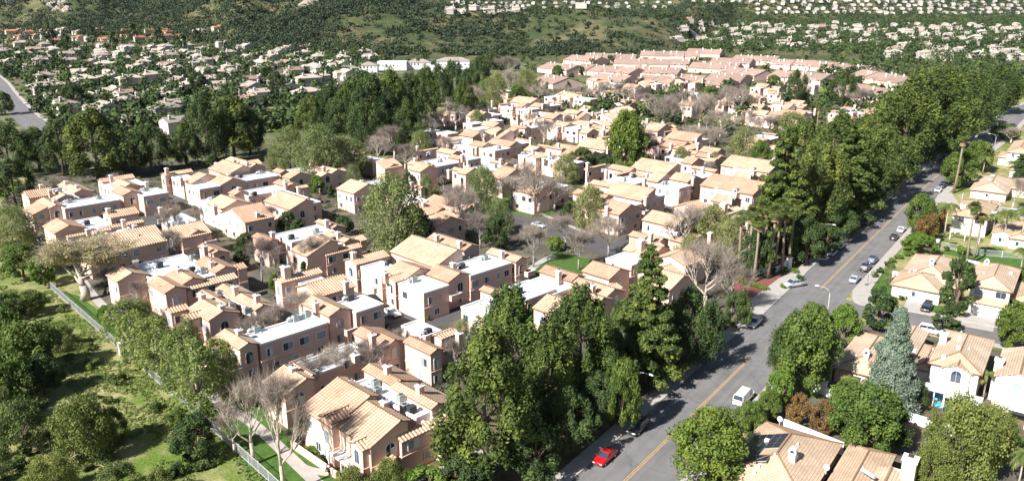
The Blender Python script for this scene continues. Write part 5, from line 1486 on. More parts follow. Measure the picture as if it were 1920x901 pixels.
r6 = house('O', 126, (600, 600), 'tan tiled single storey house with black solar panels at the bottom edge', 'stucco_rose')
xx, yy = r6.loc((950, 440), 3.0); r6.m('hip', xx-11, xx-.4, yy-17, yy-.2, 3.0, pitch=.42); b0 = r6.blocks[0]
q1 = [r6.loc(p, z) for p, z in (((310, 380), 3.9), ((515, 378), 4.7), ((400, 518), 4.7), ((290, 520), 3.9))]; px0 = max(b0['x0']+1.2, (q1[0][0]+q1[3][0])/2); px1 = (q1[1][0]+q1[2][0])/2; py0 = (q1[2][1]+q1[3][1])/2; py1 = (q1[0][1]+q1[1][1])/2
panel(r6, px0, min(px1, b0['x0']+5), py0, py1); qy = r6.loc((100, 640), 3.4)[1]; panel(r6, b0['x0']+.1, px0-.06, qy, py1); panel(r6, px0, px0+1.6, qy, qy+1.9)
cowl(r6, (515, 490), 6.2); dish(r6, (815, 650), 4.2); dish(r6, (395, 215), 4.6); vents(r6, 7, 6); r6.done()
r7 = house('O', 126, (1200, 700), 'tan tiled house with tall pink chimney at the bottom edge', 'stucco_white')
xx, yy = r7.loc((1400, 540), 3.0); r7.m('hip', xx-5.1, xx, yy-15, yy, 3.0); r7.m('gb', xx-1.5, xx+3.4, yy-16, yy-5.2, 3.0); r7.m('flat', xx, xx+3.2, yy-5, yy-2.5, 2.6)
r7.chimney((1575, 560), 6.6, 1.7, 0, 'stucco_rose'); m = MB(); zx, zy = r7.loc((1190, 710), 4.6)
m.tube([(zx-.9, zy+.5, 4.75), (zx+.9, zy-.5, 4.75)], .28, 8); m.build('skylight', 'duct', r7.root); vents(r7, 6, 7); r7.done()
r8 = house('Q', 126, (900, 520), 'pale house with white pergola behind the pair of tall palms', 'stucco_white')
r8.b('hip', (690, 330), (1110, 380), (900, 180), 5.4); r8.b('hip', (1000, 280), (1220, 260), (1100, 180), 4.6); r8.chimney((815, 215), 7.2, 1.2); r8.chimney((1180, 300), 5.6, 1.3, 0)
cover(r8, (670, 500), 7.5, 2.4, 2.6); vents(r8, 4, 8); r8.done()
r9 = house('P', 126, (1100, 880), 'tan hipped single storey house beside the lone tall palm', 'stucco_rose')
r9.b('hip', (905, 800), (1330, 860), (1010, 645), 3.0); x0, x1, y0, y1 = r9.rect((905, 800), (1330, 860), (1010, 645), 3.0); r9.garage((x0+x1)/2-1, y0, 5, 2.2, 'b'); r9.chimney((1170, 630), 5.8, .9); vents(r9, 4, 9); r9.done()
r10 = house('Q', 126, (1250, 600), 'small white house behind the iron fence near the right edge', 'stucco_white')
r10.b('gb', (1165, 560), (1400, 600), (1290, 410), 3.0); r10.b('hip', (1380, 610), (1600, 640), (1450, 420), 3.0); vents(r10, 3, 10); r10.done()
r11 = house('P', 126, (1450, 500), 'pale yellow two storey house at the right edge beyond the lone palm', 'stucco_white')
r11.b('hip', (1350, 350), (1640, 340), (1480, 225), 5.6); r11.b('hip', (1240, 410), (1420, 420), (1330, 360), 3.2); r11.b('hip', (1380, 560), (1600, 600), (1460, 500), 3.0); r11.done()
r12 = house('P', 126, (1500, 800), 'tan tiled house behind the pink brown bare tree', 'stucco_rose')
r12.b('hip', (1360, 780), (1700, 820), (1470, 690), 3.0); r12.done()
r13 = house('0', 126, (1905, 610), 'strip of tiled house at the right edge, beside the white garage', 'stucco_white')
r13.b('hip', (1900, 560), (1990, 575), (1915, 530), 3.0); r13.done()
# town house group at the far right of the park, and further groups of the same estate standing beyond (copies of the measured blocks)
FT = 'the same stucco estate beyond the measured blocks'
def again(src, px, py, label, rz=0):
    c = copy_tree(src.root, None, ('roof_vent', 'string_course', 'fan_grille', 'duct', 'blind', 'flue', 'railing', 'balcony')); g = G(px, py); c.location = (g.x, g.y, 0); c.rotation_euler.z += R(rz); tag(c, label, 'town house', TG); return c
for src, x, y, lb, rz in [(bK, 1480, 240, 'tan town house with palms before it in the park', 0), (bE, 1610, 232, 'small pale town house at the foot of the massive roadside pines', 0),
        (bL, 1330, 305, 'white gabled town house above the yellow flowering tree', 0), (bH3, 1380, 340, 'town house between the white gables and the tall roadside pines', 0), (bH2, 1285, 300, 'town house with flat white roof right of the purple bare tree', 0),
        (bE, 1215, 262, 'town house with white roof right of the big rounded tree', 0), (bB, 1010, 262, 'town house with long dark side wall behind the double gable block', 0), (bL2, 930, 262, 'town house with white roof left of the long dark side wall', 0),
        (bW, 905, 250, 'white walled town house at the left rear of the estate', 0), (bK, 1080, 262, 'town house block with tiled gables left of the dark green trees', 0), (bC2, 1120, 232, 'town house among brown bare trees behind the rounded tree', 0),
        (bH, 1000, 225, 'town house block with rose tiles at the back of the estate', 0), (bK3, 1075, 196, 'low town house row at the rear edge of the estate', 0), (bE, 1150, 190, 'rear town house with flat roof among bare trees', 0), (bL, 1210, 205, 'rear town house with flat roof before the pink roofed rows', 0),
        (bB, 880, 232, 'town house at the rear left beside the pale green trees', 0), (bI, 1050, 318, 'small pair of gables behind the white branched trees', 0), (bK2, 1150, 345, 'small town house left of the very wide tiled roof', 0),
        (bJ2, 985, 385, 'small arched town house behind the white branched trees', 0), (bE, 935, 352, 'town house terrace veiled by brown bare trees', 0), (bI, 830, 420, 'low tiled terrace behind the central block', 0), (bC3, 760, 395, 'low house hidden behind the big green sycamore', 0), (bE2, 1180, 490, 'low tiled town house by the white bare tree', 0),
        (bC3, 690, 318, 'tiled house behind the sycamore belt', 0), (bI, 1240, 480, 'small tiled house right of the tallest slim conifer', 0), (bE2, 1330, 420, 'tiled house left of the palm cluster', 0)]:
    again(src, x, y, lb, rz)
# ---- ground of the estate and of the gardens
mat('estate_ground', (.115, .10, .075), .95, 'mottle', v=.5, s=.12, s2=1.2, bump=.6, bs=4)
mat('suburb_ground', (.12, .125, .06), .95, 'mottle', v=.6, s=.06, s2=.5)
sheet('estate_ground', [G(*p) for p in [(150, 515), (185, 560), (400, 738), (475, 785), (570, 870), (760, 900), (900, 850), (1230, 742), (1390, 590), (1500, 505), (1640, 380), (1760, 285), (1700, 200), (1500, 165), (1000, 160), (860, 180), (720, 300), (300, 300), (60, 330), (0, 380), (60, 460)]], .002, 'estate_ground')
sheet('suburb_ground', [G(*p) for p in [(60, 325), (300, 298), (700, 290), (850, 180), (1000, 158), (1700, 165), (1760, 130), (1700, 110), (0, 125), (-400, 140), (-500, 300)]], .0035, 'suburb_ground')
sheet('garden_ground', [G(*p) for p in [(1560, 600), (1700, 620), (1990, 680), (2100, 1000), (1330, 1000), (1420, 760)]], .0015, 'estate_ground')
# ---------------------------------------------------------------- fences and walls
def picket(name, label, px, h, mname, gap=.14, post=2.4, group=None, solid=False, z0=0.0):
    pts = [G(*p) for p in px]; o = pts[0]; root = empty(name, (o.x, o.y, z0)); tag(root, label, 'fence' if not solid else 'wall', group)
    pk = MB(); rl = MB(); posts = []
    for a, b in zip(pts, pts[1:]):
        a = a-o; b = b-o; L_ = (b-a).length; d = (b-a)/L_; s = Vector((-d.y, d.x, 0))
        def bar(p, q, w, z0_, z1, mb):
            c = [p-s*w, q-s*w, q+s*w, p+s*w]; mb.add([(v.x, v.y, z0_) for v in c]+[(v.x, v.y, z1) for v in c], [(0, 1, 5, 4), (1, 2, 6, 5), (2, 3, 7, 6), (3, 0, 4, 7), (4, 5, 6, 7)])
        if solid: bar(a, b, .1, 0, h, pk); bar(a, b, .16, h+.002, h+.1, rl)
        else:
            n = int(L_/gap)
            for i in range(n): p = a+d*(L_*(i+.5)/n); bar(p-d*.018, p+d*.018, .015, .08, h-.05, pk)
            bar(a, b, .03, .15, .22, rl); bar(a, b, .03, h-.16, h-.09, rl)
        n = max(1, int(L_/post))
        for i in range(n+1):
            p = a+d*(L_*i/n); q = MB(); bar(p-d*.07, p+d*.07, .07, 0, h+.1, q); posts.append(q)
    pk.build('panel' if solid else 'pickets', mname, root); rl.build('coping' if solid else 'rail', mname, root)
    if not solid:
        for q in posts: q.build('post', mname, root)
    return root
mat('fence_white', (.46, .47, .47), .6)
picket('iron_fence', 'long white metal fence between the lawn and the wild slope', [(92, 538), (230, 660), (225, 655), (385, 795), (505, 903), (560, 955)], 1.85, 'fence_white', .15, 3.0)
picket('iron_fence', 'pale metal fence along the dry slope by the tall palms', [(1756, 462), (1832, 478), (1925, 486)], 1.7, 'fence_white', .2, 4)
picket('garden_wall', 'low tan garden wall beside the nearest town house', [(547, 838), (632, 897)], 1.1, 'stucco', solid=True)
picket('garden_wall', 'bright white garden wall above the solar panelled roof', [(1468, 806), (1580, 852)], 1.9, 'trim_white', solid=True)
picket('garden_wall', 'white garden wall under the blue grey conifer', [(1686, 785), (1790, 818)], 1.6, 'trim_white', solid=True)
picket('garden_wall', 'short white garden wall behind the brown bush', [(1525, 733), (1575, 752)], 1.5, 'trim_white', solid=True)
picket('garden_wall', 'white wall between the dry slope and the solar house', [(1795, 492), (1850, 503)], 1.2, 'trim_white', solid=True)
picket('garden_wall', 'white wall piece beside the corner house hedge', [(1668, 518), (1690, 524)], 1.6, 'trim_white', solid=True)
for bx, by, lb in ((228, 664, 'square white pillar in the middle of the metal fence'), (1757, 465, 'white pillar at the left end of the slope fence'), (1544, 738, 'grey pillar beside the brick red house')):
    g = G(bx, by); m = MB(); m.box(-.35, .35, -.35, .35, 0, 2.3); m.box(-.45, .45, -.45, .45, 2.302, 2.45); o = m.build('gate_pillar', 'trim_white'); o.location = g; o.rotation_euler.z = R(45); tag(o, lb, 'pillar')
# entrance wall: a low curved white wall between two piers
g = G(1418, 512); er = empty('entrance_wall', g, R(90-66)); tag(er, 'curved white entrance wall under the palms with raised right end', 'wall')
m = MB(); n = 14
for i in range(n):
    def hh(t): return 1.3+1.3*max(0, t-.55)**1.4*2.2
    def yy_(t): return -1.2*math.sin(math.pi*t)
    t0, t1 = i/n, (i+1)/n; a, b_ = (t0*9.5, yy_(t0)), (t1*9.5, yy_(t1))
    m.add([(a[0], a[1], 0), (b_[0], b_[1], 0), (b_[0], b_[1]+.4, 0), (a[0], a[1]+.4, 0), (a[0], a[1], hh(t0)), (b_[0], b_[1], hh(t1)), (b_[0], b_[1]+.4, hh(t1)), (a[0], a[1]+.4, hh(t0))], [(0, 1, 5, 4), (2, 3, 7, 6), (4, 5, 6, 7)])
m.build('panel', 'trim_white', er)
for x in (-1.0, 9.6):
    m = MB(); m.box(x, x+1.0, -.5, .5, 0, 2.6); m.box(x-.12, x+1.12, -.62, .62, 2.602, 2.8); m.build('pier', 'trim_white', er)
# ---------------------------------------------------------------- street furniture
def lamp(bx, by, az, label, h=8.6, arm=2.3):
    g = G(bx, by); root = empty('street_lamp', g, R(90-az)); tag(root, label, 'street lamp', 'curved street lamps')
    m = MB(); m.tube([(0, 0, 0), (0, 0, h*.5), (0, 0, h-.9)], [.14, .11, .08], 8); m.build('pole', 'pole_grey', root, True)
    m = MB(); m.tube([(0, 0, h-.95), (.35, 0, h-.3), (1.1, 0, h+.05), (arm, 0, h+.1)], [.075, .065, .055, .05], 6); m.build('arm', 'pole_grey', root, True)
    m = MB(); m.tube([(arm-.1, 0, h+.08), (arm+.15, 0, h+.1), (arm+.6, 0, h+.06), (arm+.8, 0, h+.04)], [.07, .17, .16, .06], 8); m.build('lamp_head', 'lamp_head', root, True)
    return root
lamp(1548, 615, -54, 'street lamp on the right kerb just below the junction'); lamp(1187, 786, 126, 'street lamp in the shade of the pines beside the narrow light green tree')
lamp(1737, 428, -54, 'street lamp behind the tall green garden tree'); lamp(1537, 478, 126, 'street lamp standing before the dark trees left of the road')
lamp(1706, 345, 126, 'street lamp in deep shade where the road narrows'); lamp(1862, 290, -54, 'street lamp at the road bend'); lamp(1905, 330, -54, 'street lamp beside the yellow house')
g = G(1802, 384); ss = empty('street_sign', g, R(30)); tag(ss, 'slim white sign post at the side street corner', 'sign')
m = MB(); m.tube([(0, 0, 0), (0, 0, 4.2)], .06, 6); m.build('pole', 'trim_white', ss); m = MB(); m.box(-.6, .6, -.02, .02, 3.7, 4.0); m.build('sign_plate', 'metal_grey', ss)
m = MB(); m.box(-.03, .03, -.5, .5, 3.35, 3.65); m.build('sign_plate', 'metal_grey', ss)
g = G(1627, 535); bh = empty('basketball_hoop', g, R(36)); tag(bh, 'white basketball backboard on a kerb side stand near the silver car', 'basketball hoop')
m = MB(); m.tube([(0, 0, .15), (0, .2, 2.4), (0, -.6, 3.2)], .06, 6); m.box(-.4, .4, -.1, .7, 0, .2); m.build('stand', 'metal_dark', bh)
m = MB(); m.box(-.9, .9, -.68, -.62, 2.8, 3.9); m.build('backboard', 'trim_white', bh); m = MB(); n = 12; m.tube([(.23*math.cos(6.283*i/n), -.95+.23*math.sin(6.283*i/n), 3.05) for i in range(n+1)], .02, 4); m.build('rim', 'light_red', bh)
mat('pool_blue', (.05, .38, .62), .3)
for i, (x, y, r_, lb) in enumerate([(1747, 732, .9, 'blue slide set under the patio cover'), (1757, 745, .8, 'pale blue paddling pool nearest the patio posts'), (1763, 760, .9, 'blue paddling pool closest to the garden wall')]):
    m = MB(); n = 16; m.tube([(r_*math.cos(6.283*k/n), r_*math.sin(6.283*k/n), .14) for k in range(n+1)], .13, 6); m.poly([(r_*math.cos(6.283*k/n), r_*math.sin(6.283*k/n), .06) for k in range(n)])
    o = m.build('paddling_pool' if i else 'toy_slide', 'pool_blue'); o.location = G(x, y)
    if i == 0:
        o.data.clear_geometry(); m = MB(); m.box(-.5, -.4, -.3, -.2, 0, 1.2); m.box(-.5, -.4, .2, .3, 0, 1.2); m.add([(-.5, -.3, 1.2), (-.5, .3, 1.2), (1.2, .3, .15), (1.2, -.3, .15), (-.5, -.3, 1.1), (-.5, .3, 1.1), (1.2, .3, .05), (1.2, -.3, .05)], [(0, 1, 2, 3), (4, 5, 6, 7), (0, 3, 7, 4), (1, 2, 6, 5), (2, 3, 7, 6)]); m.box(-1.0, -.5, -.3, .3, 1.1, 1.2)
        o.data.from_pydata(m.v, [], m.f)
    tag(o, lb, 'toy' if not i else 'paddling pool')
# pergola of the nearest town house
fx, fy = bF.loc((300, 655), 2.7)
m = MB(); x0, y0 = bF.loc((400, 825), 2.6); x1, y1 = bF.loc((290, 650), 2.6); xa, ya = bF.loc((205, 690), 2.6); xb, yb = bF.loc((515, 780), 2.6)
lo_x, hi_x, lo_y, hi_y = min(x0, xa), max(x1, xb), min(y0, yb), max(y1, ya)
for i in range(int((hi_y-lo_y)/.3)): m.box(lo_x, hi_x, lo_y+i*.3, lo_y+i*.3+.14, 2.6, 2.72)
m.box(lo_x+.1, lo_x+.25, lo_y, hi_y, 2.4, 2.597); po = m.build('patio_cover', 'trim_white', bF.root)
for q in (lo_y+.1, (lo_y+hi_y)/2, hi_y-.3):
    m = MB(); m.box(lo_x+.1, lo_x+.28, q, q+.18, 0, 2.4); m.build('post', 'trim_white', po)
# ---------------------------------------------------------------- vehicles
for n_, c_ in (('paint_red', (.42, .008, .012)), ('paint_white_car', (.72, .72, .72)), ('paint_silver', (.42, .43, .45)), ('paint_black', (.012, .012, .015)), ('paint_grey', (.16, .17, .19)), ('paint_blue', (.03, .06, .14))):
    mat(n_, c_, .28, coat=.8, spec=.5)
def car(kind, paint, px, py, az, label, z=.02, at=None):
    g = at if at is not None else G(px, py); root = empty('parked_'+{'van': 'van', 'pickup': 'pickup_truck'}.get(kind, 'car'), (g.x, g.y, z), R(90-az)); tag(root, label, {'van': 'van', 'pickup': 'pickup truck'}.get(kind, 'car'), 'vehicles parked along the roads')
    spec = {  # stations along x (front = +x): x, top of lower body, half width ; greenhouse: x, z top
     'sedan': (4.7, .92, [(-2.35, .62), (-2.3, .88), (-1.5, .98), (-.9, .96), (.7, .95), (1.0, .92), (1.9, .80), (2.25, .66), (2.35, .5)], [(-1.75, .97), (-1.05, 1.40), (.15, 1.43), (1.05, .93)]),
     'suv': (4.8, .96, [(-2.4, .7), (-2.36, 1.05), (-1.5, 1.08), (.8, 1.06), (1.1, 1.04), (2.0, .95), (2.35, .75), (2.4, .55)], [(-2.32, 1.06), (-1.95, 1.68), (.3, 1.72), (1.15, 1.05)]),
     'pickup': (5.7, .98, [(-2.85, .7), (-2.83, 1.08), (-1.0, 1.1), (1.0, 1.1), (1.4, 1.08), (2.5, 1.0), (2.8, .8), (2.85, .6)], [(-1.05, 1.09), (-.85, 1.78), (.65, 1.82), (1.45, 1.09)]),
     'van': (5.6, 1.0, [(-2.8, .7), (-2.78, 1.25), (.9, 1.25), (1.7, 1.2), (2.5, 1.0), (2.78, .8), (2.8, .55)], [(-2.76, 1.24), (-2.6, 2.1), (1.0, 2.15), (1.85, 1.18)])}[kind]
    L_, hw, st, gh = spec; b = MB(); zb = .28; rings = []
    for x, zt in st:
        k = 1-.10*max(0, abs(x)/(L_/2)-.72)/.28; w_ = hw*k; e = .3 if abs(x) < L_/2-.03 else .42
        rings.append([(x, -w_*.93, e), (x, -w_, .5 if zt > .55 else zt-.02), (x, -w_*.985, zt*.86), (x, -w_*.9, zt), (x, 0, zt+.035), (x, w_*.9, zt), (x, w_*.985, zt*.86), (x, w_, .5 if zt > .55 else zt-.02), (x, w_*.93, e)])
    vs = [p for r_ in rings for p in r_]; n = 9; fs = []
    for i in range(len(rings)-1):
        for j in range(n): fs.append((i*n+j, i*n+(j+1) % n, (i+1)*n+(j+1) % n, (i+1)*n+j))
    fs += [tuple(range(n)), tuple((len(rings)-1)*n+j for j in range(n))[::-1]]
    b.add(vs, fs); body = b.build('body', paint, root, True)
    md = body.modifiers.new('bev', 'BEVEL'); md.width = .03; md.segments = 1; md.limit_method = 'ANGLE'; md.angle_limit = .6
    # greenhouse: glass band with a painted roof
    (xa, za), (xb_, zb2), (xc, zc_), (xd, zd) = gh; gw = hw*.88; tw_ = hw*.74
    gl_ = MB(); q = [(xa, gw, za-.03), (xb_, tw_, zb2-.04), (xc, tw_, zc_-.04), (xd, gw*.97, zd-.03)]
    vs = [(x, -w_, z_) for x, w_, z_ in q]+[(x, w_, z_) for x, w_, z_ in q]
    gl_.add(vs, [(0, 1, 2, 3), (4, 7, 6, 5), (0, 4, 5, 1), (2, 6, 7, 3)]); gl_.build('window', 'glass', root)
    rf = MB(); rf.add([(xb_-.05, -tw_-.02, zb2-.05), (xc+.05, -tw_-.02, zc_-.05), (xc+.05, tw_+.02, zc_-.05), (xb_-.05, tw_+.02, zb2-.05), (xb_+.1, -tw_*.86, zb2+.02), (xc-.1, -tw_*.86, zc_+.02), (xc-.1, tw_*.86, zc_+.02), (xb_+.1, tw_*.86, zb2+.02)], [(0, 1, 5, 4), (1, 2, 6, 5), (2, 3, 7, 6), (3, 0, 4, 7), (4, 5, 6, 7), (0, 3, 2, 1)])
    rf.build('roof', paint, root)
    pl = MB()
    for s_ in (-1, 1):
        for (p, q2, w_) in ((((xa, gw, za)), ((xb_, tw_, zb2-.03)), .09), (((xd, gw*.97, zd)), ((xc, tw_, zc_-.03)), .05), (((xa+xd)/2-.1, gw*.99, (za+zd)/2), ((xb_+xc)/2-.1, tw_*1.0, (zb2+zc_)/2-.04), .05)):
            pl.tube([(p[0], s_*p[1], p[2]), (q2[0], s_*q2[1], q2[2])], w_*.6, 4)
        if kind == 'van': pl.add([(xa+.15, s_*(gw+.004), za), (xc-.6, s_*(gw+.004), za), (xc-.6, s_*(tw_+.02), zb2-.05), (xb_+.05, s_*(tw_+.02), zb2-.05)], [(0, 1, 2, 3)])
    pl.build('pillars', paint, root)
    if kind == 'pickup':
        m_ = MB(); m_.box(-2.72, -1.12, -.78, .78, 1.0, 1.145); m_.build('bed', 'metal_dark', root)
    wr = {'sedan': .33, 'suv': .37, 'pickup': .40, 'van': .37}[kind]
    for x in (-L_*.295, L_*.31):
        for s_ in (-1, 1):
            m_ = MB(); k = 14; y0_, y1_ = s_*(hw-.24), s_*(hw+.015)
            rg = [[(x+r_*math.cos(6.283*i/k), y_, wr+r_*math.sin(6.283*i/k)) for i in range(k)] for r_, y_ in ((wr, y0_), (wr, y1_), (wr*.62, y1_))]
            m_.add([p for r_ in rg for p in r_], [(a*k+i, a*k+(i+1) % k, (a+1)*k+(i+1) % k, (a+1)*k+i) for a in range(2) for i in range(k)]); wo2 = m_.build('wheel', 'rubber', root)
            m_ = MB(); m_.add([(x, s_*(hw+.0), wr)]+[(x+wr*.6*math.cos(6.283*i/k), s_*(hw+.012), wr+wr*.6*math.sin(6.283*i/k)) for i in range(k)], [(0, 1+i, 1+(i+1) % k) for i in range(k)]); m_.build('rim', 'chrome', wo2)
    for s_ in (-1, 1):
        m_ = MB(); zh = st[-2][1]-.06; m_.box(L_/2-.22, L_/2-.03, s_*hw*.62-.18, s_*hw*.62+.18, zh-.08, zh+.05); m_.build('headlight', 'light_clear', root)
        m_ = MB(); zt = st[1][1]-.18; m_.box(-L_/2-.015, -L_/2+.08, s_*hw*.78-.1, s_*hw*.78+.1, zt-.12, zt+.1); m_.build('taillight', 'light_red', root)
        m_ = MB(); m_.box(xd-.25, xd-.08, s_*(hw+.05)-.09, s_*(hw+.05)+.09, zd, zd+.14); m_.build('mirror', paint, root)
    m_ = MB(); m_.box(L_/2-.02, L_/2+.04, -hw*.6, hw*.6, .34, .5); m_.build('bumper', 'metal_dark', root)
    return root
def roadpos(px, py, off):
    """a point beside the road's line at the height of the pixel row, off metres right of the centre line"""
    p = G(px, py).xy; q = min(dm, key=lambda c: (c-p).length); i = dm.index(q); t = (dm[min(i+1, len(dm)-1)]-dm[max(i-1, 0)]).normalized(); return Vector((q.x+t.y*off, q.y-t.x*off, 0)), math.degrees(math.atan2(t.x, t.y))
def roadcar(kind, paint, px, py, off, rev, label):
    g, a = roadpos(px, py, off); car(kind, paint, 0, 0, a+(180 if rev else 0), label, at=g)
roadcar('sedan', 'paint_red', 1147, 858, -4.9, True, 'red car parked half in shade at the left kerb'); roadcar('suv', 'paint_black', 1195, 808, -4.9, True, 'dark car hidden in the shade behind the red car')
roadcar('van', 'paint_white_car', 1404, 752, 5.0, False, 'white van with dirty roof parked on the right')
roadcar('suv', 'paint_silver', 1408, 612, -4.9, True, 'grey car at the left kerb below the entrance'); roadcar('sedan', 'paint_silver', 1611, 526, 5.0, False, 'silver car parked first on the right after the junction')
roadcar('suv', 'paint_black', 1630, 509, 5.1, False, 'black car directly ahead of the silver one'); roadcar('suv', 'paint_blue', 1643, 492, 5.1, False, 'dark blue car third in the right hand row'); roadcar('sedan', 'paint_black', 1681, 449, 5.1, False, 'black car beside the bright bush')
roadcar('sedan', 'paint_white_car', 1690, 434, 5.1, False, 'white car half hidden by the garden tree'); roadcar('sedan', 'paint_silver', 1552, 478, -4.9, True, 'silver car in shade, nearer one of the pair on the left')
roadcar('suv', 'paint_grey', 1572, 462, -4.9, True, 'grey car in shade, farther one of the pair on the left'); roadcar('suv', 'paint_grey', 1625, 418, -4.9, True, 'grey car in deep shade on the left pavement side')
roadcar('sedan', 'paint_white_car', 1761, 360, 5.1, True, 'white car parked beside the kerb corner'); roadcar('suv', 'paint_black', 1770, 350, 5.1, True, 'dark car behind the white one under the round tree')
roadcar('sedan', 'paint_white_car', 1770, 298, -4.9, True, 'white car deep in the shade of the massive pines'); roadcar('suv', 'paint_white_car', 1828, 257, -4.9, False, 'white car at the shaded end of the road')
a = G(1511, 533); b_ = G(1465, 540); m_ = (a+b_)/2; car('pickup', 'paint_silver', 0, 0, math.degrees(math.atan2(b_.x-a.x, b_.y-a.y)), 'silver pickup truck turning into the entrance', at=m_)
car('suv', 'paint_black', 1737, 580, 216, 'black car on the driveway of the corner house', z=.036); car('sedan', 'paint_white_car', 1904, 400, 126, 'white car parked on the upper side street'); car('suv', 'paint_white_car', 1746, 624, 126, 'white car half under the small kerb tree')
for i, (x, y, p, az_, lb) in enumerate([(48, 195, 'paint_white_car', 150, 'white car on the wide street at the left edge'), (57, 208, 'paint_black', 150, 'black car on the wide street at the left edge'), (98, 237, 'paint_red', 110, 'red car by the left suburb corner'), (118, 243, 'paint_white_car', 110, 'white car by the left suburb corner'), (78, 222, 'paint_silver', 130, 'silver car by the left suburb corner')]):
    car('sedan', p, x, y, az_, lb, z=.07)
# small shrubs by the estate lanes seen as round dark pots
index_kids()
# ---------------------------------------------------------------- planting between the town houses
FP = []
for r_, bl in BL:
    if r_.get('category') == 'town house': FP.append((r_.location.xy.copy(), r_.rotation_euler.z, bl))
srcs = {}
for r_, bl in BL: srcs[r_.children[0].data.name if r_.children else ''] = bl
for o in COL.objects:
    if o.parent is None and o.get('category') == 'town house' and not any((o.location.xy-f[0]).length < .01 for f in FP):
        k = children(o)[0].data.name; bl = srcs.get(k)
        if bl: FP.append((o.location.xy.copy(), o.rotation_euler.z, bl))
def wall_dist(X, Y):
    """distance from points to the nearest building footprint (0 inside)"""
    D = np.full(len(X), 1e9)
    for c_, rz, bl in FP:
        dx = X-c_.x; dy = Y-c_.y; ca, sa = math.cos(rz), math.sin(rz); u = dx*ca+dy*sa; v = -dx*sa+dy*ca
        for b in bl:
            a = np.maximum(np.maximum(b['x0']-u, u-b['x1']), 0); c = np.maximum(np.maximum(b['y0']-v, v-b['y1']), 0); D = np.minimum(D, np.hypot(a, c))
    return D
def inpoly(X, Y, P):
    ok = np.zeros(len(X), bool); n = len(P)
    for i in range(n):
        x1, y1 = P[i]; x2, y2 = P[(i+1) % n]; c = ((y1 > Y) != (y2 > Y)) & (X < (x2-x1)*(Y-y1)/((y2-y1) or 1e-9)+x1); ok ^= c
    return ok
LANES = []
for o in COL.objects:
    if o.name.split('.')[0] == 'driveway' and len(o.data.vertices) == 8:
        v = [p.co.xy.copy() for p in o.data.vertices]; LANES.append(((v[0]+v[1])/2, (v[6]+v[7])/2, (v[0]-v[1]).length/2))
def lane_dist(X, Y):
    D = np.full(len(X), 1e9)
    for a, b, w_ in LANES:
        d = b-a; L2 = d.length_squared; t = np.clip(((X-a.x)*d.x+(Y-a.y)*d.y)/L2, 0, 1); D = np.minimum(D, np.hypot(X-a.x-d.x*t, Y-a.y-d.y*t)-w_)
    return D
EP = [tuple(G(*p).xy) for p in [(150, 535), (215, 600), (400, 748), (475, 785), (570, 870), (760, 900), (900, 850), (1180, 742), (1360, 600), (1440, 500), (1560, 380), (1700, 270), (1660, 200), (1500, 168), (1000, 162), (860, 185), (720, 300), (300, 305), (60, 335), (20, 385), (70, 470)]]
LW = [[tuple(G(*p).xy) for p in a] for a in lawn_areas]
# more blocks of the same estate wherever the measured ones leave room
def footprint(bl, c_, rz, st=1.6):
    P_x, P_y = [], []
    for b in bl:
        u, v = np.meshgrid(np.arange(b['x0'], b['x1']+.1, min(st, b['x1']-b['x0'])), np.arange(b['y0'], b['y1']+.1, min(st, b['y1']-b['y0']))); P_x.append(u.ravel()); P_y.append(v.ravel())
    u = np.concatenate(P_x); v = np.concatenate(P_y); ca, sa = math.cos(rz), math.sin(rz); return c_[0]+u*ca-v*sa, c_[1]+u*sa+v*ca
rf_ = random.Random(3); smalls = [bI, bJ2, bH3, bE2, bL2, bH2, bW, bJ, bT, bC3, bK3, bL]; ex = [p[0] for p in EP]; ey = [p[1] for p in EP]; extra = []; tre = np.array([[o.location.x, o.location.y] for o in COL.objects if o.parent is None and o.get('category') == 'tree' and o.location.y > 150])
for tr_ in range(2600):
    if len(extra) >= 30: break
    x, y = rf_.uniform(min(ex), max(ex)), rf_.uniform(185, max(ey)); s_ = rf_.choice(smalls); rz = s_.root.rotation_euler.z+rf_.choice((0, 0, math.pi/2)); fx_, fy_ = footprint(s_.blocks, (x, y), rz)
    pxx, pyy, _ = proj(x, y, 0)
    if pyy > 440 or pyy > 330 and pxx < 660 or pxx < 560: continue
    if not inpoly(fx_, fy_, EP).all() or lane_dist(fx_, fy_).min() < 1 or wall_dist(fx_, fy_).min() < 2.2: continue
    if any(inpoly(fx_, fy_, a).any() for a in LW): continue
    c = copy_tree(s_.root, None, ('roof_vent', 'string_course', 'fan_grille', 'duct', 'blind', 'flue', 'railing', 'balcony')); c.location = (x, y, 0); c.rotation_euler.z = rz; FP.append((c.location.xy.copy(), rz, s_.blocks)); extra.append((pxx, pyy, c))
for i, (pxx, pyy, c) in enumerate(sorted(extra, key=lambda q: q[0])):
    tag(c, 'small tiled town house, %s of the estate, %s from the left' % ('rear' if pyy < 260 else 'middle', ordn(i+1)), 'town house', TG)
print('extra blocks', len(extra))
g = np.random.default_rng(23); xs = [p[0] for p in EP]; ys = [p[1] for p in EP]; n_ = 60000
X = g.uniform(min(xs), max(xs), n_); Y = g.uniform(min(ys), max(ys), n_); ok = inpoly(X, Y, EP)
for a in LW: ok &= ~inpoly(X, Y, a)
X, Y = X[ok], Y[ok]; wd = wall_dist(X, Y); ld = lane_dist(X, Y)
pr = np.where(wd < 2.2, .7, .38)*(ld > .6)*(wd > .45); sel = (g.random(len(X)) < pr) & (fbm(X/9., Y/9., 3, 61) > .36)
Xs, Ys = X[sel], Y[sel]
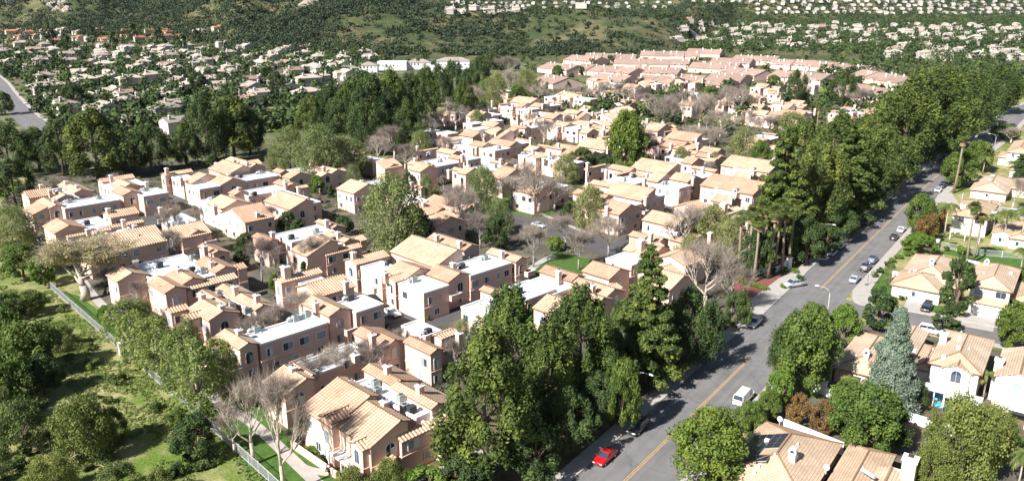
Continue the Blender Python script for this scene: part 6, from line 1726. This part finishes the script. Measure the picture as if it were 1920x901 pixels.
for i, (m_, nm, f) in enumerate([('leaf_dark', 'hedge_planting', 0), ('leaf_round', 'green_ground_cover', 1), ('leaf_willow', 'brown_ground_cover', 2)]):
    k = (np.arange(len(Xs)) % 3) == i; xx_, yy2 = Xs[k], Ys[k]; r_ = g.uniform(.45, 1.15, len(xx_)); c = np.stack([xx_, yy2, r_*.55], 1); V, Fq, tt = leafcloud(c, np.stack([r_, r_, r_*.7], 1), 22, .34, 50+i, fill=.4, up=.4)
    V[:, 2] = np.abs(V[:, 2]); tag(npmesh(nm, V, Fq, m_, tt), kind='stuff')
cand = (wd > 1.3) & (ld > .8) & (wd < 60); Xc, Yc = X[cand], Y[cand]; taken = [o.location.xy.copy() for o in COL.objects if o.parent is None and o.get('category') in ('tree', 'palm') and o.location.y > 0]
TT = np.array([[t_.x, t_.y] for t_ in taken]); placed = []
for x, y in zip(Xc, Yc):
    if len(placed) >= 240: break
    dn = 4.0 if y < 330 else 5.0
    if np.min(np.hypot(TT[:, 0]-x, TT[:, 1]-y)) < dn: continue
    if y < 120: continue
    TT = np.vstack([TT, [x, y]]); placed.append((x, y))
zc_ = {}
for x, y in placed:
    px_, py_, _z = proj(x, y, 0); z_ = ('rear' if py_ < 300 else 'middle' if py_ < 450 else 'front')+' '+('left' if px_ < 640 else 'centre' if px_ < 1000 else 'right'); k = rnd.choice(['bare', 'purple', 'purple', 'syc', 'roundD', 'bright', 'syc', 'bare', 'cypress', 'purple', 'roundD'] if y < 330 else ['fbrown', 'bare', 'flight', 'fgreen', 'fdark', 'bare']); zc_.setdefault((z_, k), []).append((px_, x, y))
KN = {'bare': 'brown leafless tree', 'purple': 'grey lilac leafless tree', 'syc': 'pale green tree', 'roundD': 'small dark green tree', 'bright': 'small bright green tree', 'cypress': 'narrow dark cypress', 'fbrown': 'brown twiggy tree', 'flight': 'small light green tree', 'fgreen': 'small green tree', 'fdark': 'small dark tree'}
for (z_, k), qs in zc_.items():
    for i, (px_, x, y) in enumerate(sorted(qs)):
        h = rnd.uniform(4.0, 6.8) if k not in ('syc', 'bare') else rnd.uniform(5.5, 8.5); w_ = h*rnd.uniform(.55, .8) if k != 'cypress' else 1.3
        plant(k, x, y, h, w_, '%s, %s of the estate, %s from left' % (KN[k], z_, ordn(i+1)), 'small trees between the town houses')
# parked cars and bins in the lanes
for i, (px, py, p, az_, lb) in enumerate([(1010, 425, 'paint_silver', 135, 'silver car on the curving street behind the lawn'), (1195, 445, 'paint_grey', 45, 'grey car by the bins on the lane mouth'), (735, 590, 'paint_white_car', 135, 'white car in the lane before the central block'), (930, 405, 'paint_black', 135, 'black car half hidden on the curving street')]):
    car('sedan', p, px, py, az_, lb, z=.03)
for i, (px, py, lb) in enumerate([(1188, 452, 'pale bin standing in the lane mouth, left one'), (1176, 449, 'dark bin standing in the lane mouth, right one')]):
    g_ = G(px, py); m = MB(); m.box(-.35, .35, -.35, .35, .12, 1.0); m.box(-.4, .4, -.4, .4, 1.002, 1.1); o = m.build('wheelie_bin', 'trim_white' if i == 0 else 'metal_dark'); o.location = g_+Vector((0, 0, .03)); tag(o, lb, 'bin')
index_kids()
# ---------------------------------------------------------------- far rows of pink brown roofs
def rowhouse(i, p, q, depth, h, label):
    a = G(*p, h); b = G(*q, h); az = math.degrees(math.atan2(b.x-a.x, b.y-a.y)); L_ = (b.xy-a.xy).length
    o = Bld('row_house', label, 'terrace', '0', az, ((p[0]+q[0])/2, (p[1]+q[1])/2+6), 'pink roofed terraces beyond the park', st='stucco_rose', tile='roof_rose', corr=False, far=True)
    x0, y0 = o.loc(p, h); r_ = random.Random(i)
    n = max(1, int(round(L_/16)))
    for k in range(n):
        xa, xb = x0+L_*k/n, x0+L_*(k+1)/n; dy = r_.choice((-1.5, 0, 0, 1.2)); dz = r_.uniform(-.4, .5)
        o.m('ga', xa, xb, y0+dy, y0+dy+depth, h+dz, rf=.5, pitch=.3)
        if r_.random() < .45: gx = r_.uniform(xa+2, xb-4); o.m('gb', gx, gx+5, y0+dy-1.6, y0+dy+depth*.4, h-.2, pitch=.45)
        for _ in range(2): o.chim(r_.uniform(xa+1, xb-1), y0+dy+depth*r_.uniform(.25, .6), h+depth*.15+r_.uniform(.7, 1.2), .8, h, 'trim_white')
    o.done(False)
RWS = [((1560, 168), (1668, 186)), ((1440, 143), (1540, 152)), ((1345, 136), (1412, 143)), ((1262, 152), (1348, 160)), ((1185, 151), (1245, 158)), ((1322, 150), (1388, 154)), ((1075, 130), (1180, 139)), ((1150, 119), (1290, 123)), ((1005, 127), (1062, 133)),
       ((1095, 109), (1190, 111)), ((1200, 104), (1310, 106)), ((1285, 99), (1350, 101)), ((1370, 112), (1452, 116)), ((1445, 121), (1560, 127)), ((1545, 129), (1622, 136)), ((1590, 142), (1680, 155)), ((1290, 127), (1380, 131)), ((1330, 118), (1405, 121)), ((998, 150), (1040, 157)), ((1055, 113), (1110, 117)), ((1180, 136), (1270, 140)), ((1100, 150), (1165, 156))]
for i, (p, q) in enumerate(sorted(RWS, key=lambda r_: -r_[0][1])):
    rowhouse(i, p, q, 26, 4.0, 'white walled terrace with pink brown roof, %s row counted from the camera' % ordn(i+1))
for i, (x, y, w_) in enumerate([(735, 132, 26), (785, 130, 22), (850, 130, 30), (810, 138, 18), (690, 136, 16)]):
    o = Bld('school_building', 'low white building before the wooded hill, %s from the left' % ordn([2, 3, 5, 4, 1][i]), 'building', '0', 88, (x, y), 'low white buildings before the hill', st='trim_white', tile='roof_far', corr=False, far=True)
    o.m('flat' if i in (0, 3) else 'hip', -w_/2, w_/2, 0, 14, 7.5 if i in (0, 2) else 6); o.done(False)
# ---------------------------------------------------------------- suburb houses
def sub_house(seed, roofm):
    o = Bld('suburban_house', 'suburban house', 'house', '0', 0, (960, 400), None, st='stucco_far', tile=roofm, corr=False, far=True); o.root.location = (0, 0, 0); o.root.rotation_euler = (0, 0, 0)
    r_ = o.r = random.Random(seed); w_ = r_.uniform(11, 15); two = seed % 3 != 0; h = 5.4 if two else 3.0
    o.m('ga' if seed % 2 else 'hip', -w_/2, w_/2, -4.5, 4.5, h, pitch=.42); o.m('gb', -w_/2+.5, -w_/2+6.5, -8.5, 1, h*.95 if seed % 4 else 3.2, pitch=.42); o.m('gb', w_/2-5, w_/2-.7, -6, 0, 2.9 if two else 2.8, win='none', pitch=.42)
    o.chim(w_*.3, 2, h+3, 1.0, 2); o.garage(w_/2-2.85, -6, 3.6, 2.1, 'b'); o.done(False); return o.root
protos = [sub_house(s, m_) for s, m_ in ((1, 'roof_far'), (2, 'roof_far'), (3, 'roof_far'), (4, 'roof_far'), (5, 'roof_red'), (6, 'roof_red'), (7, 'roof_rose'))]
index_kids(); used_p = set(); HS = []
rn = random.Random(5)
def free(x, y): return True
for j, y in enumerate([93, 100, 107, 115, 124, 133, 143, 153, 164, 176, 189, 203, 218, 234, 250]):
    zc = G(0, y).y*1.0; sp = 21*F/zc; x0 = -20 if y < 145 else np.interp(y, [145, 250], [45, 120]); x1 = {93: 460, 100: 600, 107: 690, 115: 700, 124: 700, 133: 690}.get(y, 690 if y < 200 else 480)
    x = x0+rn.uniform(0, sp)
    while x < x1:
        HS.append((x+rn.uniform(-5, 5), y+rn.uniform(-4, 4), rn.choice([45, 135, -45, 45]), rn.choice([0, 1, 2, 3, 0, 1, 2, 3, 6]), 'left suburb', j)); x += sp*rn.uniform(.95, 1.6)
for j, y in enumerate([64, 76]):
    x = rn.uniform(0, 10)
    while x < 430: HS.append((x, y+rn.uniform(-4, 4), rn.choice([45, 135]), rn.choice([4, 5, 4, 5, 0]), 'mountain foot', j)); x += rn.uniform(16, 30)
for j, y in enumerate([50, 57, 66, 77, 88, 100, 112]):
    zc = T(1500, y).y; sp = 20*F/zc; x = 1270+rn.uniform(0, sp)+(60 if y > 90 else 0)*(j % 2)
    if y > 95: x = 1680
    while x < 1925:
        HS.append((x+rn.uniform(-3, 3), y+rn.uniform(-4, 4), rn.choice([95, 85, 80, 100]), rn.choice([0, 1, 2, 3, 0, 1, 2, 6] if y > 50 or rn.random() < .8 else [4, 5]), 'right suburb', j)); x += sp*rn.uniform(.95, 1.9)
for y in (6, 12, 19, 26):
    x = 1420 if y > 8 else 1300
    while x < 1925: HS.append((x, y+rn.uniform(-1, 1), rn.choice([90, 100]), rn.choice([0, 1, 2, 3]), 'far', 0)); x += rn.uniform(9, 24)
for y in (8, 14, 20, 27):
    x = 845+rn.uniform(0, 8)
    while x < 1010-(y-8)*2: HS.append((x, y+rn.uniform(-1, 1), rn.choice([90, 80, 100]), rn.choice([0, 1, 2, 3]), 'far', 0)); x += rn.uniform(9, 15)
for y in (8, 16):
    x = 1020
    while x < 1260: HS.append((x, y+rn.uniform(-1, 1), rn.choice([90, 80, 100]), rn.choice([0, 1, 4, 3]), 'far', 0)); x += rn.uniform(14, 30)
DARK = [(185, 270, 70), (420, 250, 80), (700, 220, 90), (60, 290, 60)]
HP = []
for x, y, a, v, zone, j in HS:
    if any((x-dx)**2+((y-dy)*1.4)**2 < dr*dr for dx, dy, dr in DARK): continue
    g = T(x, y)
    if lw and min((g.xy-q.xy if hasattr(q, 'xy') else g.xy-q).length for q in lw) < 20: continue
    if any((g.xy-q[0].xy).length < 14 for q in HP): continue
    HP.append((g, a, v, zone, j, x))
HP.sort(key=lambda q: q[0].length)
merge = {'wall': MB(), 'roof': MB()}; nT = 0; cnt = {}
near = HP[:285]; cnt_key = {}
for q in sorted(near, key=lambda q: (q[3], q[4], q[5])):
    k = (q[3], q[4]); cnt_key.setdefault(k, []).append(q)
adj = ['two storey house with pale tan roof', 'house with grey brown hipped roof', 'low house with wide pale roof', 'white walled house with tan gable', 'white house with brick red tiles', 'pale house with orange red roof', 'house with rosy brown roof']
for (zone, j), qs in cnt_key.items():
    for n_, (g, a, v, zone, j, x) in enumerate(qs):
        if v in used_p: c = copy_tree(protos[v])
        else: c = protos[v]; used_p.add(v)
        c.location = g; c.rotation_euler = (0, 0, R(-a+rn.uniform(-8, 8))); s_ = rn.uniform(.95, 1.25); c.scale = (s_, s_, s_)
        rows = sorted(k[1] for k in cnt_key if k[0] == zone)
        tag(c, '%s, %s, %s row down, %s from left' % (adj[v], zone, ordn(rows.index(j)+1), ordn(n_+1)), 'house', 'houses of the %s' % zone)
for i, p in enumerate(protos):
    if i not in used_p:
        for ch in children(p):
            for c2 in children(ch): bpy.data.objects.remove(c2)
            bpy.data.objects.remove(ch)
        bpy.data.objects.remove(p)
for g, a, v, zone, j, x in HP[285:]:
    w_, d_, h_ = rn.uniform(11, 16), 9, rn.choice([3.2, 5.4]); ca, sa = math.cos(R(-a)), math.sin(R(-a))
    def P(x_, y_, z_): return (g.x+x_*ca-y_*sa, g.y+x_*sa+y_*ca, g.z+z_)
    hw = w_/2; hd = d_/2; zr = h_+2.2
    merge['wall'].add([P(-hw, -hd, -1), P(hw, -hd, -1), P(hw, hd, -1), P(-hw, hd, -1), P(-hw, -hd, h_), P(hw, -hd, h_), P(hw, hd, h_), P(-hw, hd, h_), P(-hw, 0, zr-.2), P(hw, 0, zr-.2)], [(0, 1, 5, 4), (1, 2, 6, 9, 5), (2, 3, 7, 6), (3, 0, 4, 8, 7)])
    merge['roof'].add([P(-hw-.4, -hd-.5, h_-.1), P(hw+.4, -hd-.5, h_-.1), P(hw+.4, 0, zr), P(-hw-.4, 0, zr), P(hw+.4, hd+.5, h_-.1), P(-hw-.4, hd+.5, h_-.1)], [(0, 1, 2, 3), (3, 2, 4, 5)])
dr_ = merge['roof'].build('distant_houses', 'roof_far'); tag(dr_, kind='stuff'); mat('far_wall', (.50, .47, .43), .9, 'mottle', v=.2, s=.05); dw = merge['wall'].build('distant_house_walls', 'far_wall'); tag(dw, kind='stuff')
# ---------------------------------------------------------------- trees of the middle and far distance
rt = random.Random(9); MT = []
def field(n, x0, x1, y0, y1, kinds, hr, zone, wf=(.5, .75)):
    for _ in range(n):
        x = rt.uniform(x0, x1); y = rt.uniform(y0, y1)+0*x; MT.append((x, y, rt.choice(kinds), rt.uniform(*hr), zone, rt.uniform(*wf)))
field(460, -10, 700, 92, 150, ['fgreen', 'folive', 'flight', 'fdark', 'fbrown', 'fpine', 'fbright'], (6, 13), 'left suburb', (.7, 1.1))
field(340, 50, 700, 150, 250, ['fgreen', 'folive', 'flight', 'fdark', 'fbrown', 'fpine', 'fbright'], (6, 13), 'left suburb', (.7, 1.1))
field(130, -10, 440, 52, 95, ['fpine', 'fdark', 'fgreen', 'fpine', 'fbrown'], (8, 16), 'left hill foot', (.5, .8))
field(90, 440, 1000, 98, 135, ['fpine', 'fdark', 'fgreen', 'fbrown'], (7, 13), 'wooded hill foot', (.6, .9))
field(90, 1280, 1780, 78, 104, ['fpine', 'fdark', 'fdark', 'fgreen', 'fpine'], (9, 17), 'dark belt behind the pink roofs', (.6, .9))
field(120, 1560, 1930, 96, 150, ['fdark', 'fpine', 'fgreen', 'fdark'], (8, 15), 'belt behind the road bend', (.6, .9))
field(45, 1000, 1680, 110, 165, ['fgreen', 'fdark', 'fpine', 'fbrown'], (5, 9), 'pink roofed terraces', (.6, .9))
field(760, 1280, 1930, 34, 100, ['fdark', 'fpine', 'fgreen', 'folive', 'fbrown'], (6, 13), 'right suburb', (.7, 1.0))
field(75, 1080, 1700, 160, 235, ['fbrown', 'folive', 'fbrown', 'flight', 'fgreen'], (6, 12), 'park behind the estate', (.6, .9))
field(30, 1700, 1930, 140, 200, ['fdark', 'fgreen', 'fpine', 'flight'], (7, 14), 'belt beyond the road bend', (.6, .9))
field(45, 880, 1300, 160, 235, ['fbrown', 'fgreen', 'fbrown', 'flight'], (4, 8), 'estate rear gardens', (.6, .9))
field(260, 850, 1930, 2, 36, ['fdark', 'fgreen', 'fpine'], (5, 9), 'far', (.8, 1.1))
MT = [(T(x, y), k, h, z_, w_, x) for x, y, k, h, z_, w_ in MT]
def offstreet(g): return min((g.xy-q).length for q in lwd) > 9
lwd = dense(lw, 4)
MT = [q for q in MT if q[5] > 250 or offstreet(q[0])]
for (g, *_r) in MT: pass
for i, (x, y, ty, w_) in enumerate([(95, 90, 38, 26), (175, 88, 45, 24), (250, 80, 40, 26), (300, 90, 48, 24), (215, 95, 55, 18), (370, 85, 55, 22), (345, 100, 62, 24), (125, 95, 60, 20)]):
    tree('fpine', x, y, ty, w_, 'tall dark pine against the mountain foot, %s in line' % ordn(i+1), 'tall pines at the mountain foot')
MT.sort(key=lambda q: q[0].length)
KD = {'fbright': 'bright green tree', 'folive': 'olive tree', 'fpine': 'dark pine', 'fdark': 'dark green tree', 'fgreen': 'green tree', 'flight': 'light green tree', 'fbrown': 'brown leafless tree'}
budget = max(0, 520-NT[0]); nearT = MT[:budget]; zs = {}
for q in nearT: zs.setdefault((q[3], q[1]), []).append(q)
for (z_, k), qs in zs.items():
    for i, (g, k, h, z_, w_, x) in enumerate(sorted(qs, key=lambda q: q[5])):
        plant(k, g.x, g.y, h, h*w_*1.3, '%s in the %s, %s from left' % (KD[k], z_, ordn(i+1)), 'trees in the %s' % z_, zg=g.z-.2)
zs = None
# what is left of the trees far away, and the chaparral of the hills: too many to count
def bush_mass(name, pts, per, size, m_, seed):
    g = np.random.default_rng(seed); c = []; r_ = []; t = []
    for (x, y, z, rr, hh) in pts:
        k = 5 if rr > 2.5 else 3; tn = g.random()
        for _ in range(k): c.append([x+g.normal()*rr*.45, y+g.normal()*rr*.45, z+hh*g.uniform(.3, .62)]); q = rr*g.uniform(.45, .7); r_.append([q, q, hh*.38]); t.append(np.clip(tn+g.normal()*.12, 0, 1))
    V, Fq, tt = leafcloud(np.array(c), np.array(r_), per, size, seed, fill=.45, tint=np.array(t), up=.4); return tag(npmesh(name, V, Fq, m_, tt), kind='stuff')
bush_mass('distant_trees', [(g.x, g.y, g.z, h*.42, h) for g, k, h, z_, w_, x in MT[budget:]], 16, 1.9, 'leaf_dark', 3)
g = np.random.default_rng(17); pts = []; tries = 0
while len(pts) < 42000 and tries < 400000:
    n_ = 20000; tries += n_; Y = g.uniform(880, 3300, n_); A = g.uniform(-.72, .72, n_); X = A*Y; foot = hillmask(X, Y); d = Y-foot
    dens = .25+.75*(fbm(X/90., Y/90., 3, 31) > .45); rdg = fbm(X/170., Y/210., 4, 5, True); dens = dens*np.clip(1.5-1.5*(rdg-.45)*2, .25, 1)
    left = np.interp(A, [-.5, -.12, 0, .3], [1.8, 1.4, 1.0, .9]); ok = (d > 5) & (g.random(n_) < dens*left*.7) & ((A < .26) | (Y > 1900))
    Z = height(X, Y); sc = CAM_H-Z; vis = (Z > CAM_H-Y*.075)
    for x, y, z, o_ in zip(X, Y, Z, ok & vis):
        if o_ and len(pts) < 42000: s_ = (1.6+6.5*g.random()**2)*(1+y/5000)*(1.5 if x < -.1*y else 1.1); pts.append((x, y, z, s_, s_*g.uniform(.9, 1.3)))
bush_mass('chaparral', pts, 10, 2.1, 'leaf_chaparral', 8)
Yb = g.uniform(1000, 2900, 30000); Xb = g.uniform(.2, .75, 30000)*Yb; kb = (g.random(30000) < .22+.5*(np.abs(Yb-1900) < 300)); 
bush_mass('distant_scrub', [(x, y, z, s_, s_) for x, y, z, s_ in zip(Xb[kb], Yb[kb], height(Xb[kb], Yb[kb]), g.uniform(1.5, 4.5, kb.sum()))][:9000], 9, 2.0, 'leaf_dark', 12)
def gpts(n, x0, x1, y0, y1, s0, s1): return [(q.x, q.y, q.z, s_, s_*.9) for q, s_ in ((T(rt.uniform(x0, x1), y0+(y1-y0)*rt.random()**1.3), rt.uniform(s0, s1)) for _ in range(n)) if q.x > -150 or offstreet(q)]
bush_mass('garden_planting', gpts(1500, -10, 720, 92, 255, .8, 2.4)+gpts(900, 980, 1700, 95, 240, .8, 2.4)+gpts(500, 1650, 1930, 90, 200, .9, 2.6), 24, .9, 'leaf_round', 14)
# rocks on the mountain at the upper left
for i, (x, y) in enumerate([(100, 12), (118, 8), (125, 20), (108, 22), (22, 8), (590, 5), (575, 12)]):
    g_ = T(x, y); r_ = random.Random(i); m = MB(); bm_v = []
    import bmesh
    bm = bmesh.new(); bmesh.ops.create_icosphere(bm, subdivisions=2, radius=1)
    for v in bm.verts: v.co *= r_.uniform(.75, 1.2); v.co.x *= r_.uniform(9, 11); v.co.y *= 6; v.co.z *= r_.uniform(6, 9)
    me = bpy.data.meshes.new('rock_outcrop'); bm.to_mesh(me); bm.free(); me.materials.append(M('rock')); o = bpy.data.objects.new('rock_outcrop', me); COL.objects.link(o); o.location = g_
    tag(o, 'pale rock outcrop on the dark mountain, %s in the row' % ordn(i+1), 'rock', 'rock outcrops on the mountain')
# grass tufts of the slope below the fence and weeds at its foot: one mass
g = np.random.default_rng(4); X = g.uniform(-160, 0, 60000); Y = g.uniform(88, 190, 60000)
f0 = G(92, 538); f1 = G(505, 903); side_ = (X-f0.x)*(f1.y-f0.y)-(Y-f0.y)*(f1.x-f0.x)
ok = (side_ > 25) & (fbm(X/7., Y/7., 3, 77) > .5); X = X[ok][:16000]; Y = Y[ok][:16000]
c = np.stack([X, Y, np.full(len(X), .12)], 1); s_ = np.full((len(X), 3), .35); s_[:, 2] = .15
V, Fq, tt = leafcloud(c, s_, 7, .3, 4, up=.1, aspect=2.5, fill=.1); V[:, 2] = np.abs(V[:, 2]); tag(npmesh('slope_grass', V, Fq, 'leaf_light', tt), kind='stuff')
# drop the prototypes nothing used
for k, d in PR.items():
    for i, p in enumerate(d['v']):
        if i not in d['used']:
            for ch in children(p): bpy.data.objects.remove(ch)
            bpy.data.objects.remove(p)
# ---------------------------------------------------------------- the air: thin haze over the whole place
hz = MB(); hz.box(-3400, 3400, -290, 5150, -1, 420); ho = hz.build('haze', 'ground'); ho.data.materials.clear()
hm = bpy.data.materials.new('haze'); hm.use_nodes = True; hn = hm.node_tree.nodes; hn.clear()
ou = hn.new('ShaderNodeOutputMaterial'); vv = hn.new('ShaderNodeVolumePrincipled'); vv.inputs['Color'].default_value = (.80, .88, 1, 1); vv.inputs['Density'].default_value = HAZE
hm.node_tree.links.new(vv.outputs[0], ou.inputs['Volume']); ho.data.materials.append(hm); tag(ho, kind='stuff')
